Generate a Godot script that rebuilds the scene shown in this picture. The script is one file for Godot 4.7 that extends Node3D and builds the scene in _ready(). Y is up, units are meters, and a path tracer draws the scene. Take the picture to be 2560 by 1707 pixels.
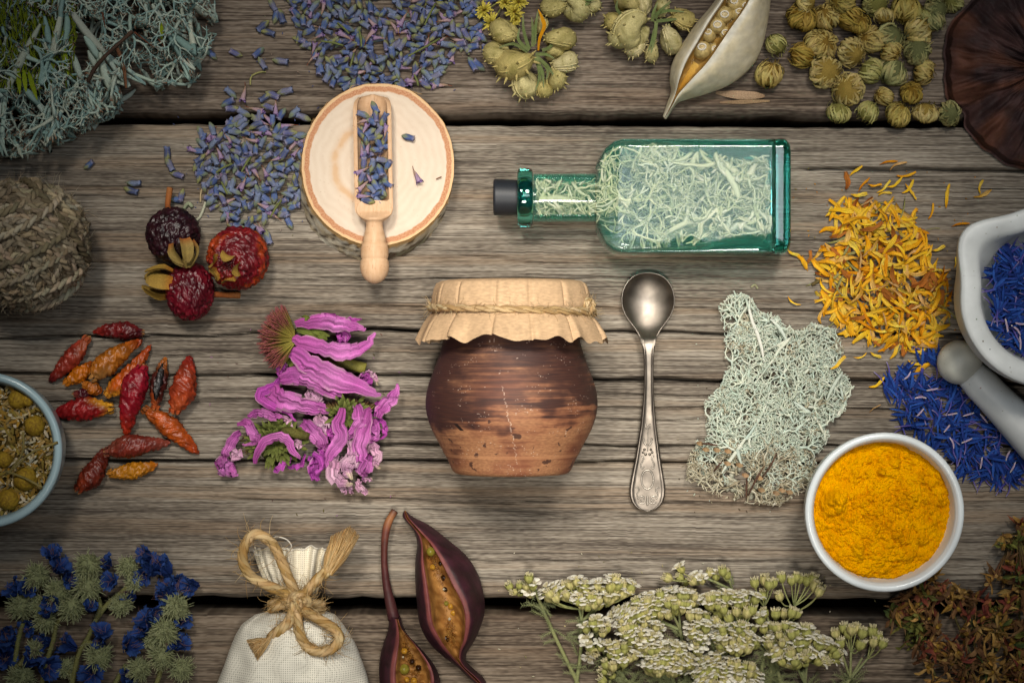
extends Node3D
# All shapes are written in units of 0.2 mm (one "u"): x to the right, y up from the table, z towards the viewer's feet.
const U := 0.0002
const CX := 1280.0
const CZ := 853.5
const EYE := 5000.0

class Shape:
	var v := PackedVector3Array()
	var c := PackedColorArray()
	var t := PackedVector2Array()
	var ix := PackedInt32Array()
	func add(p: Vector3, col: Color, uv := Vector2.ZERO) -> int:
		v.append(p); c.append(col); t.append(uv)
		return v.size() - 1
	func tri(a: int, b: int, d: int) -> void:
		ix.append(a); ix.append(b); ix.append(d)
	func quad(a: int, b: int, d: int, e: int) -> void:
		ix.append(a); ix.append(b); ix.append(d); ix.append(a); ix.append(d); ix.append(e)
	# rows of vertices that were added one after another, n in each
	func strip(first: int, rows: int, n: int, round := false, flip := false) -> void:
		for r in rows - 1:
			for k in (n if round else n - 1):
				var a := first + r * n + k
				var b := first + r * n + (k + 1) % n
				if flip: quad(a, a + n, b + n, b)
				else: quad(a, b, b + n, a + n)
	func merge(o: Shape, xf: Transform3D, tint := Color.WHITE) -> void:
		var at := v.size()
		for k in o.v.size():
			v.append(xf * o.v[k]); c.append(o.c[k] * tint); t.append(o.t[k])
		for i in o.ix: ix.append(i + at)

var rng := RandomNumberGenerator.new()
var noise := FastNoiseLite.new()
var M := {}
var taken := {}

func K(hex: String) -> Color: return Color(hex).srgb_to_linear()
func rr(a: float, b: float) -> float: return rng.randf_range(a, b)
func nz(x: float, y := 0.0, z := 0.0) -> float: return noise.get_noise_3d(x, y, z)
# where a point seen at picture place (x, z) stands when it is y above the table
func V(x: float, z: float, y := 0.0) -> Vector3:
	var k := 1.0 - y / EYE
	return Vector3(CX + (x - CX) * k, y, CZ + (z - CZ) * k)
func vary(col: Color, a := 0.12) -> Color:
	var k := 1.0 + rr(-a, a)
	return Color(col.r * k * (1.0 + rr(-a, a) * 0.4), col.g * k, col.b * k * (1.0 + rr(-a, a) * 0.4))
func pick(a: Array): return a[rng.randi() % a.size()]

func numbered(called: String) -> String:
	var n: int = taken.get(called, 0)
	taken[called] = n + 1
	return called if n == 0 else "%s_%03d" % [called, n]
func meta(o: Node, label := "", category := "", group := "", kind := "") -> void:
	if label: o.set_meta("label", label)
	if category: o.set_meta("category", category)
	if group: o.set_meta("group", group)
	if kind: o.set_meta("kind", kind)
func thing(called: String, label: String, category: String, at: Vector3, group := "") -> Node3D:
	var o := Node3D.new()
	o.name = numbered(called)
	add_child(o)
	o.position = to_m(at)
	o.set_meta("at", at)
	meta(o, label, category, group)
	return o
func to_m(p: Vector3) -> Vector3: return Vector3(p.x - CX, p.y, p.z - CZ) * U
func mesh_of(s: Shape, at: Vector3, flat := false) -> ArrayMesh:
	var pv := PackedVector3Array()
	pv.resize(s.v.size())
	for k in s.v.size(): pv[k] = (s.v[k] - at) * U
	var a := []
	a.resize(Mesh.ARRAY_MAX)
	a[Mesh.ARRAY_VERTEX] = pv; a[Mesh.ARRAY_COLOR] = s.c; a[Mesh.ARRAY_TEX_UV] = s.t; a[Mesh.ARRAY_INDEX] = s.ix
	var nn := PackedVector3Array()
	nn.resize(pv.size())
	var i := 0
	while i < s.ix.size():
		var p := s.ix[i]; var q := s.ix[i + 1]; var r := s.ix[i + 2]
		var f := (s.v[r] - s.v[p]).cross(s.v[q] - s.v[p])
		nn[p] += f; nn[q] += f; nn[r] += f
		i += 3
	for k in nn.size(): nn[k] = nn[k].normalized() if nn[k].length_squared() > 1e-12 else Vector3.UP
	a[Mesh.ARRAY_NORMAL] = nn
	var m := ArrayMesh.new()
	m.add_surface_from_arrays(Mesh.PRIMITIVE_TRIANGLES, a)
	return m
# one named mesh under a thing (or the part of one); absolute u coordinates
func part(called: String, s: Shape, m: Material, parent: Node3D, kind := "") -> MeshInstance3D:
	var o := MeshInstance3D.new()
	o.name = called
	var at: Vector3 = parent.get_meta("at")
	o.mesh = mesh_of(s, at)
	o.material_override = m
	o.set_meta("at", at)
	if kind: o.set_meta("kind", kind)
	parent.add_child(o, true)
	return o
# a thing that is one mesh
func single(called: String, s: Shape, m: Material, label: String, category: String, at: Vector3, group := "", kind := "") -> MeshInstance3D:
	var o := MeshInstance3D.new()
	o.name = numbered(called)
	o.mesh = mesh_of(s, at)
	o.material_override = m
	add_child(o)
	o.position = to_m(at)
	o.set_meta("at", at)
	meta(o, label, category, group, kind)
	return o

# ---- shapes -------------------------------------------------------------------------------------
func frames(pts: Array) -> Array:
	var out := []
	var up := Vector3(0.13, 1.0, 0.07).normalized()
	var n := pts.size()
	for k in n:
		var d: Vector3 = (pts[mini(k + 1, n - 1)] - pts[maxi(k - 1, 0)])
		d = d.normalized() if d.length() > 1e-6 else Vector3.RIGHT
		var side := d.cross(up)
		if side.length() < 0.05: side = d.cross(Vector3.RIGHT)
		side = side.normalized()
		up = side.cross(d).normalized()
		out.append([d, side, up])
	return out
# smooth curve through points
func curve(pts: Array, n: int) -> Array:
	var out := []
	var m := pts.size()
	for k in n:
		var f := float(k) / (n - 1) * (m - 1)
		var i := mini(int(f), m - 2)
		var w := f - i
		var p0: Vector3 = pts[maxi(i - 1, 0)]; var p1: Vector3 = pts[i]; var p2: Vector3 = pts[i + 1]; var p3: Vector3 = pts[mini(i + 2, m - 1)]
		out.append(p1.cubic_interpolate(p2, p0, p3, w))
	return out
func lerpa(a: Array, f: float):
	if a.size() == 1: return a[0]
	f = clampf(f, 0.0, 1.0) * (a.size() - 1)
	var i := mini(int(f), a.size() - 2)
	return a[i] + (a[i + 1] - a[i]) * (f - i)
# tube along points; radii and colours are lists spread evenly along it
func tube(s: Shape, pts: Array, radii: Array, cols: Array, sides := 6, flat := 1.0, cap := true) -> void:
	var fr := frames(pts)
	var n := pts.size()
	var first := s.v.size()
	for k in n:
		var f := float(k) / maxi(n - 1, 1)
		var r: float = lerpa(radii, f)
		var col: Color = lerpa(cols, f)
		for j in sides:
			var a := TAU * j / sides
			s.add(pts[k] + (fr[k][1] * cos(a) + fr[k][2] * sin(a) * flat) * r, col, Vector2(float(j) / sides, f))
	s.strip(first, n, sides, true)
	if cap:
		for e in [0, n - 1]:
			var f2 := float(e) / maxi(n - 1, 1)
			var m := s.add(pts[e], lerpa(cols, f2), Vector2(0.5, f2))
			var row := first + int(e) * sides
			for j in sides:
				if e == 0: s.tri(m, row + (j + 1) % sides, row + j)
				else: s.tri(m, row + j, row + (j + 1) % sides)
# tube with noisy radius: wrinkled fruits, chillies, stones. amp is a share of the radius
func lump(s: Shape, pts: Array, radii: Array, sides: int, amp: float, freq: float, col: Callable, flat := 1.0, sharp := false) -> void:
	var fr := frames(pts)
	var n := pts.size()
	var first := s.v.size()
	for k in n:
		var f := float(k) / (n - 1)
		var r: float = lerpa(radii, f)
		for j in sides:
			var a := TAU * j / sides
			var dir: Vector3 = fr[k][1] * cos(a) + fr[k][2] * sin(a) * flat
			var p: Vector3 = pts[k] + dir * r
			var w := nz(p.x * freq, p.y * freq, p.z * freq)
			if sharp: w = 0.45 - 2.0 * absf(w)
			p = pts[k] + dir * r * (1.0 + amp * w)
			s.add(p, col.call(f, a, w), Vector2(float(j) / sides, f))
	s.strip(first, n, sides, true)
	for e in [0, n - 1]:
		var m := s.add(pts[e], s.c[first + int(e) * sides])
		for j in sides:
			if e == 0: s.tri(m, first + (j + 1) % sides, first + j)
			else: s.tri(m, first + int(e) * sides + j, first + int(e) * sides + (j + 1) % sides)
# turned shape about an upright axis through c; profile points are (radius, height)
func lathe(s: Shape, c: Vector3, prof: Array, n: int, col: Callable, shape = null) -> void:
	var first := s.v.size()
	var m := prof.size()
	for k in m:
		for j in n:
			var a := TAU * j / n
			var q: Vector2 = prof[k]
			if shape != null: q = shape.call(q, a, float(k) / (m - 1))
			s.add(c + Vector3(cos(a) * q.x, q.y, sin(a) * q.x), col.call(q, a, float(k) / (m - 1)), Vector2(float(j) / n, float(k) / (m - 1)))
	s.strip(first, m, n, true)
# petal or leaf: a bent strip. up is the way its face looks; cup bends its edges up, ruffle waves them
func petal(s: Shape, pts: Array, widths: Array, cols: Array, cup := 0.0, ruffle := 0.0, up := Vector3.UP, across := 5, ribs := 0.0, teeth := 0.0, veins := 0.0) -> void:
	var n := pts.size()
	var first := s.v.size()
	var ph := rr(0, 100)
	for k in n:
		var f := float(k) / (n - 1)
		var d: Vector3 = pts[mini(k + 1, n - 1)] - pts[maxi(k - 1, 0)]
		d = d.normalized() if d.length() > 1e-6 else Vector3.RIGHT
		var side := d.cross(up)
		side = side.normalized() if side.length() > 0.02 else d.cross(Vector3(0.3, 0.2, 0.9)).normalized()
		var nn := side.cross(d).normalized()
		var w: float = lerpa(widths, f)
		var col: Color = lerpa(cols, f)
		var wob := [1.0, 1.0]
		if veins > 0.0: wob = [1.0 + 0.34 * nz(f * 2.6, ph, 1.0) + 0.14 * nz(f * 9.0, ph, 2.0), 1.0 + 0.34 * nz(f * 2.6, ph, 5.0) + 0.14 * nz(f * 9.0, ph, 6.0)]
		for j in across:
			var q := 2.0 * j / (across - 1) - 1.0
			var wq: float = w * (wob[0] if q < 0 else wob[1])
			var lift := cup * w * q * q + ruffle * w * (0.8 * q * absf(q) * sin(f * 8.0 + ph) + 0.7 * absf(q * q * q) * sin(f * 21.0 + ph * 2.0 + q * 2.0) + 0.3 * sin(f * 6.0 + ph * 3.0))
			if veins > 0.0: lift += w * veins * (0.40 * (absf(nz(q * 2.2 + ph, f * 1.8, ph + 4.0)) - 0.25) + 0.34 * nz(q * 6.5 + ph, f * 2.4, ph + 8.0))
			var rib := ribs * (1.0 if j % 2 == 0 else -1.0)
			var tip := teeth * w * (0.5 if j % 2 == 0 else -0.5) if k == n - 1 else 0.0
			var cc := col * (1.0 + 0.10 * sin(q * 7.0 + ph) + 0.06 * sin(f * 23.0 + ph))
			if veins > 0.5 and absf(q) > 0.84: cc = cc.lerp(K("b59aa0"), clampf(0.1 + 0.8 * nz(f * 7.0, ph, q), 0.0, 0.6))
			if veins > 0.0: cc = cc * (1.0 + veins * nz(q * 4.5 + ph, f * 1.2, ph) + veins * 0.5 * nz(q * 11.0 + ph, f * 2.0, ph + 9.0))
			s.add(pts[k] + side * q * wq + nn * (lift + rib) + d * tip, cc, Vector2(q * 0.5 + 0.5, f))
	s.strip(first, n, across)
# loose hairs standing out from points
func hair(s: Shape, p: Vector3, d: Vector3, length: float, r: float, col: Color, bend := 0.5, segs := 4) -> void:
	var pts := [p]
	var q := p
	var dir := d.normalized()
	for k in segs:
		dir = (dir + Vector3(rr(-1, 1), rr(-1, 1), rr(-1, 1)) * bend).normalized()
		q += dir * length / segs
		pts.append(q)
	tube(s, pts, [r, r * 0.4], [col], 3, 1.0, false)
# twisted cord: plies wound round each other
func cord(s: Shape, pts: Array, r: float, pitch: float, cols: Array, plies := 2, sides := 6, fuzz := 0, thin := []) -> void:
	var fr := frames(pts)
	var along := 0.0
	var paths := []
	for q in plies: paths.append([])
	for k in pts.size():
		if k: along += pts[k].distance_to(pts[k - 1])
		var th: float = 1.0 if thin.is_empty() else lerpa(thin, float(k) / (pts.size() - 1))
		for q in plies:
			var a := along / pitch * TAU + TAU * q / plies
			paths[q].append(pts[k] + (fr[k][1] * cos(a) + fr[k][2] * sin(a)) * r * 0.52 * th)
	for q in plies:
		var cc := []
		for k in 12: cc.append(vary(pick(cols), 0.14))
		var radii := []
		for k in 14:
			radii.append(r * 0.62 * (1.0 if thin.is_empty() else lerpa(thin, k / 13.0)) * rr(0.88, 1.12))
		tube(s, paths[q], radii, cc, sides)
	for k in fuzz:
		var i := rng.randi_range(1, pts.size() - 2)
		var a := rr(0, TAU)
		var dd: Vector3 = fr[i][1] * cos(a) + fr[i][2] * sin(a)
		hair(s, pts[i] + dd * r * 0.7, dd * 0.6 + fr[i][0] * rr(-1.2, 1.2), rr(1.5, 5.0) * r, r * 0.06 + 0.25, vary(pick(cols)), 0.5, 3)

# ---- materials ----------------------------------------------------------------------------------
func noise_tex(freq: float, size := 256, fractal := 4, kind := FastNoiseLite.TYPE_SIMPLEX_SMOOTH, low := 0.0, high := 1.0, sd := 1) -> Texture2D:
	var n := FastNoiseLite.new()
	n.noise_type = kind; n.frequency = freq; n.seed = sd
	n.fractal_octaves = fractal
	var im := n.get_seamless_image(size, size)
	im.convert(Image.FORMAT_RGB8)
	if low != 0.0 or high != 1.0:
		var b := im.get_data()
		for k in b.size(): b[k] = int(255.0 * lerpf(low, high, b[k] / 255.0))
		im = Image.create_from_data(size, size, false, Image.FORMAT_RGB8, b)
	return ImageTexture.create_from_image(im)
func mat(called: String, rough := 0.8, spec := 0.4) -> StandardMaterial3D:
	var m := StandardMaterial3D.new()
	m.resource_name = called
	m.vertex_color_use_as_albedo = true
	m.roughness = rough
	m.metallic_specular = spec
	m.cull_mode = BaseMaterial3D.CULL_DISABLED
	M[called] = m
	return m
# grain: a colour pattern; relief: bumps of so many mm; tiles per metre
func grain(m: StandardMaterial3D, color: Texture2D, per_metre: float, relief: Texture2D = null, mm := 0.0, stretch := Vector3.ONE) -> StandardMaterial3D:
	m.uv1_triplanar = true
	m.uv1_scale = stretch * per_metre
	if color: m.albedo_texture = color
	if relief:
		m.heightmap_enabled = true
		m.heightmap_texture = relief
		m.heightmap_scale = mm * 0.1
	return m

func _ready() -> void:
	rng.seed = 7
	noise.seed = 3
	noise.frequency = 1.0
	noise.noise_type = FastNoiseLite.TYPE_SIMPLEX_SMOOTH
	noise.fractal_type = FastNoiseLite.FRACTAL_NONE
	set_camera_and_light()
	set_materials()
	build_all()

func lamp(called: String, x: float, z: float, y: float, energy: float, size: float, angle: float, tx: float, tz: float, tint := Color(1.0, 0.97, 0.92)) -> void:
	var l := SpotLight3D.new()
	l.name = called
	add_child(l)
	l.position = to_m(Vector3(x, y, z))
	l.look_at_from_position(l.position, to_m(Vector3(tx, 0, tz)), Vector3(0, 0, -1))
	l.light_energy = energy
	l.light_color = tint
	l.light_size = size
	l.spot_angle = angle
	l.spot_angle_attenuation = 1.0
	l.spot_range = 4.0
	l.spot_attenuation = 2.0
	l.shadow_enabled = true

func set_camera_and_light() -> void:
	var cam := Camera3D.new()
	cam.name = "camera"
	add_child(cam)
	cam.position = Vector3(0, EYE * U, 0)
	cam.rotation_degrees = Vector3(-90, 0, 0)
	cam.fov = rad_to_deg(2.0 * atan(853.5 / EYE))
	cam.near = 0.02
	cam.far = 10.0
	cam.current = true
	var e := Environment.new()
	e.background_mode = Environment.BG_COLOR
	e.background_color = Color(0.30, 0.31, 0.33)
	e.background_energy_multiplier = 0.15
	e.tonemap_mode = Environment.TONE_MAPPER_LINEAR
	e.tonemap_exposure = 1.0
	e.sdfgi_enabled = true
	e.ssao_enabled = true
	e.ssil_enabled = true
	var w := WorldEnvironment.new()
	w.name = "surroundings"
	w.environment = e
	add_child(w)
	# two soft studio spots above the far edge of the table, left and right, an added weaker fill over the near edge
	lamp("studio_lamp_left", 280, -1500, 5200, 1.18, 0.11, 11.7, 960, 860)
	lamp("studio_lamp_right", 2300, -1500, 5200, 1.18, 0.11, 11.7, 1690, 890)
	lamp("fill_lamp_near", 1300, 2500, 5400, 0.80, 0.11, 12.6, 1350, 1080)
	# the strip softbox that the flat face of the bottle mirrors
	var a := AreaLight3D.new()
	a.name = "strip_softbox"
	add_child(a)
	a.area_size = Vector2(0.40, 0.13)
	a.area_normalize_energy = true
	a.position = to_m(Vector3(2080, 4000, 130))
	a.rotation_degrees = Vector3(-90, 0, 0)
	a.light_energy = 0.12
	a.light_color = Color(0.93, 0.97, 1.0)
	a.shadow_enabled = true

func set_materials() -> void:
	var fine := noise_tex(0.05, 256, 4, FastNoiseLite.TYPE_SIMPLEX_SMOOTH, 0.78, 1.0, 5)
	var mottled := noise_tex(0.015, 256, 5, FastNoiseLite.TYPE_SIMPLEX_SMOOTH, 0.6, 1.0, 6)
	var bumps := noise_tex(0.03, 256, 4, FastNoiseLite.TYPE_SIMPLEX_SMOOTH, 0.0, 1.0, 8)
	M.tex_fine = fine; M.tex_mottled = mottled; M.tex_bumps = bumps
	grain(mat("dry_plant", 0.75, 0.35), fine, 90, bumps, 0.3)
	grain(mat("petal", 0.85, 0.25), fine, 120, bumps, 0.15)
	M.petal.backlight_enabled = true
	M.petal.backlight = Color(0.35, 0.35, 0.35)
	grain(mat("lichen", 0.95, 0.2), noise_tex(0.05, 128, 3, FastNoiseLite.TYPE_SIMPLEX_SMOOTH, 0.85, 1.0, 51), 150)
	M.lichen.backlight_enabled = true
	M.lichen.backlight = Color(0.8, 0.8, 0.78)
	grain(mat("fibre", 0.85, 0.3), fine, 200)
	grain(mat("skin", 0.38, 0.5), mottled, 45, bumps, 0.35)
	grain(mat("seed", 0.35, 0.5), fine, 60, bumps, 0.2)
	grain(mat("powder", 1.0, 0.1), fine, 110, bumps, 0.5)
	var cer := mat("ceramic", 0.22, 0.5)
	grain(cer, noise_tex(0.01, 256, 3, FastNoiseLite.TYPE_SIMPLEX_SMOOTH, 0.9, 1.0, 15), 12)
	mat("stoneware", 0.42, 0.45)
	var sp: Image = (noise_tex(0.008, 512, 5, FastNoiseLite.TYPE_SIMPLEX_SMOOTH, 0.82, 1.0, 16) as ImageTexture).get_image()
	for k in 130:
		var c := Color(rr(0.3, 0.6), rr(0.25, 0.5), rr(0.2, 0.4))
		sp.fill_rect(Rect2i(rng.randi() % 508, rng.randi() % 508, rng.randi_range(1, 3), rng.randi_range(1, 3)), c)
	grain(M.stoneware, ImageTexture.create_from_image(sp), 9, bumps, 0.06)

func wood_image(w: int, h: int, sd: int) -> Image:
	# streaks along x: noise pictures that are narrow and drawn out to full width
	var src := []
	for q in [[28, h, 0.30, 1], [44, h, 0.50, 2], [110, h, 0.36, 3], [w / 2, h, 0.40, 4], [20, h / 16, 0.15, 5], [12, h / 6, 0.1, 6], [16, h, 0.12, 7]]:
		var n := FastNoiseLite.new()
		n.seed = sd + q[3]; n.frequency = q[2]; n.fractal_octaves = 3
		var im := n.get_image(q[0], q[1], false, false, true)
		im.resize(w, h, Image.INTERPOLATE_CUBIC)
		im.convert(Image.FORMAT_L8)
		src.append(im.get_data())
	var warp := FastNoiseLite.new()
	warp.seed = sd + 40; warp.frequency = 0.004
	var out := PackedByteArray()
	out.resize(w * h * 3)
	var light := Color(0.62, 0.588, 0.538); var mid := Color(0.478, 0.442, 0.397); var dark := Color(0.262, 0.232, 0.21); var warm := Color(0.55, 0.445, 0.345)
	var shift := []
	for x in w:
		shift.append([])
		for b in 9: shift[x].append(int(h * 0.008 * warp.get_noise_2d(x * 0.9, b * 60.0)))
	for y in h:
		var band := float(y) / h * 7.99
		var bi := int(band)
		for x in w:
			var yy := clampi(y + int(lerpf(shift[x][bi], shift[x][bi + 1], band - bi)), 0, h - 1)
			var i := yy * w + x
			var a: float = src[0][i] / 255.0; var b: float = src[1][i] / 255.0; var c: float = src[2][i] / 255.0
			var d: float = src[3][i] / 255.0; var e: float = src[4][i] / 255.0; var g: float = src[5][i] / 255.0; var l: float = src[6][i] / 255.0
			var k := 0.5 + (a - 0.5) * 0.55 + (c - 0.5) * 0.55 + (d - 0.5) * 0.7 + (l - 0.5) * 0.45 + (e - 0.5) * 0.55
			var col := mid.lerp(light, clampf(k * 2.0 - 1.0, 0, 1)) if k > 0.5 else dark.lerp(mid, clampf(k * 2.0, 0.25, 1))
			col = col.lerp(warm, clampf((g - 0.6) * 2.0, 0.0, 0.4) * clampf(a * 1.4, 0.0, 1.0))
			# thin dark furrows: where the long narrow noise dips
			var furrow := clampf((0.40 - b) * 7.0, 0.0, 1.0) * clampf((c - 0.35) * 4.0, 0.0, 1.0) + 0.8 * clampf((0.34 - a) * 7.0, 0.0, 1.0)
			col = col.lerp(dark * 0.62, clampf(furrow * 0.55, 0.0, 0.62))
			var o := (y * w + x) * 3
			out[o] = int(clampf(col.r, 0, 1) * 255); out[o + 1] = int(clampf(col.g, 0, 1) * 255); out[o + 2] = int(clampf(col.b, 0, 1) * 255)
	return Image.create_from_data(w, h, false, Image.FORMAT_RGB8, out)

# cracks: [z at the left end, z at the right end, x from, x to, half width, depth, wobble]
func plank(parent: Node3D, z0: float, z1: float, tilt: float, cracks: Array, sd: int, lip: float, row: float, tex_h: int) -> void:
	var x0 := -600.0; var x1 := 3160.0
	var nx := 110
	var nzr := int((z1 - z0) / row)
	var s := Shape.new()
	var prof := []
	for q in [[-0.0, -170.0], [0.0, -26.0], [1.5, -12.0], [5.0, -4.0], [11.0, -1.0]]: prof.append(q)
	for k in range(1, nzr): prof.append([16.0 + (z1 - z0 - 16.0 - lip) * k / nzr, 0.0])
	for q in [[z1 - z0 - lip * 0.75, -lip * 0.06], [z1 - z0 - lip * 0.5, -lip * 0.22], [z1 - z0 - lip * 0.25, -lip * 0.6], [z1 - z0 - lip * 0.08, -lip * 1.1], [z1 - z0, -lip * 1.8 - 6.0], [z1 - z0 + 1.0, -170.0]]: prof.append(q)
	for k in prof.size():
		for j in nx + 1:
			var x := lerpf(x0, x1, float(j) / nx)
			var dz: float = prof[k][0]
			var y: float = prof[k][1]
			var edge := 0.0
			if dz < 20.0: edge = nz(x * 0.012, sd) * 3.0 * (1.0 - dz / 20.0)
			if z1 - z0 - dz < lip + 4.0: edge = nz(x * 0.009, sd + 5.0) * 5.0 * (1.0 - clampf((z1 - z0 - dz) / (lip + 4.0), 0, 1)) + nz(x * 0.04, sd + 9.0) * 1.6
			var z := z0 + dz + edge + tilt * (x - CX)
			if y > -4.0:
				y += nz(x * 0.0014, z * 0.10, sd) * 0.9 + nz(x * 0.003, z * 0.33, sd + 3.0) * 0.45
				for q in cracks:
					if x < q[2] or x > q[3]: continue
					var f: float = (x - q[2]) / (q[3] - q[2])
					if absf(z - lerpf(q[0], q[1], f)) > q[6] * 1.3 + q[4] * 4.0: continue
					var zc: float = lerpf(q[0], q[1], f) + nz(x * 0.004, q[0] * 0.7) * q[6] + nz(x * 0.02, q[0] * 1.3) * q[6] * 0.25
					var hw: float = q[4] * (0.55 + 0.9 * absf(nz(x * 0.006, q[0] * 3.1))) * minf(1.0, minf(f, 1.0 - f) * 9.0 + (1.0 if (q[2] <= x0 or q[3] >= x1) else 0.0))
					var off := absf(z - zc)
					if off < hw * 2.5: y -= q[5] * (2.4 if q[5] > 9.5 else 1.3) * minf(1.0, hw / q[4] * 1.3) * exp(-pow(off / maxf(hw, 0.3), 2.0) * 0.9)
			s.add(Vector3(x, y, z), Color.WHITE, Vector2((x - x0) / (x1 - x0), clampf(dz / (z1 - z0), 0.002, 0.998)))
	s.strip(0, prof.size(), nx + 1)
	var im := wood_image(768, tex_h, sd * 100)
	var m := mat("weathered_wood_%d" % sd, 0.9, 0.22)
	m.albedo_texture = ImageTexture.create_from_image(im)
	m.heightmap_enabled = true
	m.heightmap_texture = m.albedo_texture
	m.heightmap_scale = 0.032
	m.albedo_color = [Color(0.90, 0.87, 0.86), Color.WHITE, Color(0.88, 0.84, 0.81)][sd - 1]
	part("plank", s, m, parent)

func table() -> void:
	var t := Node3D.new()
	t.name = "table"
	add_child(t)
	t.set_meta("at", Vector3(CX, 0, CZ))
	meta(t, "weathered grey wooden table top of wide cracked planks", "table", "", "structure")
	for x in [300.0, 2260.0]:
		var s := Shape.new()
		tube(s, [Vector3(x, -520, -600), Vector3(x, -520, 2400)], [200.0], [K("57493b")], 4)
		part("batten", s, mat("batten_wood", 0.9, 0.2), t)
	var under := Shape.new()
	for q in [[-900.0, -700.0], [3460.0, -700.0], [3460.0, 2500.0], [-900.0, 2500.0]]: under.add(Vector3(q[0], -720, q[1]), K("33291f"))
	under.quad(0, 1, 2, 3)
	part("gap_backing", under, M.batten_wood, t)  # added dark sheet, so the gaps between the planks read dark
	var a := -600.0; var b := 3160.0
	plank(t, -500, 290, 0.004, [[60, 70, a, b, 2.2, 7, 14], [118, 126, 600, b, 1.8, 6, 12], [180, 184, a, 1500, 2.0, 6, 10], [215, 222, 500, 2000, 2.4, 8, 10], [246, 252, 1200, b, 2.0, 7, 8], [232, 238, a, 900, 2.4, 8, 8], [262, 268, a, b, 2.2, 8, 6]], 1, 26, 2.6, 420)
	plank(t, 312, 1500, 0.004, [
		[372, 380, a, 1300, 1.8, 5, 12], [418, 440, 2020, b, 3.4, 12, 8], [405, 411, 300, 1500, 1.6, 5, 10], [455, 470, a, 1500, 1.6, 5, 12], [492, 486, a, 900, 2.0, 7, 10], [470, 480, 2100, b, 2.0, 7, 8], [530, 545, 300, 2300, 1.6, 5, 12],
		[602, 600, 1900, b, 2.2, 8, 8], [640, 650, a, 1900, 1.8, 6, 12], [692, 700, 300, 2300, 2.0, 7, 10], [742, 752, a, b, 1.7, 5, 12], [768, 775, 700, 2500, 2.0, 8, 8],
		[860, 822, a, 1200, 2.8, 11, 7], [826, 842, 900, b, 3.4, 13, 6], [893, 880, a, 1400, 1.8, 6, 8], [878, 884, 1500, b, 1.7, 6, 7],
		[934, 937, a, 900, 2.6, 10, 5], [936, 968, 640, b, 4.2, 17, 6], [975, 990, 300, 2000, 2.0, 8, 6], [1004, 1002, a, 700, 2.4, 9, 6], [1018, 1025, 1400, b, 2.4, 9, 6],
		[1046, 1050, 700, 2200, 2.2, 9, 6], [1072, 1078, a, 1400, 1.8, 7, 7], [1110, 1122, 900, b, 2.8, 11, 5], [1147, 1160, a, b, 3.4, 14, 5], [1085, 1090, 1800, b, 1.8, 7, 6],
		[1240, 1262, 500, 1500, 2.4, 8, 14], [1270, 1284, 1000, 1650, 2.4, 8, 12], [1286, 1290, 1250, 1450, 2.6, 8, 6], [1210, 1222, a, 900, 1.6, 5, 12], [1262, 1256, 1600, b, 2.0, 7, 8], [1345, 1352, a, 1500, 1.6, 5, 14], [1395, 1400, 1000, b, 1.8, 6, 12], [1440, 1444, a, b, 1.6, 5, 10], [1472, 1476, a, 1300, 1.6, 5, 8]], 2, 26, 1.7, 860)
	plank(t, 1536, 2300, 0.004, [[1570, 1580, a, 1500, 1.8, 6, 8], [1610, 1616, 600, b, 1.8, 6, 10], [1655, 1660, a, b, 1.8, 6, 10], [1690, 1700, 900, b, 2.0, 7, 8]], 3, 26, 3.0, 400)

func build_all() -> void:
	rng.seed = 2377832705
	table()
	rng.seed = 4014457022
	turmeric_bowl()
	rng.seed = 1449585660
	mortar_and_pestle()
	rng.seed = 712798304
	clay_jar()
	rng.seed = 3013609254
	glass_bottle()
	rng.seed = 3112456941
	tea_spoon()
	rng.seed = 2757998276
	birch_slice()
	rng.seed = 1597852562
	wooden_scoop()
	rng.seed = 3342643365
	lavender()
	rng.seed = 2979715256
	flower_buds()
	rng.seed = 3751526712
	calendula()
	rng.seed = 3359246154
	cornflowers()
	rng.seed = 4266204226
	chillies()
	rng.seed = 2257171161
	rose_hips()
	rng.seed = 2463477613
	twine_ball()
	rng.seed = 1816979573
	pale_lichen()
	rng.seed = 650209397
	grey_lichen()
	rng.seed = 3231587065
	coneflowers()
	rng.seed = 13371314
	pale_pod()
	rng.seed = 2353128570
	dark_pods()
	rng.seed = 1542165197
	seed_heads()
	rng.seed = 796708192
	dark_cap()
	rng.seed = 580416240
	linen_pouch()
	rng.seed = 920119227
	yellow_sprig()
	rng.seed = 3371920061
	blue_sprigs()
	rng.seed = 3154134631
	yarrow()
	rng.seed = 3061459487
	brown_herb()
	rng.seed = 1429265495
	chamomile_bowl()
	rng.seed = 213560746
	scraps()
	rng.seed = 1670133291
	crumbs()


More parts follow.
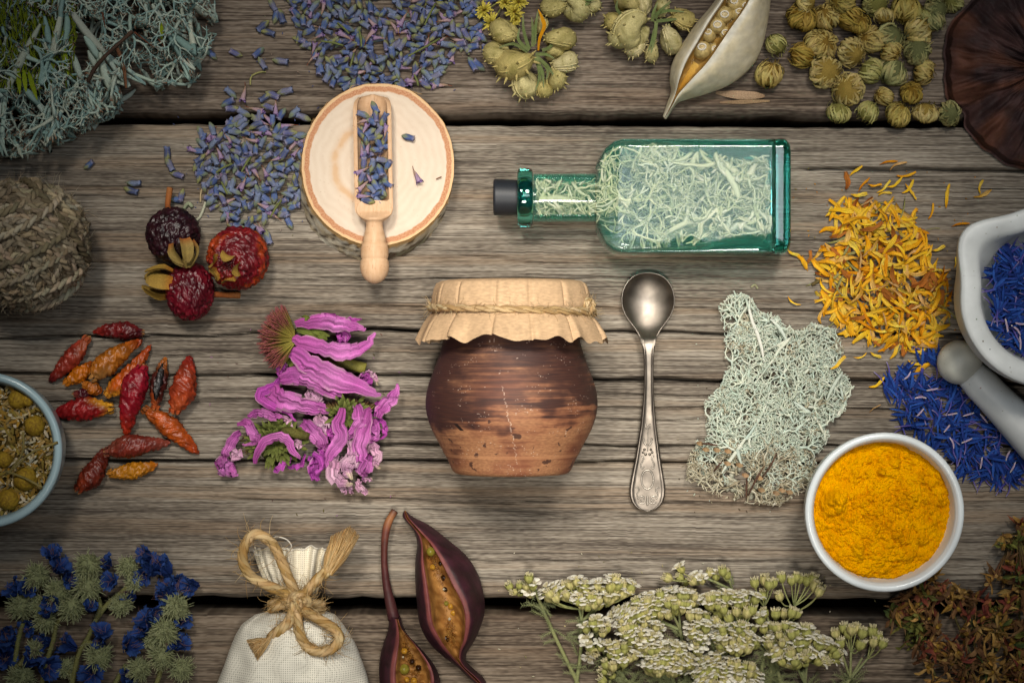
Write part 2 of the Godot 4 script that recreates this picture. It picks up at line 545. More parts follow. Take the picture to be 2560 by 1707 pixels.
# ---- bowls, mortar, jar, bottle, spoon, slice, scoop ----------------------------------------------
func bowl_shape(c: Vector3, r: float, h: float, wall: float, lip: float, out_col: Color, in_col: Color, foot := 0.55, n := 72) -> Shape:
	var s := Shape.new()
	var prof := []
	prof.append(Vector2(0, 3)); prof.append(Vector2(r * foot * 0.9, 3)); prof.append(Vector2(r * foot, 0)); prof.append(Vector2(r * foot * 1.04, 3)); prof.append(Vector2(r * foot * 1.06, 10))
	for k in 9:
		var a := (k + 1) / 9.0 * PI / 2
		prof.append(Vector2(lerpf(r * foot * 1.06, r - 1.5, sin(a * 0.98)), 10 + (h - 10 - lip) * (1.0 - cos(a))))
	for k in 7:
		var a := k / 6.0 * PI
		prof.append(Vector2(r - lip + lip * cos(a) * 1.0, h - lip + lip * sin(a)))
	for k in 10:
		var a := PI / 2 - k / 9.0 * PI / 2
		prof.append(Vector2((r - wall - lip) * sin(a) * 1.0 if k < 9 else 0.0, wall + (h - lip - wall) * (1.0 - cos(a)) * 0.985))
	lathe(s, c, prof, n, func(q, a, f): return out_col.lerp(in_col, smoothstep(0.62, 0.7, f)))
	return s

func turmeric_bowl() -> void:
	var h := 215.0
	var c := V(2214, 1281, h); c.y = 0
	var r := 200.0 * (1.0 - h / EYE)
	var o := thing("bowl", "round white ceramic bowl filled with orange yellow powder", "bowl", c)
	part("bowl_body", bowl_shape(c, r, h, 13, 9, K("e2e9ec"), K("e8eeef")), M.ceramic, o)
	# the powder: a lumpy heap, rim to rim
	var s := Shape.new()
	var nr := 140; var na := 280
	var rp := r - 17.0
	var lumps := []
	for k in 520:
		var a := rr(0, TAU); var d := sqrt(rr(0, 1)) * rp * 0.97
		lumps.append([cos(a) * d, sin(a) * d, rr(2.0, 5.0) if k % 9 else rr(6.0, 12.0)])
	for q in [[-120, -20, 32], [-105, -35, 20], [60, 105, 22], [35, 60, 16], [-60, 90, 18], [95, 70, 18], [30, -120, 16]]: lumps.append(q)
	var cells := {}
	for q in lumps:
		for ix in range(int(floor((q[0] - q[2] - 2) / 16.0)), int(floor((q[0] + q[2] + 2) / 16.0)) + 1):
			for iz in range(int(floor((q[1] - q[2] - 2) / 16.0)), int(floor((q[1] + q[2] + 2) / 16.0)) + 1):
				var key := Vector2i(ix, iz)
				if not cells.has(key): cells[key] = []
				cells[key].append(q)
	for k in nr + 1:
		var f := pow(float(k) / nr, 0.8)
		for j in na:
			var a := TAU * j / na
			var x := cos(a) * rp * f; var z := sin(a) * rp * f
			var y := h - 52.0 + 34.0 * (1.0 - f * f) + 9.0 * nz(x * 0.012, z * 0.012) + 7.0 * nz(x * 0.03, z * 0.03, 4.0)
			y += 7.0 * absf(nz(x * 0.045, z * 0.045, 14.0)) + 3.0 * nz(x * 0.09, z * 0.09, 9.0) + 2.4 * nz(x * 0.22, z * 0.22, 2.0) + 2.6 * nz(x * 0.5, z * 0.5, 2.0)
			var crack := absf(nz(x * 0.014, z * 0.03, 31.0))
			if crack < 0.03: y -= 6.0 * (1.0 - crack / 0.03)
			for q in cells.get(Vector2i(int(floor(x / 16.0)), int(floor(z / 16.0))), []):
				var d2: float = (x - q[0]) * (x - q[0]) + (z - q[1]) * (z - q[1])
				if d2 < q[2] * q[2]: y = maxf(y, y + sqrt(q[2] * q[2] - d2) * 0.8 - q[2] * 0.15)
			y -= 10.0 * pow(f, 12.0)
			var w := nz(x * 0.02, z * 0.02, 50.0)
			s.add(c + Vector3(x, y, z), K("fbb60c").lerp(K("f0a608"), clampf(w + 0.4, 0, 1)))
	s.strip(0, nr + 1, na, true)
	single("turmeric_powder", s, M.powder, "orange yellow powder heaped in the white bowl", "powder", c + Vector3(0, 20, 0), "", "stuff")
	# smears of powder along the inner wall
	var sm := Shape.new()
	for k in 160:
		var a := rr(-1.3, 0.3) if k % 3 else rr(0.8, 1.9)
		var d := rp + rr(-2, 6)
		var p := c + Vector3(cos(a) * d, h - 30 + rr(-4, 14), sin(a) * d)
		tube(sm, [p, p + Vector3(rr(-2, 2), 1.5, rr(-2, 2))], [rr(0.8, 2.2)], [K("e09000")], 5)
	single("powder_crumbs", sm, M.powder, "stray yellow powder crumbs on the inner wall of white bowl", "powder", c + Vector3(0, 150, 0), "", "stuff")

func mortar_and_pestle() -> void:
	var h := 270.0
	var c := V(2634, 740, h); c.y = 0
	var k := 1.0 - h / EYE
	var R := 231.0 * k
	var o := thing("mortar", "white stoneware mortar with pouring lip, full of blue petals", "mortar", c)
	var s := Shape.new()
	var prof := [Vector2(0, 4), Vector2(R * 0.6, 4), Vector2(R * 0.66, 0), Vector2(R * 0.68, 8), Vector2(R * 0.68, 26), Vector2(R * 0.62, 40)]
	for q in 10:
		var a := (q + 1) / 10.0 * PI / 2
		prof.append(Vector2(lerpf(R * 0.62, R, sin(a)), 40 + (h - 62) * (1.0 - cos(a))))
	for q in [[1.0, h - 8.0], [0.985, h - 3.0], [0.95, h], [0.88, h], [0.82, h - 3.0], [0.775, h - 10.0], [0.755, h - 24.0]]: prof.append(Vector2(R * q[0], q[1]))
	for q in 8:
		var a := PI / 2 - (q + 1) / 8.0 * PI / 2
		prof.append(Vector2(R * 0.745 * sin(a), 40 + (h - 70) * (1.0 - cos(a))))
	var spout := atan2(-150.0, -205.0)
	lathe(s, c, prof, 110, func(q, a, f): return K("dde1e1"), func(q, a, f):
		var d := wrapf(a - spout, -PI, PI)
		var hi := smoothstep(h * 0.45, h * 0.95, q.y) if f < 0.75 else smoothstep(h * 0.72, h, q.y)
		var bulge := exp(-d * d / 0.085) * hi
		var flank := exp(-pow(absf(d) - 0.52, 2.0) / 0.03) * hi
		return Vector2(q.x * (1.0 + bulge * (0.19 if f < 0.72 else 0.17) - flank * 0.012), q.y - bulge * 6.0))
	part("mortar_body", s, M.stoneware, o)
	# pestle: a ball head on a thick flaring handle, lying on the table
	var b := V(2400, 906, 57)
	var d := Vector3(0.70, 0.0, 0.714)
	var g := thing("pestle", "white stoneware pestle with round head lying beside the mortar", "pestle", Vector3(b.x, 0, b.z))
	var sp := Shape.new()
	var pts := []; var rad := []
	for q in 15:
		var a := q / 14.0 * PI * 0.80
		pts.append(b - d * 55.0 * cos(a)); rad.append(maxf(0.5, 55.0 * sin(a)))
	var prev := sp.v.size()
	lump(sp, pts, rad, 40, 0.012, 0.02, func(f, a, w): return K("d2d2c8") * (1.0 + 0.25 * w), 1.0)
	part("head", sp, M.stoneware, g)
	var sh := Shape.new()
	var ps := []; var rs := []
	for q in 24:
		var f := q / 23.0
		ps.append(b + d * (36.0 + 330.0 * f) + Vector3(0, -4.0 * f, 0)); rs.append(38.0 + 5.0 * smoothstep(0.0, 0.14, f) + 12.0 * smoothstep(0.15, 0.9, f) if f < 0.97 else 40.0)
	lump(sh, ps, rs, 36, 0.008, 0.01, func(f, a, w): return K("dadddd"))
	part("handle", sh, M.stoneware, g)

func jar_image() -> Image:
	var w := 640; var h := 320
	var out := PackedByteArray()
	out.resize(w * h * 3)
	var n := FastNoiseLite.new(); n.seed = 21; n.frequency = 1.0; n.fractal_octaves = 4
	var n2 := FastNoiseLite.new(); n2.seed = 22; n2.frequency = 1.0; n2.fractal_octaves = 3
	var clay := Color(0.68, 0.485, 0.34); var clay2 := Color(0.52, 0.355, 0.25); var red := Color(0.47, 0.27, 0.19); var dark := Color(0.20, 0.125, 0.115)
	for y in h:
		var v := 1.0 - float(y) / h     # 0 at the foot, 1 at the mouth
		for x in w:
			var u := fposmod(0.5 - float(x) / w, 1.0)
			var big := n.get_noise_2d(u * 7.0, v * 3.2)
			var streak := n2.get_noise_2d(u * 4.0, v * 26.0)
			var fine := n2.get_noise_2d(u * 90.0, v * 60.0)
			var thread := n2.get_noise_2d(u * 14.0, v * 150.0)
			# soot: above the middle, with a clearer patch facing up
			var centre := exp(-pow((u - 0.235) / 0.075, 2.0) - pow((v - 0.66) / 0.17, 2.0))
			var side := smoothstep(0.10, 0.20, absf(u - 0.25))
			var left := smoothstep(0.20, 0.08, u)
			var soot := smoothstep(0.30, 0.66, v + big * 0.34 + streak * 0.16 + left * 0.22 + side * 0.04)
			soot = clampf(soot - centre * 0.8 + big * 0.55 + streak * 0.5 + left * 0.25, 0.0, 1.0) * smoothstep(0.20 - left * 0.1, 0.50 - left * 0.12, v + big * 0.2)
			var band := exp(-pow((v - 0.545 - 0.02 * sin(u * 20.0)) / 0.022, 2.0)) * smoothstep(0.2, 0.3, u) + exp(-pow((v - 0.615) / 0.016, 2.0)) * smoothstep(0.22, 0.3, u) * 0.8
			soot = clampf(soot + band * 0.8, 0, 1)
			var col := clay.lerp(clay2, clampf(0.5 + fine * 0.6 + thread * 0.5, 0, 1))
			col = col.lerp(red, clampf(smoothstep(0.1, 0.6, v) * 0.6 + big * 1.0 + streak * 0.4 + side * 0.45, 0, 1))
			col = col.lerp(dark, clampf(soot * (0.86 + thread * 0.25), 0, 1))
			if n.get_noise_2d(u * 22.0 + 300.0, v * 8.0) > 0.50 and v < 0.5: col = col.lerp(dark, 0.7)
			if n.get_noise_2d(u * 140.0 + 90.0, v * 70.0) > 0.46 and n2.get_noise_2d(u * 14.0 + 7.0, v * 9.0) > 0.30: col = col.lerp(Color(0.85, 0.78, 0.72), 0.75)
			if absf(u - 0.243 - (v - 0.5) * -0.05 + 0.004 * streak) < 0.0008 and v > 0.1 and v < 0.66 and fine > -0.1: col = col.lerp(Color(0.9, 0.84, 0.78), 0.6)
			if absf(u - 0.143 - (v - 0.37) * -0.25) < 0.005 and absf(v - 0.37) < 0.025: col = Color(0.13, 0.09, 0.08)
			if absf(v - 0.148) < 0.012: col = col.lerp(Color(0.76, 0.55, 0.39), 0.5)
			var o := (y * w + x) * 3
			out[o] = int(clampf(col.r, 0, 1) * 255); out[o + 1] = int(clampf(col.g, 0, 1) * 255); out[o + 2] = int(clampf(col.b, 0, 1) * 255)
	return Image.create_from_data(w, h, false, Image.FORMAT_RGB8, out)

func clay_jar() -> void:
	var k := 0.957
	var ax := Vector3(CX + (1279 - CX) * k, 206, 0)
	var at := Vector3(ax.x, 0, CZ + (1000 - CZ) * k)
	var o := thing("clay_jar", "brown clay jar stained dark, brown paper tied over its mouth", "jar", at)
	# turned about an axis that lies along z; mouth towards -z
	var lay := Transform3D(Basis(Vector3(1, 0, 0), Vector3(0, 0, -1), Vector3(0, 1, 0)), ax)
	var prof := []
	for q in [[1181, 0], [1182, 60], [1183, 110], [1184, 134], [1182, 142], [1176, 148], [1168, 152], [1150, 160], [1136, 167.5], [1132, 170.5], [1126, 173], [1110, 181], [1094, 190], [1075, 199.5], [1055, 207.5], [1035, 213], [1018, 215.5], [1000, 215.5], [980, 213], [955, 206.5], [930, 197.5], [905, 188], [880, 179], [855, 172], [830, 168], [800, 168], [770, 172], [740, 176], [722, 176], [718, 168], [730, 160], [800, 155], [900, 165]]:
		prof.append(Vector2(q[1] * k, -(CZ + (q[0] - CZ) * k)))
	var t := Shape.new()
	lathe(t, Vector3.ZERO, prof, 96, func(q, a, f): return Color.WHITE)
	for i in t.v.size():
		var p := t.v[i]
		t.t[i] = Vector2(t.t[i].x, 1.0 - clampf((-p.y - (CZ + (850 - CZ) * k)) / -(335.0 * k) + 1.0, 0.0, 1.0))
	# close the seam of the picture round the jar
	var s := Shape.new()
	var n := 96
	for r in prof.size():
		for j in n + 1:
			var i := r * n + j % n
			s.add(lay * t.v[i], Color.WHITE, Vector2(float(j) / n, t.t[i].y))
	s.strip(0, prof.size(), n + 1)
	var m := mat("jar_clay", 0.6, 0.4)
	m.albedo_texture = ImageTexture.create_from_image(jar_image())
	m.heightmap_enabled = true
	m.heightmap_texture = m.albedo_texture
	m.heightmap_scale = 0.006
	part("jar_body", s, m, o)
	# paper: a lid face, a creased side, the tied waist and a pleated skirt
	var p := Shape.new()
	var np := 400
	var tie := 776.0
	var rows := [[716, 0, 0], [703, 70, 0], [699, 130, 0], [700, 160, 0.1], [703, 176, 0.3], [709, 187, 0.6], [722, 192.5, 0.8], [740, 196, 0.9], [757, 198.5, 0.8], [770, 199, 0.5], [776, 196.5, 0.4], [782, 199, 0.6], [792, 207, 0.9], [806, 217, 1.0], [820, 223, 1.0], [834, 229, 1.0], [848, 234, 1.0]]
	var pleats := []
	for a in [-2.9, -2.55, -2.2, -1.86, -1.53, -1.22, -0.95, -0.6, -0.28, 0.1, 0.5, 0.95, 1.4, 1.9, 2.4, 2.8]: pleats.append(a + rr(-0.11, 0.11))
	for q in rows:
		for j in np:
			var a := TAU * j / np
			var th := wrapf(a + PI, -PI, PI)   # -PI/2 is up
			var sk: float = smoothstep(776, 848, q[0])
			var crease := 0.0
			var saw := 0.0
			for g in pleats.size():
				var d: float = wrapf(-th - pleats[g], -PI, PI)
				crease += exp(-pow(d / 0.026, 2.0))
				if d > 0 and d < 0.24: saw = maxf(saw, (1.0 - d / 0.24) * (0.35 + 0.65 * fposmod(g * 0.618, 1.0)))
			var wav := nz(cos(a) * 3.1, sin(a) * 3.1, 3.0)
			var r: float = q[1] + q[2] * (-6.0 * crease + 7.0 * saw * saw + 3.0 * wav) + sk * (9.0 * saw + 7.0 * nz(cos(a) * 3.0, sin(a) * 3.0, 8.0))
			var z: float = q[0] + sk * sk * (12.0 * nz(cos(a) * 3.4, sin(a) * 3.4, 17.0) - 8.0 * saw) + (2.5 * nz(cos(a) * 2, sin(a) * 2, 5.0) * (1.0 - sk)) * q[2]
			z += sk * 14.0 * absf(cos(a)) * absf(cos(a)) - sk * 4.0
			r += sk * 3.0 * pow(absf(cos(a)), 3.0)
			var pt := Vector3(ax.x + cos(a) * r * k, ax.y + sin(a) * r * k, CZ + (z - CZ) * k)
			if pt.y < 3.0: pt.y = 3.0 + absf(nz(pt.x * 0.05, pt.z * 0.05)) * 2.0
			p.add(pt, K("d2b08a") * (1.0 + 0.08 * nz(cos(a) * 3, sin(a) * 3, q[0] * 0.02)))
	p.strip(0, rows.size(), np, true)
	var pm := mat("kraft_paper", 0.78, 0.35)
	grain(pm, noise_tex(0.06, 256, 4, FastNoiseLite.TYPE_SIMPLEX_SMOOTH, 0.76, 1.0, 31), 30, M.tex_bumps, 0.12, Vector3(0.6, 1, 1.6))
	var paper := part("paper_cover", p, pm, o)
	# twine: twice round, a knot at the right, one end up and one down
	var tw := Shape.new()
	var jute := [K("c9ad82"), K("b99a6c"), K("d6bf98"), K("a98a5e")]
	for turn in 2:
		var pts := []
		for j in 74:
			var a := TAU * j / 72.0
			var r := (205.5 + 2.0 * sin(a * 3.0 + turn)) * k
			pts.append(Vector3(ax.x + cos(a) * r, maxf(6.0, ax.y + sin(a) * r), CZ + (tie + 7.5 * turn - 5.0 + 3.0 * sin(a * 1.0 + turn * 2.0) + 4.0 * cos(a) - CZ) * k))
		cord(tw, pts, 7.0, 22.0, jute, 2, 6, 260)
	part("twine", tw, M.fibre, o)
	var kn := Shape.new()
	var kc := V(1462, 772, 275)
	for q in 5:
		var pts := []
		var b := Basis(Vector3(rr(-0.3, 0.3), rr(-0.3, 0.3), 1).normalized(), rr(0, TAU)) * Basis(Vector3.UP, q * 1.2)
		for j in 26:
			var a := TAU * j / 25.0
			pts.append(kc + b * Vector3(cos(a) * rr(21, 23), sin(a * 2.0) * 7.0, sin(a) * rr(14, 16)) + Vector3(q * 2 - 4, q * 1.5 - 3, 0))
		cord(kn, pts, 6.6, 19.0, jute, 2, 6, 40)
	part("knot", kn, M.fibre, o)
	var en := Shape.new()
	cord(en, curve([V(1452, 768, 290), V(1438, 750, 300), V(1412, 738, 305), V(1398, 744, 308)], 18), 7.5, 22, jute, 2, 6, 40)
	for j in 260:
		hair(en, V(1400 + rr(-13, 14), 746 + rr(-4, 6), 300 + rr(-4, 8)), Vector3(rr(-0.25, 0.35), rr(-0.1, 0.3), -1), rr(18, 46), 0.9, vary(pick([K("b08a58"), K("c39a62"), K("cfb07e")])), 0.18, 3)
	cord(en, curve([V(1470, 780, 280), V(1482, 800, 262), V(1480, 826, 252), V(1474, 838, 248)], 16), 2.4, 12, jute, 2, 5, 24)
	part("loose_end", en, M.fibre, o)

func ring_shape(hw: float, hh: float, rad: float, n: int) -> Array:
	# rounded rectangle in (z, y): four arcs of 9 points and four flats of 5
	var out := []
	rad = minf(rad, minf(hw, hh))
	var cs := [Vector2(hw - rad, hh - rad), Vector2(rad - hw, hh - rad), Vector2(rad - hw, rad - hh), Vector2(hw - rad, rad - hh)]
	for c in 4:
		for k in 9:
			var a := (c + k / 8.0) * PI / 2
			out.append(cs[c] + Vector2(cos(a), sin(a)) * rad)
		var e: Vector2 = out[-1]
		var a2 := (c + 1) * PI / 2
		var g: Vector2 = cs[(c + 1) % 4] + Vector2(cos(a2), sin(a2)) * rad
		for k in 5: out.append(e.lerp(g, (k + 1) / 6.0))
	return out

func bottle_section(px: float, inset: float) -> Array:
	# half width, half height, corner radius, centre height at picture x
	var hw := 142.0; var hh := 86.0; var rad := 25.0
	if px < 1487: hw = 61.0; hh = 61.0; rad = 61.0
	elif px < 1560:
		var f := (px - 1487) / 73.0
		var g := sqrt(maxf(0.0, 1.0 - (1.0 - f) * (1.0 - f)))
		hw = lerpf(61, 142, g); hh = lerpf(61, 86, g); rad = lerpf(61, 25, g)
	return [hw - inset, hh - inset, maxf(rad - inset, 4.0)]

func glass_bottle() -> void:
	var kk := 1.0 - 88.0 / EYE
	var ay := 88.0
	var at := Vector3(CX + (1700 - CX) * kk, 0, CZ + (494 - CZ) * kk)
	var o := thing("glass_bottle", "flat sided teal glass bottle lying down, stuffed with pale lichen", "bottle", at)
	var clear := mat("clear_glass", 0.03, 0.34)
	clear.vertex_color_use_as_albedo = false
	clear.albedo_color = Color(0.35, 0.75, 0.66, 0.10)
	clear.transparency = BaseMaterial3D.TRANSPARENCY_ALPHA
	var deep := mat("teal_glass", 0.02, 0.5)
	deep.vertex_color_use_as_albedo = false
	deep.albedo_color = Color(0.46, 0.95, 0.89, 0.0)
	deep.refraction_enabled = true
	deep.refraction_scale = 0.05
	deep.transparency = BaseMaterial3D.TRANSPARENCY_ALPHA
	var n := 56
	var spin := func(xs: Array, inset: float, flip: bool) -> Shape:
		var s := Shape.new()
		for px in xs:
			var q := bottle_section(px, inset)
			if px > 1950: q = [q[0] - pow((px - 1950) / 18.0, 2.0) * 14.0, q[1] - pow((px - 1950) / 18.0, 2.0) * 14.0, q[2]]
			for p in ring_shape(q[0], q[1], q[2], n):
				var wob := 1.0 + 0.006 * nz(px * 0.01, p.x * 0.01, p.y * 0.01)
				s.add(Vector3(CX + (px - CX) * kk, ay + p.y * wob * kk, CZ + (494 + p.x * wob - CZ) * kk), Color.WHITE)
		s.strip(0, xs.size(), n, true, flip)
		return s
	# body: shoulder and panels, a clear sheet
	var xs := []
	for k in 12: xs.append(1487.0 + 73.0 * pow(k / 11.0, 1.6))
	for k in 20: xs.append(1575.0 + 345.0 * k / 19.0)
	part("body", spin.call(xs, 0.0, false), clear, o)
	xs = []
	for k in 10: xs.append(1333.0 + 153.0 * k / 9.0)
	part("neck", spin.call(xs, 0.0, false), clear, o)
	# base: a thick slab of glass
	xs = [1926.0, 1930.0, 1938.0, 1946.0, 1952.0, 1958.0, 1963.0, 1966.0, 1968.0]
	var b: Shape = spin.call(xs, 1.0, false)
	for e in [0, xs.size() - 1]:
		var m := Vector3.ZERO
		for j in n: m += b.v[e * n + j]
		m /= n
		m.x -= 6.0 if e else -10.0
		var mi := b.add(m, Color.WHITE)
		for j in n:
			if e == 0: b.tri(mi, e * n + (j + 1) % n, e * n + j)
			else: b.tri(mi, e * n + j, e * n + (j + 1) % n)
	part("base", b, deep, o)
	# side walls: thick glass that narrows towards the shoulder
	for sd in [-1.0, 1.0]:
		var w := Shape.new()
		var rows := 22
		for k in rows:
			var f := k / (rows - 1.0)
			var px := 1492.0 + 438.0 * f
			var thick := 8.0 + 34.0 * smoothstep(0.15, 0.85, f) + 4.0 * sin(f * 9.0)
			if k == 0 or k == rows - 1: thick = 1.0
			var q := bottle_section(px, 2.0)
			for j in 20:
				var a := TAU * j / 20.0
				# outer half follows the bottle's side, inner half is flatter
				var y: float = sin(a) * (q[1] - 12.0)
				var edge: float = absf(y) - (q[1] - q[2])
				var zo: float = q[0] - (0.0 if edge < 0 else q[2] - sqrt(maxf(0.0, q[2] * q[2] - edge * edge)))
				var zz: float = zo if cos(a) > 0.0 else zo - thick * (-cos(a))
				w.add(Vector3(CX + (px - CX) * kk, ay + y * kk, CZ + (494 + sd * zz - CZ) * kk), Color.WHITE)
		w.strip(0, rows, 20, true, sd < 0)
		part("side_wall", w, deep, o)
	# the neck's wall seen edge on
	for sd in [-1.0, 1.0]:
		var w := Shape.new()
		for k in 12:
			var px := 1334.0 + 156.0 * k / 11.0
			for j in 12:
				var a := TAU * j / 12.0
				var y := sin(a) * 38.0
				var zo := sqrt(59.5 * 59.5 - y * y)
				w.add(Vector3(CX + (px - CX) * kk, ay + y * kk, CZ + (494 + sd * (zo if cos(a) > 0.0 else zo - 11.0 * -cos(a)) - CZ) * kk), Color.WHITE)
		w.strip(0, 12, 12, true, sd < 0)
		part("neck_wall", w, deep, o)
	# lip: a thick ring
	var l := Shape.new()
	var prof := [[1331, 58], [1332, 66], [1329, 71], [1322, 74], [1302, 74], [1296, 72], [1293, 66], [1293, 52], [1297, 45], [1320, 45], [1331, 50]]
	for q in prof + [prof[0]]:
		for j in 48:
			var a := TAU * j / 48.0
			l.add(Vector3(CX + (q[0] - CX) * kk, ay + sin(a) * q[1] * kk, CZ + (494 + cos(a) * q[1] - CZ) * kk), Color.WHITE)
	l.strip(0, prof.size() + 1, 48, true, true)
	part("lip", l, deep, o)
	# rubber stopper
	var st := Shape.new()
	var sx := [[1325, 40], [1325, 41], [1293, 43.5], [1250, 45.5], [1240, 46], [1236, 45], [1233.5, 42], [1233, 36], [1233, 0]]
	for q in sx:
		for j in 40:
			var a := TAU * j / 40.0
			st.add(Vector3(CX + (q[0] - CX) * kk, ay + sin(a) * q[1] * kk, CZ + (493 + cos(a) * q[1] - CZ) * kk), K("26292f"))
	st.strip(0, sx.size(), 40, true, true)
	single("rubber_stopper", st, grain(mat("rubber", 0.5, 0.5), M.tex_fine, 60), "black rubber stopper in the neck of the glass bottle", "stopper", V(1262, 494, 40))
	# stuffing
	var f := Shape.new()
	var pale := [K("eaecc8"), K("e4e8c4"), K("f0f2d8"), K("d8deb4")]
	var inside := func(p: Vector3) -> bool:
		var px := CX + (p.x - CX) / kk
		if px < 1338 or px > 1922: return false
		var q := bottle_section(px, 9.0)
		return absf((p.z - CZ) / kk + CZ - 494) < q[0] - 2.0 - 30.0 * smoothstep(1620, 1850, px) and absf(p.y - ay) < q[1] * 0.92
	for k in 135:
		var px := rr(1545, 1915)
		if k < 26: px = rr(1345, 1480)
		var q := bottle_section(px, 12.0)
		var p := Vector3(CX + (px - CX) * kk, ay + rr(-1, 1) * q[1] * 0.9, CZ + (494 + rr(-1, 1) * q[0] - CZ) * kk)
		var d := Vector3(rr(-1, 1) * (2.5 if k < 26 else 1.0), rr(-0.4, 0.4), rr(-1, 1)).normalized()
		sprig(f, p, d, rr(50, 100), rr(2.6, 6.0) if k % 4 else rr(6.0, 11.0), rng.randi_range(3, 4), pale, 0.8, inside)
	single("bottled_lichen", f, M.lichen, "pale lichen strands packed inside the teal glass bottle", "lichen", V(1720, 494, 20), "", "stuff")

# a forking branch
func sprig(s: Shape, p: Vector3, d: Vector3, length: float, r: float, depth: int, cols: Array, wild: float, inside = null, tipcol = null, sides := 5, first := true) -> void:
	var segs := 4
	var cut := false
	var pts := [p]
	var q := p
	for k in segs:
		d = (d + Vector3(rr(-1, 1), rr(-0.7, 0.7), rr(-1, 1)) * wild * 0.55).normalized()
		var nq := q + d * length / segs
		if inside != null and not inside.call(nq):
			d = -d
			d = (d + Vector3(rr(-1, 1), rr(-1, 1), rr(-1, 1)) * 0.5).normalized()
			nq = q + d * length / segs
			if not inside.call(nq):
				cut = true
				break
		q = nq
		pts.append(q)
	if pts.size() < 2: return
	var col: Color = vary(pick(cols), 0.1)
	var end: Color = tipcol if tipcol != null and depth == 0 else col
	tube(s, pts, ([r, r * 0.8, r * 0.12] if cut else [r, r * 0.72]) if not first else ([r * 0.35, r, r, r * 0.72] if not cut else [r * 0.35, r, r * 0.12]), [col, col, end], sides, 1.0, true)
	if depth > 0 and not cut:
		for k in (2 if rng.randf() < 0.65 else 3):
			sprig(s, q, (d + Vector3(rr(-1, 1), rr(-0.6, 0.8), rr(-1, 1)) * wild * 1.3).normalized(), length * rr(0.55, 0.8), r * 0.68, depth - 1, cols, wild, inside, tipcol, sides, false)

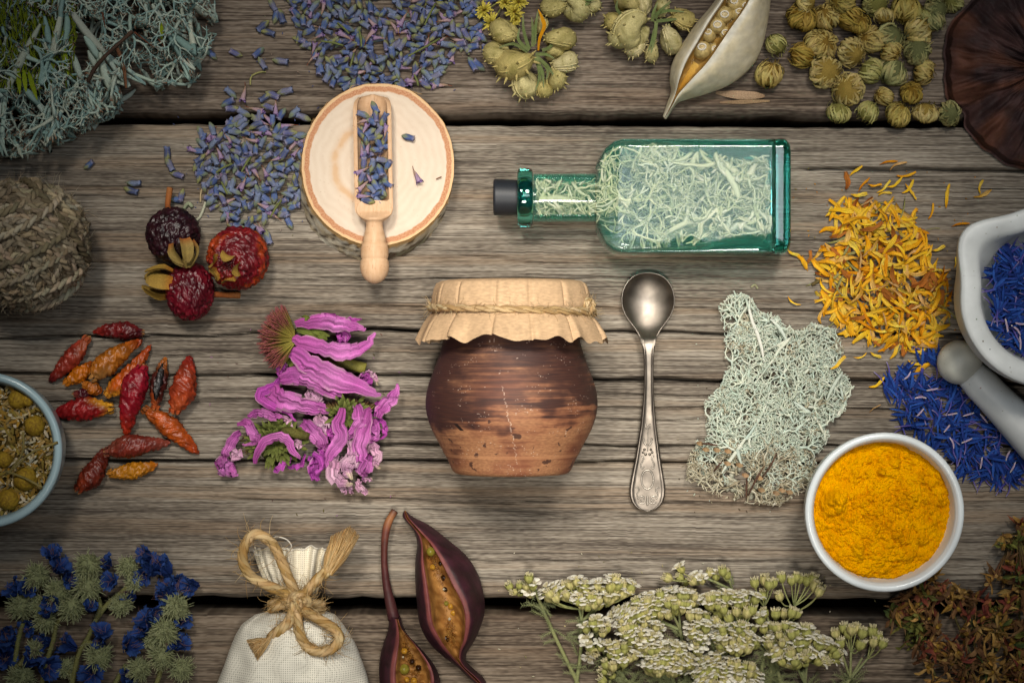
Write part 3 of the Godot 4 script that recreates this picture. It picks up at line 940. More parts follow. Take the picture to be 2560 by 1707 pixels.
func tea_spoon() -> void:
	var at := Vector3(1619, 0, 950)
	var o := thing("teaspoon", "tarnished silver teaspoon with embossed handle lying by the jar", "spoon", at)
	var m := mat("tarnished_silver", 0.34, 0.6)
	m.metallic = 1.0
	grain(m, noise_tex(0.02, 256, 5, FastNoiseLite.TYPE_SIMPLEX_SMOOTH, 0.72, 1.0, 41), 18, M.tex_bumps, 0.02)
	m.roughness_texture = M.tex_mottled
	m.roughness = 0.55
	# bowl: rows across
	var s := Shape.new()
	var silver := K("938a80")
	var rows := [[683, 4], [684, 14], [687, 26], [693, 38], [702, 48], [714, 56], [728, 62], [744, 65], [760, 65], [774, 62], [788, 56], [800, 48.5], [812, 39], [822, 31.5], [832, 25.5], [842, 20.5], [852, 17.5], [864, 15.5]]
	var na := 25
	for side in 2:
		for q in rows:
			for j in na:
				var t := 2.0 * j / (na - 1) - 1.0
				var z: float = q[0]
				var x: float = 1618.5 + t * q[1]
				var f := clampf((z - 683) / 150.0, 0, 1)
				var lift := 30.0 + 6.0 * f + 10.0 * smoothstep(820, 870, z)
				var dx: float = t * q[1] / 65.0
				var dz := (z - 752) / (69.0 if z < 752 else 92.0)
				var deep := maxf(0.0, 1.0 - dx * dx - dz * dz)
				var y := lift - 30.0 * pow(deep, 0.62) * (1.0 if z < 850 else 0.0)
				if z > 835: y += 2.0 * t * t
				s.add(Vector3(x, y - (2.6 if side else 0.0), z + (0.0)), silver * (1.0 + 0.12 * nz(x * 0.03, z * 0.03)))
	s.strip(0, rows.size(), na)
	s.strip(rows.size() * na, rows.size(), na, false, true)
	# edge all round
	var rim := []
	for side in [-1, 1]:
		var l := []
		for q in rows: l.append(Vector3(1618.5 + side * q[1], 30.0 + 6.0 * clampf((q[0] - 683) / 150.0, 0, 1) + 10.0 * smoothstep(820, 870, q[0]) - 1.3, q[0]))
		if side < 0: l.reverse()
		rim += l
	tube(s, rim, [1.9], [silver], 6)
	part("bowl", s, m, o)
	# handle: a long plate with raised edges
	var h := Shape.new()
	var hr := [[860, 16, 46, 0.2], [872, 14.5, 48, 0.5], [890, 13, 50, 1], [920, 12, 51, 1], [946, 11.8, 50, 1], [980, 12.8, 47, 1], [1020, 16, 42, 1], [1068, 21, 36, 1], [1110, 27, 31, 1], [1150, 33, 27, 1], [1180, 38.5, 24, 1], [1205, 43, 22, 1], [1222, 45, 20.5, 1], [1238, 44.5, 19, 1], [1252, 40.5, 18, 1], [1262, 34, 17.5, 1], [1270, 24, 17, 1], [1275, 12, 16.5, 1], [1277, 2, 16, 1]]
	var fine := []
	for k in 70:
		var f := k / 69.0 * (hr.size() - 1)
		var i := mini(int(f), hr.size() - 2)
		var row := []
		for w in 4: row.append(lerpf(hr[i][w], hr[i + 1][w], f - i))
		fine.append(row)
	var ts := [-1.0, -0.97, -0.9, -0.8, -0.72, -0.66, -0.5, -0.25, 0.0, 0.25, 0.5, 0.66, 0.72, 0.8, 0.9, 0.97, 1.0]
	for side in 2:
		for q in fine:
			for t in ts:
				var e: float = q[1]
				var into: float = (1.0 - absf(t)) * e
				var border := clampf(8.0, 2.0, e * 0.4)
				var y: float = q[2] + q[3] * (3.4 * exp(-pow((into - border * 0.55) / (border * 0.42), 2.0)) - 2.2 * (1.0 - smoothstep(0.0, border * 0.35, into)))
				if into > border and e > 18: y += 0.5
				if side: y = q[2] - 4.0 + (2.0 * absf(t))
				h.add(Vector3(1619.0 - 1.5 * smoothstep(1050, 1250, q[0]) + t * e, y, q[0]), silver * (1.0 if into < border else 0.86))
	h.strip(0, fine.size(), ts.size())
	h.strip(fine.size() * ts.size(), fine.size(), ts.size(), false, true)
	part("handle", h, m, o)
	# embossing
	var e := Shape.new()
	var yat := func(z: float) -> float:
		for k in fine.size() - 1:
			if fine[k + 1][0] >= z: return fine[k][2] + 0.6
		return 17.0
	var draw := func(pl: Array, r: float) -> void:
		var pts := []
		for q in pl: pts.append(Vector3(1617.5 + q[0], yat.call(q[1]) + 0.8, q[1]))
		tube(e, curve(pts, pl.size() * 3), [r], [K("cfc6ba")], 6)
	var oval := []
	for k in 17:
		var a := TAU * k / 16.0
		oval.append([cos(a) * 15.0, 1197 + sin(a) * 24.0])
	draw.call(oval, 2.2)
	var boss := Shape.new()
	for k in 17:
		var a := TAU * k / 16.0
		oval[k] = [cos(a) * 8.0, 1197 + sin(a) * 15.0]
	for sg in [-1.0, 1.0]:
		var scroll := []
		for k in 14:
			var a := k / 13.0 * 5.6
			scroll.append([sg * (14.0 + (9.0 - k * 0.45) * cos(a)), 1246 - (9.0 - k * 0.45) * sin(a)])
		draw.call(scroll, 1.8)
		draw.call([[sg * 23, 1246], [sg * 26, 1234], [sg * 21, 1224], [sg * 25, 1216], [sg * 29, 1219]], 1.7)
		draw.call([[sg * 4, 1252], [sg * 12, 1257], [sg * 22, 1254]], 1.7)
		draw.call([[sg * 8, 1164], [sg * 13, 1170], [sg * 17, 1162], [sg * 13, 1152], [sg * 10, 1144], [sg * 15, 1138]], 1.7)
		draw.call([[sg * 3, 1112], [sg * 9, 1104], [sg * 10, 1094]], 2.2)
		draw.call([[sg * 1, 1070], [sg * 6, 1066], [sg * 5, 1058]], 1.6)
		for q in [[sg * 8, 1122], [sg * 11, 1129], [sg * 5, 1134]]:
			var p := Vector3(1617.5 + q[0], yat.call(q[1]), q[1])
			tube(e, [p + Vector3(0, -2, 0), p + Vector3(0, 1.5, 0), p + Vector3(0, 2.6, 0)], [4.0, 3.2, 0.6], [K("cfc6ba")], 8)
	draw.call([[0, 1060], [0, 1075], [0, 1092], [0, 1110], [0, 1126]], 1.5)
	draw.call([[0, 1238], [0, 1250], [0, 1262]], 2.4)
	part("embossing", e, m, o)

func birch_image() -> Image:
	var w := 420
	var out := PackedByteArray()
	out.resize(w * w * 3)
	var n := FastNoiseLite.new(); n.seed = 5; n.frequency = 1.0; n.fractal_octaves = 3
	for y in w:
		for x in w:
			var p := Vector2(x - w * 0.5, y - w * 0.5) / (w * 0.5)
			var r := p.length()
			var q := p - Vector2(-0.10, 0.0)
			var a := q.angle()
			var d := q.length() * (1.0 + 0.05 * n.get_noise_2d(cos(a) * 2.0, sin(a) * 2.0))
			var ring := 0.5 + 0.5 * sin(d * 62.0 + 2.0 * n.get_noise_2d(p.x * 2.0, p.y * 2.0))
			var saw := n.get_noise_2d((p.x + p.y) * 4.0, (p.x - p.y) * 60.0)
			var col := Color(0.825, 0.76, 0.685).lerp(Color(0.785, 0.705, 0.62), ring * 0.35 + 0.3 * n.get_noise_2d(p.x * 3.0, p.y * 3.0) + 0.22 * saw)
			var stain := exp(-pow((d - 0.47) / 0.045, 2.0)) * smoothstep(0.2, -0.75, cos(a) + 0.1 * n.get_noise_2d(p.x * 4.0, 7.0)) * (0.7 + 0.5 * n.get_noise_2d(p.x * 5.0, p.y * 5.0))
			col = col.lerp(Color(0.78, 0.62, 0.46), clampf(stain, 0, 0.75))
			var rim := r + 0.012 * n.get_noise_2d(cos(p.angle()) * 6.0, sin(p.angle()) * 6.0)
			if rim > 0.895:
				var pith := Color(0.66, 0.42, 0.27).lerp(Color(0.78, 0.60, 0.45), clampf(0.4 + 0.9 * n.get_noise_2d(p.x * 40.0, p.y * 40.0), 0, 1))
				col = col.lerp(pith, smoothstep(0.895, 0.91, rim) * (0.95 if rim < 0.965 else 0.55))
			if rim > 0.968: col = col.lerp(Color(0.86, 0.72, 0.52), 0.7)
			if n.get_noise_2d(p.x * 30.0 + 50.0, p.y * 30.0) > 0.66: col = col.lerp(Color(0.55, 0.42, 0.32), 0.5)
			var o := (y * w + x) * 3
			out[o] = int(clampf(col.r, 0, 1) * 255); out[o + 1] = int(clampf(col.g, 0, 1) * 255); out[o + 2] = int(clampf(col.b, 0, 1) * 255)
	return Image.create_from_data(w, w, false, Image.FORMAT_RGB8, out)

func birch_slice() -> void:
	var h := 74.0
	var c := V(944, 411, h); c.y = 0
	var o := thing("birch_slice", "round slice of birch trunk with bark, under the wooden scoop", "wood slice", c)
	var s := Shape.new()
	var n := 110
	var edge := func(a: float) -> Vector2: return Vector2(cos(a) * 188.0, sin(a) * 201.0) * (1.0 + 0.012 * nz(cos(a) * 1.5, sin(a) * 1.5, 1.0) + 0.004 * nz(cos(a) * 9, sin(a) * 9, 2.0))
	for k in 9:
		for j in n:
			var e: Vector2 = edge.call(TAU * j / n) * (k / 8.0)
			s.add(Vector3(c.x + e.x, h - (1.5 if k == 8 else 0.0), c.z + e.y), Color.WHITE, Vector2(0.5 + 0.5 * cos(TAU * j / n) * k / 8.0, 0.5 + 0.5 * sin(TAU * j / n) * k / 8.0))
	s.strip(0, 9, n, true)
	var m := mat("birch_cut", 0.62, 0.4)
	m.albedo_texture = ImageTexture.create_from_image(birch_image())
	part("cut_face", s, m, o)
	var b := Shape.new()
	for k in 9:
		var f := k / 8.0
		for j in n:
			var a := TAU * j / n
			var e: Vector2 = edge.call(a)
			var rough := 4.0 * nz(cos(a) * 8, sin(a) * 8, f * 3.0) + 2.0 * nz(cos(a) * 20, sin(a) * 20, f * 6.0)
			e *= 1.0 + (0.008 + rough / 200.0) * minf(1.0, f * 4.0)
			var off := Vector2(-14, 34) * f
			var y := lerpf(h + (3.0 * nz(cos(a) * 14, sin(a) * 14, 4.0)), 0.0, f)
			var w := nz(cos(a) * 4, sin(a) * 4, f * 2.0)
			var col := K("e2dccb").lerp(K("c2b294"), clampf(0.5 + w, 0, 1))
			if nz(cos(a) * 7, sin(a) * 7, f * 9.0 + 40.0) > 0.42: col = K("4a3c30")
			if f < 0.13: col = K("c9a36c")
			if a > 0.85 and a < 1.45 and f > 0.55: col = K("5b4437").lerp(K("8d8a72"), clampf(0.5 + nz(a * 30.0, f * 9.0), 0, 1))
			b.add(Vector3(c.x + e.x + off.x, y, c.z + e.y + off.y), col)
	b.strip(0, 9, n, true)
	part("bark", b, M.dry_plant, o)
	var fl := Shape.new()
	for k in 26:
		var a := rr(0.4, 3.4) if k < 18 else rr(3.6, 5.6)
		var e: Vector2 = edge.call(a)
		var p := Vector3(c.x + e.x, h - rr(0, 14), c.z + e.y)
		var t := Vector3(-sin(a), rr(-0.2, 0.2), cos(a))
		petal(fl, curve([p, p + t * rr(6, 14) + Vector3(cos(a), 0.4, sin(a)) * rr(0.5, 4), p + t * rr(14, 26) + Vector3(cos(a), 0.6, sin(a)) * rr(1, 7)], 5), [1.5, 3.0, 0.6], [K("d8b684"), K("c49a62")], 0.2, 0.1, Vector3(cos(a), 0.5, sin(a)), 3)
	part("bark_flake", fl, M.petal, o, "stuff")

func wooden_scoop() -> void:
	var m := mat("beech", 0.55, 0.4)
	var im := PackedByteArray()
	var w := 128
	im.resize(w * w * 3)
	var n := FastNoiseLite.new(); n.seed = 9; n.frequency = 1.0
	for y in w:
		for x in w:
			var g := n.get_noise_2d(x * 0.10, y * 0.02)
			var fleck := n.get_noise_2d(x * 0.32 + 50.0, y * 0.055)
			var col := Color(0.83, 0.695, 0.56).lerp(Color(0.775, 0.62, 0.475), clampf(0.5 + g, 0, 1))
			if fleck > 0.50: col = col.lerp(Color(0.62, 0.43, 0.29), 0.75)
			var o2 := (y * w + x) * 3
			im[o2] = int(col.r * 255); im[o2 + 1] = int(col.g * 255); im[o2 + 2] = int(col.b * 255)
	grain(m, ImageTexture.create_from_image(Image.create_from_data(w, w, false, Image.FORMAT_RGB8, im)), 36)
	var top := 76.0
	var ay := top + 47.0
	var k := 1.0 - ay / EYE
	var X := func(px: float) -> float: return CX + (px - CX) * k
	var Z := func(pz: float) -> float: return CZ + (pz - CZ) * k
	var o := thing("wooden_scoop", "small beech scoop with turned handle, holding lavender buds on the birch slice", "scoop", Vector3(X.call(933), top, Z.call(420)))
	var s := Shape.new()
	var rows := 40; var na := 25
	for side in 2:
		for r in rows:
			var f := r / (rows - 1.0)
			var z := lerpf(231, 556, f)
			var lean := lerpf(-2.0, 4.0, f)
			# how far up the wall goes: short at the mouth, full from a third on
			var mouth := clampf((z - 231) / 60.0, 0.0, 1.0)
			var reach := lerpf(0.12, PI * 0.5, sqrt(1.0 - pow(1.0 - mouth, 2.0)))
			var rad := 48.0
			if z > 520: rad = 48.0 - 28.0 * pow((z - 520) / 36.0, 2.0)
			var thick := 10.0
			if side and z > 500: thick = 10.0 + 40.0 * smoothstep(500, 522, z)
			for j in na:
				var t := (2.0 * j / (na - 1) - 1.0) * reach
				var rad2 := rad if side == 0 else maxf(0.5, rad - thick)
				var y := ay - cos(t) * rad2
				if side and z > 516: y = minf(ay, ay - cos(t) * rad2)
				s.add(Vector3(X.call(931 + lean) + sin(t) * rad2 * k, y, Z.call(z)), Color.WHITE)
	s.strip(0, rows, na)
	s.strip(rows * na, rows, na, false, true)
	for r in rows - 1:
		for j in [0, na - 1]:
			var a: int = r * na + j
			var b: int = rows * na + r * na + j
			s.quad(a, b, b + na, a + na)
	for j in na - 1:
		s.quad(j, j + 1, rows * na + j + 1, rows * na + j)
	part("trough", s, m, o)
	# closing wall between trough and handle, then the turned handle
	var h := Shape.new()
	var prof := [[500, 0.5], [502, 30], [507, 40], [522, 46.5], [534, 44], [545, 35], [552, 22.5], [560, 20.5], [572, 22.5], [586, 26], [598, 28.5], [604, 29.5], [606, 28], [608, 30.5], [614, 33], [625, 35], [638, 35], [645, 33.5], [647, 32], [649, 33.5], [654, 35.5], [665, 36.5], [676, 35.5], [688, 31.5], [698, 24.5], [705, 15], [708.5, 5], [709, 0.4]]
	for q in prof:
		for j in 36:
			var a := TAU * j / 36.0
			var up: float = sin(a) * q[1]
			if q[0] < 540: up = minf(up, 1.5)
			h.add(Vector3(X.call(935.5) + cos(a) * q[1] * k, ay - 8.0 * smoothstep(545, 600, q[0]) + up * k, Z.call(q[0])), Color.WHITE)
	h.strip(0, prof.size(), 36, true, false)
	part("handle", h, m, o)

# ---- heaps of small dried things ------------------------------------------------------------------
func poly(a: Array) -> PackedVector2Array:
	var p := PackedVector2Array()
	for k in a.size() / 2: p.append(Vector2(a[2 * k], a[2 * k + 1]))
	return p
# n places in a polygon, not too close together; [x, z] pairs
func places(pg: PackedVector2Array, n: int, apart: float, inner := 0.0) -> Array:
	var lo := pg[0]; var hi := pg[0]
	for p in pg: lo = lo.min(p); hi = hi.max(p)
	var out := []
	var tries := 0
	var mid := (lo + hi) * 0.5
	while out.size() < n and tries < n * 60:
		tries += 1
		var p := Vector2(rr(lo.x, hi.x), rr(lo.y, hi.y))
		if inner > 0.0: p = mid + (p - mid) * pow(rng.randf(), inner)
		if not Geometry2D.is_point_in_polygon(p, pg): continue
		var ok := true
		for q in out:
			if q.distance_squared_to(p) < apart * apart: ok = false; break
		if ok: out.append(p)
	return out
func edge_gap(p: Vector2, pg: PackedVector2Array) -> float:
	var best := 1e9
	for k in pg.size():
		best = minf(best, p.distance_to(Geometry2D.get_closest_point_to_segment(p, pg[k], pg[(k + 1) % pg.size()])))
	return best
# a copy of a mesh as a thing of its own
func put(called: String, mesh: Mesh, m: Material, at: Vector3, turn: Basis, scale: float, label: String, category: String, group: String) -> void:
	var o := MeshInstance3D.new()
	o.name = numbered(called)
	o.mesh = mesh
	o.material_override = m
	add_child(o)
	o.transform = Transform3D(turn.scaled(Vector3.ONE * scale), to_m(at))
	meta(o, label, category, group)
func mass(called: String, meshes: Array, m: Material, spots: Array, label: String, category: String) -> void:
	# spots: [mesh number, Transform3D in u]
	var s := Shape.new()
	for q in spots: s.merge(meshes[q[0]], q[1])
	single(called, s, m, label, category, Vector3(spots[0][1].origin.x, 0, spots[0][1].origin.z), "", "stuff")

func lavender_shape(kind: int) -> Shape:
	var s := Shape.new()
	var L := rr(31, 38)
	var blue: Color = [K("566aa6"), K("475a98"), K("707ca4"), K("60629a"), K("5068a2"), K("77779a"), K("455084"), K("7480a2")][kind % 8]
	var green: Color = pick([K("98985c"), K("8b8f62"), K("a39a66"), K("7f8a6c")])
	var tip: Color = pick([K("a8a4c4"), K("8e9cc8"), K("b4a8b8")])
	if kind >= 8: blue = pick([K("b79aa4"), K("a58cb0"), K("c0a494")]); green = K("a88a70"); tip = K("8f74b0")
	var sides := 12
	var prof := [1.2, 4.4, 6.8, 8.2, 8.7, 8.5, 8.0, 7.5, 7.7, 8.2]
	if kind >= 8: prof = [0.8, 2.2, 3.0, 3.6, 4.2, 5.0, 5.4, 6.0, 7.5, 9.0]
	var bend := rr(-3, 3)
	for k in prof.size():
		var f := k / (prof.size() - 1.0)
		for j in sides:
			var a := TAU * j / sides
			var rib := (0.45 if j % 2 == 0 else -0.45) * smoothstep(0.0, 0.3, f)
			var lobe := (2.2 if j % 3 == 0 else 0.0) if k == prof.size() - 1 else 0.0
			var w: float = prof[k] + rib + (0.8 if lobe > 0 else 0.0)
			var streak := green.lerp(blue, clampf(smoothstep(0.12, 0.55, f + 0.14 * sin(a * 2.0 + kind)) + (0.15 if j % 2 == 0 else -0.25), 0, 1))
			s.add(Vector3((f - 0.5) * L + lobe, sin(a) * w * 0.92 + sin(f * PI) * bend, cos(a) * w), streak.lerp(tip, smoothstep(0.82, 1.0, f) * 0.8) * (1.0 + rr(-0.08, 0.08)))
	s.strip(0, prof.size(), sides, true)
	var m := s.add(Vector3(L * 0.5 - 5.0, 0, 0), Color(0.02, 0.02, 0.04))
	for j in sides: s.tri(m, s.v.size() - 1 - sides + j, s.v.size() - 1 - sides + (j + 1) % sides)
	if kind >= 8:
		for j in 4:
			var a := TAU * j / 4.0 + 0.4
			petal(s, [Vector3(L * 0.5 - 1, sin(a) * 7, cos(a) * 7), Vector3(L * 0.5 + 4, sin(a) * 11, cos(a) * 11)], [3, 2.4], [tip], 0.1, 0.2, Vector3(1, 0, 0), 3)
		tube(s, [Vector3(-L * 0.5, 0, 0), Vector3(-L * 0.5 - 10, 2, rr(-3, 3))], [1.0, 0.8], [K("8a4a30")], 4)
	return s

func lavender() -> void:
	var shapes := []; var meshes := []
	for k in 11:
		shapes.append(lavender_shape(k)); meshes.append(mesh_of(shapes[k], Vector3.ZERO))
	var tone := ["blue", "dark blue", "pale grey blue", "violet blue", "clear blue", "greyish lilac", "deep slate blue", "silvery blue", "withered pink lilac", "withered mauve", "withered buff"]
	var pick_kind := func() -> int: return rng.randi() % 8 if rng.randf() < 0.8 else 8 + rng.randi() % 3
	var turn := func(steep: float) -> Basis: return Basis.from_euler(Vector3(rr(0, TAU), rr(0, TAU), rr(-steep, steep)))
	var low := []
	var heaps := [
		[poly([705, -60, 1230, -60, 1225, 40, 1190, 110, 1150, 140, 1100, 165, 1110, 205, 1060, 215, 960, 225, 850, 225, 815, 190, 760, 130, 735, 80]), 172, 158, "%s dried lavender bud in the broad heap behind the birch slice", "lavender buds heaped behind the birch slice"],
		[poly([575, 300, 640, 290, 755, 325, 772, 390, 762, 470, 745, 520, 690, 560, 600, 590, 560, 545, 520, 500, 490, 430, 480, 370, 520, 330]), 96, 88, "%s dried lavender bud in the small heap beside the birch slice", "lavender buds heaped beside the birch slice"]]
	for h in heaps:
		var pg: PackedVector2Array = h[0]
		for p in places(pg, h[2], 17.0):
			low.append([pick_kind.call(), Transform3D(turn.call(0.25), Vector3(p.x, 7.5, p.y))])
		for p in places(pg, h[1], 18.5):
			var up := clampf(edge_gap(p, pg) / 34.0, 0.0, 1.0)
			var kd: int = pick_kind.call()
			put("lavender_bud", meshes[kd], M.dry_plant, Vector3(p.x, 8.0 + up * rr(10, 17), p.y), turn.call(0.45 * up + 0.05), rr(0.7, 1.04), h[3] % tone[kd], "lavender bud", h[4])
	mass("lavender_underlayer", shapes, M.dry_plant, low, "lower layer of dried lavender buds in the two heaps", "lavender")
	# loose ones on the wood
	for q in [[531, 139], [591, 134], [647, 131], [655, 158], [700, 153], [688, 44], [702, 40], [659, 65], [669, 83], [681, 12], [578, 234], [610, 234], [664, 241], [681, 238], [712, 229], [569, 258], [582, 272], [334, 457], [327, 475], [221, 413], [417, 387], [423, 410], [442, 438], [500, 330], [530, 322], [1142, 100], [1166, 118], [1204, 95], [1212, 128], [1198, 165], [1180, 160], [1080, 205], [1100, 215], [655, 520], [724, 560], [706, 535], [670, 592], [575, 580], [440, 500], [455, 488], [612, 283], [640, 275], [668, 268], [690, 270], [705, 285], [640, 300], [668, 295], [760, 295], [735, 283], [590, 300]]:
		var kd: int = pick_kind.call()
		put("lavender_bud", meshes[kd], M.dry_plant, Vector3(q[0], 8.0, q[1]), Basis.from_euler(Vector3(rr(0, TAU), rr(0, TAU), rr(-0.05, 0.05))), rr(0.9, 1.08), "single %s lavender bud strewn loosely on the bare wood" % tone[kd], "lavender bud", "loose lavender buds on the wood")
	# in the scoop
	var n := 0
	for p in places(poly([902, 285, 935, 262, 958, 285, 970, 330, 968, 505, 935, 515, 905, 500, 898, 400]), 40, 15.0):
		var y := 112.0 + rr(0, 14)
		var kd: int = pick_kind.call()
		put("lavender_bud", meshes[kd], M.dry_plant, V(p.x, p.y, y), turn.call(0.4), rr(0.85, 1.02), "%s dried lavender bud lying in the trough of the beech scoop" % tone[kd], "lavender bud", "lavender buds in the wooden scoop")
	for p in places(poly([905, 290, 935, 270, 960, 330, 960, 500, 908, 495]), 30, 13.0):
		n += 1
		var kd: int = pick_kind.call()
		put("lavender_bud", meshes[kd], M.dry_plant, V(p.x, p.y, 99.0), turn.call(0.3), rr(0.85, 1.0), "%s dried lavender bud lying in the trough of the beech scoop" % tone[kd], "lavender bud", "lavender buds in the wooden scoop")
	put("lavender_bud", meshes[1], M.dry_plant, V(1019, 343, 82), Basis(Vector3.UP, -0.25), 0.9, "single greenish lavender bud on the birch slice's cut face", "lavender bud", "")
	put("lavender_corolla", meshes[9], M.dry_plant, V(1041, 440, 82), Basis(Vector3.UP, -1.1), 1.0, "pale withered lavender flower tube on the birch slice's cut face", "lavender flower", "")
	# green stalk scraps among the buds
	for q in [[1075, 35, 1.1, 60], [1060, 118, 0.5, 90], [858, 70, 2.4, 40], [900, 95, 1.7, 44], [830, 108, -0.2, 56], [560, 420, 0.5, 46], [615, 410, 1.0, 44], [560, 470, 2.0, 34], [690, 520, 1.0, 50], [1040, 200, 1.9, 30], [880, 150, 1.3, 36]]:
		var s := Shape.new()
		var a: float = q[2]; var l: float = q[3] * 0.5
		var d := Vector3(cos(a), 0.02, -sin(a)); var c := V(q[0], q[1], 34)
		tube(s, curve([c - d * l, c + Vector3(rr(-3, 3), 1, rr(-3, 3)), c + d * l], 6), [2.0, 3.0, 2.4], [vary(K("7c8450")), vary(K("6b7440"))], 6)
		single("stalk_scrap", s, M.dry_plant, "short green stalk scrap lying among the lavender buds", "stalk", c - Vector3(0, 3, 0), "stalk scraps among the lavender")

func bud_shape(kind: int) -> Shape:
	# a closed flower head: thin petals curving from the foot to the crown of a ball of radius 34
	var s := Shape.new()
	var R := 34.0
	var ylw: Array = [[K("b9a355"), K("a88b3e"), K("c7b468")], [K("c2ad66"), K("ae934a"), K("d0bd80")], [K("a58a3c"), K("8f6f2a"), K("b69c4e")], [K("aaa562"), K("94904e"), K("c0b878")], [K("bda45a"), K("9a7a34"), K("cdb876")], [K("9a9a66"), K("7f8254"), K("b4ac74")]][kind]
	lump(s, curve([Vector3(0, -R * 0.8, 0), Vector3(0, -R * 0.3, 0), Vector3(0, R * 0.3, 0), Vector3(0, R * 0.72, 0)], 8), [4.0, R * 0.75, R * 0.86, R * 0.74, 3.0], 12, 0.1, 0.06, func(f, a, w): return ylw[1] * 0.8)
	for k in 110:
		var th := rr(0, TAU)
		var lay := k % 3
		var r0 := R * (0.84 + 0.09 * lay)
		var end := rr(0.15, 0.75) if kind % 2 == 0 else rr(0.45, 1.2)
		var pts := []
		var sw := rr(-1.1, 1.1)
		for j in 7:
			var f := j / 6.0
			var ph := lerpf(2.75, end, f)
			var t2 := th + sw * f * f
			var r := r0 * (1.0 + 0.07 * sin(f * 3.0 + k)) * (1.0 + (0.16 if k % 5 == 0 else -0.16) * smoothstep(0.65, 1.0, f))
			pts.append(Vector3(sin(ph) * cos(t2) * r, cos(ph) * r * 0.86, sin(ph) * sin(t2) * r))
		var b := vary(ylw[0], 0.15)
		var brown := K("6d4a1e")
		petal(s, pts, [1.5, 2.6, 3.3, 2.8, 1.2], [vary(ylw[1], 0.25) * 0.8, b, vary(ylw[2], 0.22), b if rng.randf() < 0.7 else brown.lerp(b, 0.4)], -0.45, 0.12, Vector3(cos(th), 0.3, sin(th)), 3)
	for k in 9:
		var th := TAU * k / 9.0
		var pts := []
		for j in 4:
			var ph := lerpf(3.05, 2.55 - 0.15 * (k % 3), j / 3.0)
			pts.append(Vector3(sin(ph) * cos(th), cos(ph) * 0.88, sin(ph) * sin(th)) * R * 1.02)
		petal(s, pts, [3, 6, 5, 2], [K("7c7d55"), K("8e8d66")], -0.2, 0.0, Vector3(cos(th), -0.3, sin(th)), 3)
	tube(s, [Vector3(0, -R * 0.86, 0), Vector3(1, -R * 1.05, 1)], [4.5, 3.5], [K("6e6a45")], 7)
	return s

func flower_buds() -> void:
	var meshes := []
	for k in 6: meshes.append(mesh_of(bud_shape(k), Vector3.ZERO))
	var spots := [[1942, 112, 31, 3], [1925, 185, 36, 4], [2006, 42, 38, 2], [2068, 40, 36, 4], [2128, 45, 38, 2], [2018, 2, 32, 1], [2040, 104, 35, 4], [2006, 138, 34, 2], [2060, 112, 36, 4], [2131, 131, 39, 1], [2065, 179, 39, 1], [2178, 98, 35, 4], [2228, 92, 36, 5], [2300, 77, 36, 1], [2295, 125, 36, 5], [2178, 176, 34, 3], [2234, 176, 38, 5], [2122, 223, 39, 1], [2312, 181, 33, 4], [2280, 232, 34, 2], [2211, 241, 26, 4], [2098, 280, 33, 3], [2170, 280, 34, 3], [2247, 286, 33, 0], [2315, 280, 33, 1], [2375, 283, 31, 5], [2268, 27, 39, 0], [2190, 6, 38, 3], [2342, 24, 30, 5], [2211, 40, 24, 1], [2309, 40, 22, 3], [2385, 4, 27, 3], [2107, 6, 33, 0], [2150, 60, 26, 2], [2230, 130, 28, 4], [2340, 55, 26, 5]]
	for q in spots:
		var r: float = q[2] * 0.97
		var up := r * 0.86
		for p in spots:
			if p != q and p[2] > q[2] + 1.0 and Vector2(p[0] - q[0], p[1] - q[1]).length() < (p[2] + q[2]) * 0.66: up = r + 18.0
		var lone: bool = q[0] < 1960 and q[1] > 90
		put("flower_bud", meshes[q[3]], M.petal, V(q[0], q[1], up), Basis.from_euler(Vector3(rr(-1.0, 1.6), rr(0, TAU), rr(-0.8, 0.8))) * Basis.from_scale(Vector3(rr(0.82, 1.14), rr(0.9, 1.25), rr(0.82, 1.14))), r / 34.0, "closed dried yellow flower head lying beside the white seed pod" if lone else "%s in the cluster by the wrinkled dark disc" % ["frayed golden dried flower head", "cream rayed dried flower head", "brown edged ochre dried flower head", "dull olive dried flower head", "shaggy golden brown dried flower head", "grey green dried flower head"][q[3]], "flower head", "dried flower heads by the seed pod" if lone else "dried yellow flower heads in a cluster")

func calendula_shape(kind: int) -> Shape:
	var s := Shape.new()
	var cols: Array = [[K("f8be22"), K("f2b016"), K("fccf44")], [K("f0a416"), K("e89410"), K("f6b830")], [K("f2bc30"), K("eab020"), K("f8d25a")], [K("d8860c"), K("c87608"), K("e49a20")], [K("f6c838"), K("efb21c"), K("fad860")], [K("eaa21a"), K("de9410"), K("f4b834")], [K("e0a83c"), K("c9923a"), K("ecc070")], [K("a8642a"), K("8a4a1e"), K("b87434")], [K("9a9458"), K("84804a"), K("a8a26c")], [K("f0b424"), K("e69a12"), K("f6c848")], [K("c89a58"), K("b88648"), K("d8b27a")], [K("f4be28"), K("eea818"), K("f8cc4c")]][kind % 12]
	var L := rr(22, 35)
	var bow := rr(-9, 9); var lift := rr(-5, 9)
	var pts := curve([Vector3(-L, rr(-2, 4), rr(-4, 4)), Vector3(-L * 0.35, lift * 0.6, bow), Vector3(L * 0.35, lift, bow * 0.7), Vector3(L, rr(-2, 6), rr(-6, 6))], 9)
	var w := rr(2.4, 4.6) if kind % 5 < 2 else rr(4.6, 7.4)
	if kind % 12 in [8, 10]: w *= 0.55
	petal(s, pts, [w * 0.3, w * 0.8, w, w * 1.05, w * (0.35 if kind % 3 == 0 else 0.75)], [vary(cols[1]) * 0.75, vary(cols[0]), vary(cols[2]), vary(cols[0])], rr(-0.5, 0.5), 0.25, Vector3(rr(-0.4, 0.4), 1, rr(-0.6, 0.6)).normalized(), 7, 0.25, 0.9, 0.45)
	return s

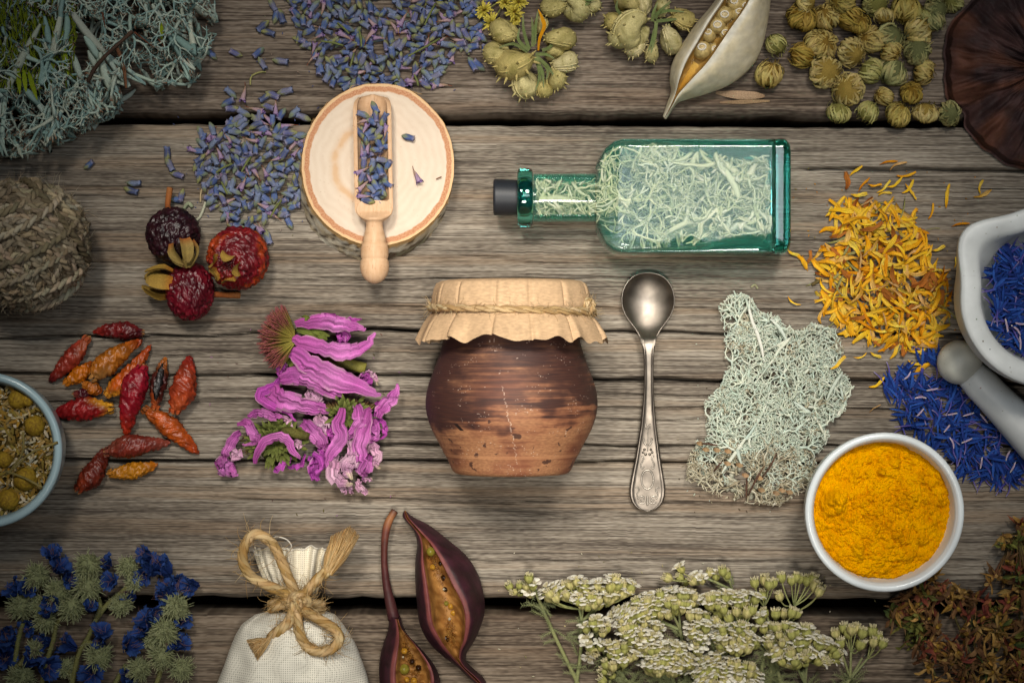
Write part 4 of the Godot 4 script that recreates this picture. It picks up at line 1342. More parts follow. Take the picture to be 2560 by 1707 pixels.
func calendula() -> void:
	var shapes := []; var meshes := []
	for k in 24:
		shapes.append(calendula_shape(k)); meshes.append(mesh_of(shapes[k], Vector3.ZERO))
	var pg := poly([2090, 520, 2140, 505, 2200, 508, 2265, 530, 2300, 585, 2330, 640, 2370, 720, 2372, 790, 2350, 830, 2320, 880, 2240, 868, 2150, 835, 2080, 800, 2058, 740, 2064, 690, 2040, 676, 2072, 620, 2095, 575])
	var hue := ["golden yellow", "bright orange", "light yellow", "deep orange", "lemon yellow", "amber yellow", "faded buff yellow", "rusty brown", "thin olive green", "warm yellow", "pale straw", "clear yellow"]
	var low := []
	for p in places(pg, 210, 12.0): low.append([rng.randi() % 24, Transform3D(Basis.from_euler(Vector3(rr(-0.3, 0.3), rr(0, TAU), rr(-0.2, 0.2))), Vector3(p.x, rr(3, 8), p.y))])
	mass("marigold_underlayer", shapes, M.petal, low, "lower layer of yellow orange petals in the petal heap", "petals")
	for p in places(pg, 270, 11.5):
		var up := clampf(edge_gap(p, pg) / 60.0, 0.0, 1.0)
		var kd := rng.randi() % 24
		put("marigold_petal", meshes[kd], M.petal, Vector3(p.x, 7.0 + up * rr(8, 26), p.y), Basis.from_euler(Vector3(rr(-0.5, 0.5), rr(0, TAU), rr(-0.35, 0.35) * (0.3 + up))), rr(0.85, 1.15), "%s petal in the heap between bottle and mortar" % hue[kd % 12], "petal", "marigold petals in the heap")
	for q in [[2140, 428, 0.6, 0], [2222, 407, 0.2, 3], [2245, 415, 0.4, 10], [2265, 434, 0.1, 1], [2113, 452, 1.7, 7], [2160, 462, 0.9, 3], [2187, 461, 0.0, 5], [2210, 468, 0.8, 4], [2237, 456, 0.6, 0], [2147, 482, 0.1, 4], [2212, 484, 0.2, 2], [2276, 480, -0.9, 9], [2270, 466, 0.9, 0], [2070, 528, 1.0, 4], [2086, 565, 1.5, 2], [2070, 577, 0.1, 1], [2326, 528, 1.2, 1], [2285, 545, 1.4, 5], [2370, 490, 1.5, 9], [2452, 467, 1.4, 2], [2456, 484, 0.4, 6], [2402, 562, 0.2, 3], [2345, 618, 0.4, 4], [2388, 657, 1.5, 4], [1985, 630, -0.4, 4], [2003, 655, -1.0, 1], [2022, 645, 1.2, 7], [2043, 632, 0.9, 6], [1985, 752, -0.7, 9], [2058, 745, 0.4, 4], [2055, 790, 1.4, 6], [2090, 795, 0.1, 1], [2150, 888, 0.2, 9], [2190, 884, -0.4, 4], [2236, 872, 1.2, 2], [2290, 905, -0.2, 0], [2305, 925, 0.6, 1], [2085, 905, 0.8, 2], [2192, 955, 0.6, 0], [2187, 1021, 0.6, 10], [2030, 708, 0.5, 8], [2215, 505, 0.2, 8], [2330, 575, 0.3, 8], [2362, 700, -1.0, 8], [2400, 795, 0.1, 8]]:
		put("marigold_petal", meshes[q[3] + (12 if rng.randf() < 0.5 else 0)], M.petal, Vector3(q[0], 6.0 if q[0] != 2085 else 60.0, q[1]), Basis.from_euler(Vector3(0, q[2], 0)), rr(0.55, 0.95), "single %s petal strewn on the wood near the petal heap" % hue[q[3]], "petal", "loose marigold petals")

func cornflower_shape(kind: int) -> Shape:
	var s := Shape.new()
	var blue: Array = [K("2a4c9c"), K("203c86"), K("325aac"), K("2c4490"), K("1e3476")]
	var L := rr(28, 40)
	var n := rng.randi_range(2, 4)
	tube(s, curve([Vector3(-L * 1.2, rr(-2, 3), rr(-6, 6)), Vector3(-L * 0.7, 2, rr(-3, 3)), Vector3(-L * 0.1, 2, 0)], 6), [1.2, 1.4, 3.4], [K("a89cc0"), K("6a5cae"), blue[kind % 5]], 6, 0.7)
	for k in n:
		var o := (k - (n - 1) * 0.5)
		var c: Color = blue[(kind + k) % 5]
		var bend := rr(-6, 6)
		petal(s, curve([Vector3(-L * 0.18, 2, o * 2.0), Vector3(L * 0.3, 4 + rr(-3, 5), o * 6.5 + bend * 0.4), Vector3(L * rr(0.8, 1.15), rr(-2, 8), o * 10.0 + bend)], 7), [1.4, 3.0, 2.8, 0.4], [c * 0.9, c, c * 1.1], rr(-0.3, 0.5), 0.2, Vector3(rr(-0.3, 0.3), 1, rr(-0.5, 0.5)).normalized(), 5, 0.2)
	return s

func cornflowers() -> void:
	var shapes := []; var meshes := []
	for k in 12:
		shapes.append(cornflower_shape(k)); meshes.append(mesh_of(shapes[k], Vector3.ZERO))
	var pale := []
	for k in 4:
		var s := Shape.new()
		petal(s, curve([Vector3(-14, 1, rr(-3, 3)), Vector3(0, 4, rr(-4, 4)), Vector3(15, 2, rr(-4, 4))], 6), [1.0, 2.0, 2.2, 0.8], [K("d8cfc4"), K("b49ab8"), K("d4c4c8")], 0.4, 0.1, Vector3.UP, 3)
		pale.append(mesh_of(s, Vector3.ZERO))
	var pg := poly([2210, 945, 2290, 935, 2350, 950, 2400, 985, 2450, 1040, 2520, 1090, 2610, 1150, 2620, 1190, 2520, 1205, 2440, 1195, 2390, 1160, 2370, 1120, 2310, 1085, 2250, 1075, 2262, 1010, 2240, 985])
	var low := []
	for p in places(pg, 44, 24.0): low.append([rng.randi() % 12, Transform3D(Basis(Vector3.UP, rr(0, TAU)), Vector3(p.x, 4.0, p.y))])
	var c := V(2634, 740, 200)
	for k in 170:
		var a := rr(1.4, 4.9); var d := sqrt(rng.randf()) * 150.0
		low.append([rng.randi() % 12, Transform3D(Basis.from_euler(Vector3(rr(-0.5, 0.5), rr(0, TAU), rr(-0.4, 0.4))), Vector3(c.x + cos(a) * d, 176.0 + rr(-6, 8), c.z + sin(a) * d))])
	mass("cornflower_underlayer", shapes, M.petal, low, "lower layer of blue petals under the blue petal heaps", "petals")
	var g := "blue petals heaped beside the pestle"
	var lb := "deep blue dried floret in the heap beside the pestle"
	for p in places(pg, 88, 20.0):
		var up := clampf(edge_gap(p, pg) / 40.0, 0.0, 1.0)
		put("cornflower_floret", meshes[rng.randi() % 12], M.petal, Vector3(p.x, 8.0 + up * rr(4, 18), p.y), Basis.from_euler(Vector3(rr(-0.6, 0.6), rr(0, TAU), rr(-0.3, 0.3) * up)), rr(0.85, 1.2), lb, "floret", g)
	for q in [[2215, 968, -0.9], [2260, 930, 0.6], [2305, 905, 1.5], [2335, 900, 1.7], [2255, 955, 0.1], [2318, 888, -0.6], [2520, 1200, 0.9]]:
		put("cornflower_floret", meshes[rng.randi() % 12], M.petal, Vector3(q[0], 8, q[1]), Basis(Vector3.UP, q[2]), 1.15, "single deep blue floret at the fringe of the heap by the pestle", "floret", "blue florets strayed from the heap")
	for p in places(pg, 14, 30.0):
		put("petal_scrap", pale[rng.randi() % 4], M.petal, Vector3(p.x, 28, p.y), Basis(Vector3.UP, rr(0, TAU)), 1.0, "pale thin petal scrap among the blue petals", "petal scrap", "pale scraps among the blue petals")
	for k in 92:
		var a := rr(1.5, 4.85); var d := sqrt(rng.randf()) * 152.0
		put("cornflower_floret", meshes[rng.randi() % 12], M.petal, Vector3(c.x + cos(a) * d, 192.0 + rr(0, 12) + 12.0 * (1.0 - d / 152.0), c.z + sin(a) * d), Basis.from_euler(Vector3(rr(-0.7, 0.7), rr(0, TAU), rr(-0.5, 0.5))), rr(0.9, 1.25), "deep blue dried floret inside the white mortar", "floret", "blue petals in the mortar")
	for k in 14:
		var a := rr(1.9, 4.5); var d := sqrt(rng.randf()) * 145.0
		put("petal_scrap", pale[rng.randi() % 4], M.petal, Vector3(c.x + cos(a) * d, 214.0, c.z + sin(a) * d), Basis(Vector3.UP, rr(0, TAU)), 1.1, "pale thin petal scrap among the blue petals", "petal scrap", "pale scraps among the blue petals")

# ---- chillies, rose hips, twine ball, lichens -----------------------------------------------------
func chillies() -> void:
	# [foot x, z, tip x, z, widest radius, where widest, foot colour, middle, tip colour, bend, label]
	var list := [
		[350, 832, 227, 830, 25, 0.3, "4a1018", "6e1a1c", "8e241a", 6, "dark maroon dried chilli pointing away above the orange ones"],
		[216, 846, 118, 956, 26, 0.35, "a8502c", "9c3424", "5e1418", -5, "brick red dried chilli with brown stem end, apart beside the bowl"],
		[166, 956, 231, 905, 23, 0.4, "c87414", "cc7010", "c05812", 3, "plump little orange dried chilli beside the brick red one"],
		[232, 943, 349, 850, 32, 0.25, "a8743c", "b0661a", "8e3410", -6, "large golden brown dried chilli leaning on the orange one"],
		[268, 986, 374, 862, 26, 0.22, "d08a2a", "bc5414", "a03a12", 8, "slim orange dried chilli with bright yellowish blunt end"],
		[212, 962, 252, 978, 21, 0.5, "b86a1c", "b46418", "a8501a", 1, "stubby ochre chilli end sticking out under the golden one"],
		[355, 918, 310, 1092, 36, 0.25, "94142a", "8e1222", "b03418", 7, "broad crimson dried chilli standing tip down in the middle"],
		[388, 1018, 410, 892, 24, 0.45, "a04a20", "4a1c18", "b06424", -3, "dark split dried chilli showing its black inside"],
		[436, 1028, 470, 890, 36, 0.35, "b45028", "98381c", "7c1c18", 7, "wide rusty red chilli with torn hollow end beside the split one"],
		[190, 985, 226, 982, 19, 0.5, "6a2a26", "4e1420", "5c1820", 1, "small shrivelled dark red chilli scrap behind the yellow ended one"],
		[276, 1020, 128, 1036, 33, 0.42, "d8982a", "961c1e", "84141c", 5, "fat glossy red chilli with yellow end touching the bowl"],
		[361, 1024, 494, 1136, 28, 0.42, "8c4a1c", "b04e16", "a43c14", -7, "smooth orange brown dried chilli pointing towards the purple flowers"],
		[268, 1130, 421, 1108, 31, 0.3, "7e4030", "7c2c20", "92483a", -6, "brown red wrinkled chilli lying across the lower pair"],
		[196, 1222, 264, 1118, 31, 0.3, "803018", "6e2618", "64261c", 9, "long dull brown chilli with ochre spot at its thick end"],
		[276, 1184, 392, 1160, 24, 0.45, "b47420", "c27e1a", "b4640e", 4, "small golden wrinkled chilli below the brown red one"]]
	var up := {3: 14.0, 4: 6.0, 6: 10.0, 8: 8.0, 12: 8.0, 7: 4.0, 0: 2.0}
	for i in list.size():
		var q: Array = list[i]
		var r: float = q[4] * 1.02
		var h: float = r * 0.84 + up.get(i, 0.0)
		var a := V(q[0], q[1], h); var b := V(q[2], q[3], h)
		var d := (b - a)
		var side := Vector3(-d.z, 0, d.x).normalized()
		var pts := curve([a, a.lerp(b, 0.35) + side * q[9], a.lerp(b, 0.7) + side * q[9] * 0.7 - Vector3(0, r * 0.15, 0), b - Vector3(0, h - maxf(7.0, h * 0.35), 0)], 44)
		var radii := []
		for k in 30:
			var f := k / 29.0
			var w: float = q[5]
			var g: float = pow(clampf(f / w, 0, 1), 0.45) if f < w else pow(1.0 - (f - w) / (1.0 - w), 0.55)
			radii.append(r * maxf(g * 0.97, 0.12 if f > 0.5 else 0.30))
		radii[0] = r * 0.22
		var c0 := K(q[6]) * 1.35; var c1 := K(q[7]) * 1.35; var c2 := K(q[8]) * 1.35
		var s := Shape.new()
		lump(s, pts, radii, 30, 0.19, 0.05, func(f, ang, w):
			var c: Color = c0.lerp(c1, smoothstep(0.0, 0.32, f + 0.12 * sin(ang * 2.0 + i))) if f < 0.5 else c1.lerp(c2, smoothstep(0.55, 0.95, f))
			return c * (1.0 + 0.22 * nz(f * 6.0 + i * 9.0, ang * 1.2) + 0.10 * sin(ang * 3.0 + f * 8.0)), 0.86, true)
		# fine wrinkles
		for k in s.v.size():
			var p := s.v[k]
			var n: Vector3 = (p - pts[clampi(k / 30, 0, 43)]).normalized()
			s.v[k] = p + n * (1.9 * nz(p.x * 0.11, p.y * 0.11, p.z * 0.11) - 5.5 * absf(nz(p.x * 0.075 + 9.0, p.y * 0.07, p.z * 0.07)))
		var m: StandardMaterial3D = M.skin
		var o := thing("chilli", q[10], "chilli", Vector3((a.x + b.x) * 0.5, 0, (a.z + b.z) * 0.5), "dried chillies")
		part("pod", s, m, o)
		# calyx scar or torn rim at the foot
		var t := Shape.new()
		var dir := -d.normalized()
		for k in 7:
			var an := TAU * k / 7.0
			var e := (side * cos(an) + Vector3.UP * sin(an))
			petal(t, [a + e * r * 0.42 - dir * 5.0, a + e * r * 0.36 + dir * 4.0, a + e * r * rr(0.15, 0.4) + dir * rr(6, 11)], [4.5, 4.0, 1.5], [c0, c0 * 0.8, K("a87a48")], 0.2, 0.15, e, 3)
		part("stem_end", t, M.dry_plant, o)
		if i == 7:   # the split side
			var g := Shape.new()
			lump(g, curve([pts[7] + Vector3(0, r * 0.62, 0), pts[20] + Vector3(2, r * 0.72, 0), pts[36] + Vector3(0, r * 0.42, 0)], 16), [2.0, 10.0, 9.0, 2.0], 12, 0.5, 0.09, func(f, an, w): return K("1c1214"), 0.45)
			part("split", g, M.skin, o)

func hip_body(c: Vector3, r: Vector3, axis: Vector3, cols: Array, top: Color, blot: float) -> Shape:
	var s := Shape.new()
	var nr := 60; var na := 80
	var b := Basis(Quaternion(Vector3.UP, axis.normalized()))
	for k in nr + 1:
		var ph := PI * k / nr
		for j in na:
			var th := TAU * j / na
			var n := b * Vector3(sin(ph) * cos(th), cos(ph), sin(ph) * sin(th))
			var p := Vector3(n.x * r.x, n.y * r.y, n.z * r.z)
			var w := absf(nz(p.x * 0.035, p.y * 0.035, p.z * 0.035))
			var w2 := absf(nz(p.x * 0.075 + 40.0, p.y * 0.075, p.z * 0.075))
			var d := 1.0 + 0.06 - 0.22 * pow(1.0 - clampf(w * 2.2, 0, 1), 2.0) * 0.6 - 0.10 * pow(1.0 - clampf(w2 * 2.4, 0, 1), 2.0) + 0.02 * nz(p.x * 0.2, p.y * 0.2, p.z * 0.2)
			var col: Color = (cols[0] as Color).lerp(cols[1], clampf(0.5 + nz(p.x * 0.02, p.y * 0.02, p.z * 0.02 + 9.0) * 1.3, 0, 1)).lerp(top, clampf(nz(p.x * 0.012 + blot, p.y * 0.012, p.z * 0.012) * 4.0 - 1.1 + nz(p.x * 0.06, p.y * 0.06, p.z * 0.06) * 0.8, 0.0, 0.85))
			s.add(c + p * d, col * (1.0 + 0.2 * nz(p.x * 0.05 + 70.0, p.y * 0.05, p.z * 0.05)))
	s.strip(0, nr + 1, na, true)
	return s
func sepals(s: Shape, c: Vector3, axis: Vector3, r: float, length: float, n: int, cols: Array, close: float) -> void:
	var b := Basis(Quaternion(Vector3.UP, axis.normalized()))
	for k in n:
		var th := TAU * k / n + rr(-0.15, 0.15)
		var e := b * Vector3(cos(th), 0, sin(th))
		var ax := axis.normalized()
		var l := length * rr(0.85, 1.15)
		var pts := curve([c + e * r * 0.9 - ax * 3.0, c + e * r * 1.12 + ax * l * 0.35, c + e * r * (1.0 - close * 0.4) + ax * l * 0.75, c + e * r * (1.0 - close) + ax * l], 8)
		petal(s, pts, [r * 0.5, r * 0.62, r * 0.5, r * 0.16], [cols[0], cols[1], cols[1], cols[2]], 0.35, 0.05, e, 5)
	for k in 46:
		var p := c + b * Vector3(rr(-1, 1), 0.15, rr(-1, 1)) * r * 0.6
		hair(s, p, axis.normalized() + Vector3(rr(-0.5, 0.5), rr(-0.5, 0.5), rr(-0.5, 0.5)), length * 0.42, 0.9, K("3a2416"), 0.4, 3)
func rose_hips() -> void:
	var ol := [K("a8622c"), K("9a8348"), K("8a7340")]
	var og := [K("b86e22"), K("a8873c"), K("8f7438")]
	var list := [
		["nearly black wrinkled dried rose hip with brown calyx", V(432, 587, 62), Vector3(65, 60, 66), Vector3(0.5, 0.55, 0.75), [K("241016"), K("3a1822")], K("3a1822"), V(454, 610, 112), Vector3(0.25, 0.30, 0.92), 27, 62, 5, ol, 0.75, [V(423, 530, 50), V(418, 512, 40), V(424, 470, 30)]],
		["bright red wrinkled dried rose hip with orange shoulder", V(594, 645, 72), Vector3(74, 70, 76), Vector3(-0.45, 0.85, 0.3), [K("8e1c22"), K("741622")], K("b8481c"), V(566, 664, 132), Vector3(-0.22, 0.9, 0.36), 29, 36, 5, og, 0.15, []],
		["crimson oval dried rose hip with calyx and stalk", V(474, 729, 60), Vector3(58, 58, 70), Vector3(-0.9, 0.2, -0.2), [K("7c1626"), K("5e1020")], K("7c1626"), V(424, 708, 66), Vector3(-1, 0.25, -0.12), 31, 66, 5, og, 0.35, [V(524, 735, 50), V(560, 737, 26), V(599, 738, 12)]]]
	for q in list:
		var c: Vector3 = q[1]
		var o := thing("rose_hip", q[0], "rose hip", Vector3(c.x, 0, c.z), "dried rose hips")
		part("fruit", hip_body(c, q[2], q[3], q[4], q[5], c.x), M.skin, o)
		var s := Shape.new()
		sepals(s, q[6], q[7], q[8], q[9], q[10], q[11], q[12])
		part("calyx", s, M.dry_plant, o)
		if q[13].size():
			var t := Shape.new()
			tube(t, curve(q[13], 8), [8, 7, 8.5], [K("7a3a22"), K("a8602e"), K("b07240")], 8)
			part("stalk", t, M.dry_plant, o)

func twine_ball() -> void:
	var c := V(62, 612, 158)
	var o := thing("twine_ball", "ball of rough grey brown twine at the table's edge", "twine", Vector3(c.x, 0, c.z))
	var s := Shape.new()
	lump(s, curve([c - Vector3(0, 138, 0), c - Vector3(0, 70, 0), c + Vector3(0, 70, 0), c + Vector3(0, 138, 0)], 14), [20.0, 110.0, 138.0, 138.0, 110.0, 20.0], 24, 0.04, 0.03, func(f, a, w): return K("857862"))
	part("core", s, M.fibre, o)
	var cols := [K("a2947c"), K("8c7e68"), K("b8ab94"), K("766954"), K("a8987e")]
	var layers := [[Vector3(0.55, 0.7, 0.4), 19, -4.0], [Vector3(0.1, 0.9, 0.35), 17, 0.0], [Vector3(-0.62, 0.25, 0.55), 12, 6.0], [Vector3(-0.3, 0.45, -0.8), 8, 11.0]]
	for l in layers:
		var b := Basis(Quaternion(Vector3.UP, (l[0] as Vector3).normalized()))
		var n: int = l[1]
		for k in n:
			var lat := lerpf(-1.0, 1.0, (k + 0.5) / n) + rr(-0.02, 0.02)
			var R: float = 144.0 + l[2] + rr(-2, 3)
			var h := R * sin(lat * 1.5)
			var pts := []
			var wob := rr(0, TAU); var tilt := rr(-0.12, 0.12)
			for j in 66:
				var a := TAU * j / 64.0
				var p := Vector3(cos(a), 0, sin(a)) * sqrt(R * R - h * h) + Vector3(0, h + R * tilt * sin(a + wob), 0)
				p = p.normalized() * (R + 2.5 * sin(a * 3 + wob))
				pts.append(c + b * p)
			var t := Shape.new()
			cord(t, pts, 9.6, 40.0, [vary(pick(cols), 0.22), vary(pick(cols), 0.22), vary(pick(cols), 0.22)], 2, 6, 42)
			part("strand", t, M.fibre, o)

func in_poly_above(pg: PackedVector2Array, top: float) -> Callable:
	return func(p: Vector3) -> bool: return p.y > 1.5 and p.y < top and Geometry2D.is_point_in_polygon(Vector2(p.x, p.z), pg)

# evenly forking branches that stay near one level, as antlered lichens grow
func coral(s: Shape, p: Vector3, d: Vector3, length: float, r: float, depth: int, cols: Array, inside, level: Vector2, tipcol) -> void:
	d = d.normalized()
	var q := p + d * length * rr(0.8, 1.2)
	q.y = clampf(q.y, level.x, level.y)
	if inside != null and not inside.call(q): 
		tube(s, [p, p + d * length * 0.4], [r, r * 0.2], [vary(pick(cols), 0.06)], 5)
		return
	var side := Vector3(-d.z, 0, d.x)
	var col: Color = vary(pick(cols), 0.06)
	var bow := p.lerp(q, 0.5) + side * length * rr(-0.10, 0.10)
	tube(s, [p, bow, q], [r, r * 0.86, r * 0.8], [col, col, col if depth > 0 or tipcol == null else tipcol], 5, 1.0, true)
	if depth <= 0: return
	var n := 2 if rng.randf() < 0.8 else 3
	for k in n:
		var a := (k - (n - 1) * 0.5) * rr(0.75, 1.25) + rr(-0.2, 0.2)
		var e := (d * cos(a) + side * sin(a) + Vector3(0, rr(-0.35, 0.4), 0)).normalized()
		coral(s, q, e, length * rr(0.72, 0.95), r * 0.76, depth - 1, cols, inside, level, tipcol)

func pale_lichen() -> void:
	var raw := [670, 250, 760, 170, 850, 190, 930, 290, 1030, 310, 1070, 370, 1160, 410, 1240, 350, 1390, 400, 1440, 520, 1400, 640, 1460, 680, 1490, 760, 1440, 900, 1330, 980, 1360, 1060, 1260, 1170, 1280, 1300, 1190, 1380, 1040, 1480, 850, 1460, 690, 1430, 560, 1370, 470, 1310, 480, 1180, 560, 1050, 600, 960, 580, 850, 690, 730, 720, 600, 700, 480, 690, 380]
	var a := []
	for k in raw.size() / 2: a += [1520 + raw[2 * k] / 2.45, 660 + raw[2 * k + 1] / 2.45]
	var pg := poly(a)
	var o := thing("pale_lichen", "clump of pale mint white branching lichen beside the spoon", "lichen", Vector3(1920, 0, 1000))
	var mint := [K("f2f8e6"), K("e8f4e6"), K("f6faea"), K("e2f0e2")]
	var base := [K("e2dcc2"), K("d0c6aa"), K("ece6d0"), K("bfb296")]
	var low := Shape.new(); var high := Shape.new()
	var inside := in_poly_above(pg, 52.0)
	var mat_ := Shape.new()
	for p in places(pg, 420, 7.0):
		var c := Vector3(p.x, rr(3, 8), p.y); var rad := rr(6, 11)
		if edge_gap(p, pg) < 14.0: continue
		lump(mat_, [c - Vector3(0, 3, 0), c, c + Vector3(0, 4, 0)], [rad * 0.5, rad, rad * 0.4], 7, 0.5, 0.12, func(f, a, w): return K("dcdcc8"))
	part("bounce_base", mat_, M.lichen, o, "stuff")  # pale lumps added below the branches to bounce light upward
	for p in places(pg, 170, 13.0):
		var f := smoothstep(1060, 1240, p.y)
		sprig(low, Vector3(p.x, rr(4, 16), p.y), Vector3(rr(-1, 1), rr(0.0, 0.3), rr(-1, 1)).normalized(), rr(22, 34), rr(3.0, 4.2), 3, base if rng.randf() < 0.25 + 0.75 * f else mint, 0.75, inside)
	part("lower_branches", low, M.lichen, o, "stuff")
	var root := Vector2(1870, 1215)
	for p in places(pg, 150, 15.0):
		var f: float = smoothstep(1090, 1230, p.y + (p.x - 1900) * -0.25)
		var g: Vector2 = (p - root).normalized().rotated(rr(-1.1, 1.1))
		coral(high, Vector3(p.x, rr(20, 36), p.y), Vector3(g.x, rr(-0.1, 0.3), g.y), rr(15, 21), rr(3.4, 4.6) * (1.0 - 0.25 * f), 5, base if rng.randf() < 0.8 * f else mint, inside, Vector2(14, 54), null)
	# stout stems
	for q in [[1905, 905, 1880, 770], [1930, 890, 1985, 820], [1850, 1160, 1835, 1085], [2060, 1000, 2090, 900], [2090, 1040, 2110, 960], [1990, 1020, 1955, 940], [1800, 1180, 1850, 1090], [1960, 850, 1935, 800]]:
		var d := Vector3(q[2] - q[0], 6, q[3] - q[1])
		sprig(high, Vector3(q[0], 46, q[1]), d.normalized(), d.length(), 5.6, 3, mint, 0.32, inside)
	part("upper_branches", high, M.lichen, o, "stuff")
	var bark := Shape.new()
	for q in [[1865, 1235, 1905, 1160], [1900, 1190, 1935, 1130], [1862, 1190, 1860, 1240], [1780, 1175, 1800, 1150], [1745, 1105, 1790, 1110]]:
		tube(bark, curve([Vector3(q[0], 50, q[1]), Vector3((q[0] + q[2]) * 0.5 + rr(-4, 4), 58, (q[1] + q[3]) * 0.5), Vector3(q[2], 56, q[3])], 7), [2.0, 3.0, 1.2], [K("4a342a"), K("6a4a3a")], 5)
	for p in places(poly([1730, 1110, 1850, 1200, 1960, 1245, 1990, 1220, 1880, 1170, 1780, 1090]), 12, 16.0):
		petal(bark, curve([Vector3(p.x - 8, 46, p.y), Vector3(p.x, 54, p.y + 2), Vector3(p.x + 9, 48, p.y + 4)], 5), [2, 6, 2], [vary(K("8a6a4a")), vary(K("b89a74"))], 0.3, 0.2, Vector3.UP, 3)
	part("bark_scrap", bark, M.dry_plant, o, "stuff")

func grey_lichen() -> void:
	var pg := poly([-260, -200, 590, -200, 545, 0, 552, 60, 528, 150, 500, 215, 440, 228, 340, 240, 326, 285, 250, 325, 165, 372, 80, 405, 0, 395, -120, 380, -260, 300])
	var o := thing("grey_lichen", "large tuft of grey green antlered lichen with moss", "lichen", Vector3(180, 0, 100))
	var teal := [K("b9d0c6"), K("a4c2ba"), K("c8d8cc"), K("96b6b2"), K("cdd6c6")]
	var dim := teal
	var tip = K("8f6448")
	var low := Shape.new(); var high := Shape.new()
	var inside := in_poly_above(pg, 170.0)
	for p in places(pg, 120, 28.0):
		sprig(low, Vector3(p.x, rr(6, 60), p.y), Vector3(rr(-0.4, 1), rr(-0.1, 0.5), rr(-0.3, 1)).normalized(), rr(46, 76), rr(5.0, 7.5), 3, dim, 0.7, inside, tip)
	part("lower_branches", low, M.lichen, o, "stuff")
	for p in places(pg, 44, 44.0):
		var r := rr(6.5, 9.5)
		sprig(high, Vector3(p.x - 30, rr(70, 130), p.y - 30), Vector3(rr(-0.2, 1), rr(-0.3, 0.3), rr(0.1, 1.2)).normalized(), rr(58, 92), r, 4, teal, 0.6, inside, tip)
	for p in places(pg, 46, 40.0):
		coral(high, Vector3(p.x - 20, rr(110, 150), p.y - 20), Vector3(rr(-0.1, 1), rr(-0.2, 0.2), rr(0.1, 1.1)), rr(26, 38), rr(5.5, 7.5), 5, teal, inside, Vector2(40, 165), tip)
	for q in [[100, 60, 0, 210], [110, 40, 125, 170], [125, 160, 140, 45], [170, 10, 250, 130], [250, 130, 275, 240], [165, 30, 180, 110], [180, 130, 205, 190], [380, 10, 430, 80], [120, 190, 145, 270], [200, 200, 150, 275], [60, 220, 90, 260], [260, 170, 268, 210], [210, 90, 245, 140], [430, 85, 500, 150], [330, 40, 380, 60]]:
		var d := Vector3(q[2] - q[0], -10, q[3] - q[1])
		sprig(high, V(q[0], q[1], 142), d.normalized(), d.length(), rr(9.0, 12.0), 3, teal, 0.25, inside, tip)
	part("upper_branches", high, M.lichen, o, "stuff")
	var moss := Shape.new()
	for k in 420:
		var p := V(rr(-20, 130) if k % 4 else rr(130, 190), rr(-20, 130) if k % 3 else rr(100, 200), rr(95, 150))
		petal(moss, curve([p, p + Vector3(rr(-6, 6), 4, rr(8, 18)), p + Vector3(rr(-12, 12), -2, rr(20, 44))], 4), [1.2, 2.2, 0.4], [vary(K("55611a")), vary(K("7c8a20"))], 0.3, 0.0, Vector3.UP, 3)
	for q in [[45, 170, 48, 235], [70, 180, 92, 250], [58, 175, 64, 230], [160, 120, 170, 190], [400, 50, 404, 100]]:
		petal(moss, curve([V(q[0], q[1], 150), V((q[0] + q[2]) * 0.5, (q[1] + q[3]) * 0.5, 156), V(q[2], q[3], 146)], 6), [3, 6.5, 0.8], [K("77891c"), K("98a82a")], 0.3, 0.05, Vector3.UP, 3)
	part("moss", moss, M.petal, o, "stuff")
	var twig := Shape.new()
	tube(twig, curve([V(218, 205, 150), V(235, 172, 154), V(262, 140, 156), V(300, 105, 158), V(330, 78, 154)], 12), [4.5, 5.5, 4.0, 5.0], [K("3c2c24"), K("5a4436")], 6)
	tube(twig, curve([V(290, 115, 152), V(308, 165, 150), V(314, 220, 140)], 6), [5, 5.5, 3], [K("6a4630"), K("7e5236")], 5, 0.4)
	for q in [[335, 80, 385, 120], [383, 82, 416, 125], [255, 30, 262, 70]]: tube(twig, [V(q[0], q[1], 156), V(q[2], q[3], 154)], [3, 1], [K("6a3c28")], 5)
	part("twig", twig, M.dry_plant, o)

# ---- coneflowers, seed pods, seed heads, dark cap, linen pouch -------------------------------------
# a list of picture places read from an enlarged crop: origin, enlargement, [x, z, x, z ...], height
func pl(o: Array, a: Array, h: float, arch := 0.0) -> Array:
	var out := []
	var n := a.size() / 2
	for k in n: out.append(V(o[0] + a[2 * k] / o[2], o[1] + a[2 * k + 1] / o[2], h + arch * sin(PI * k / maxf(1.0, n - 1.0))))
	return out

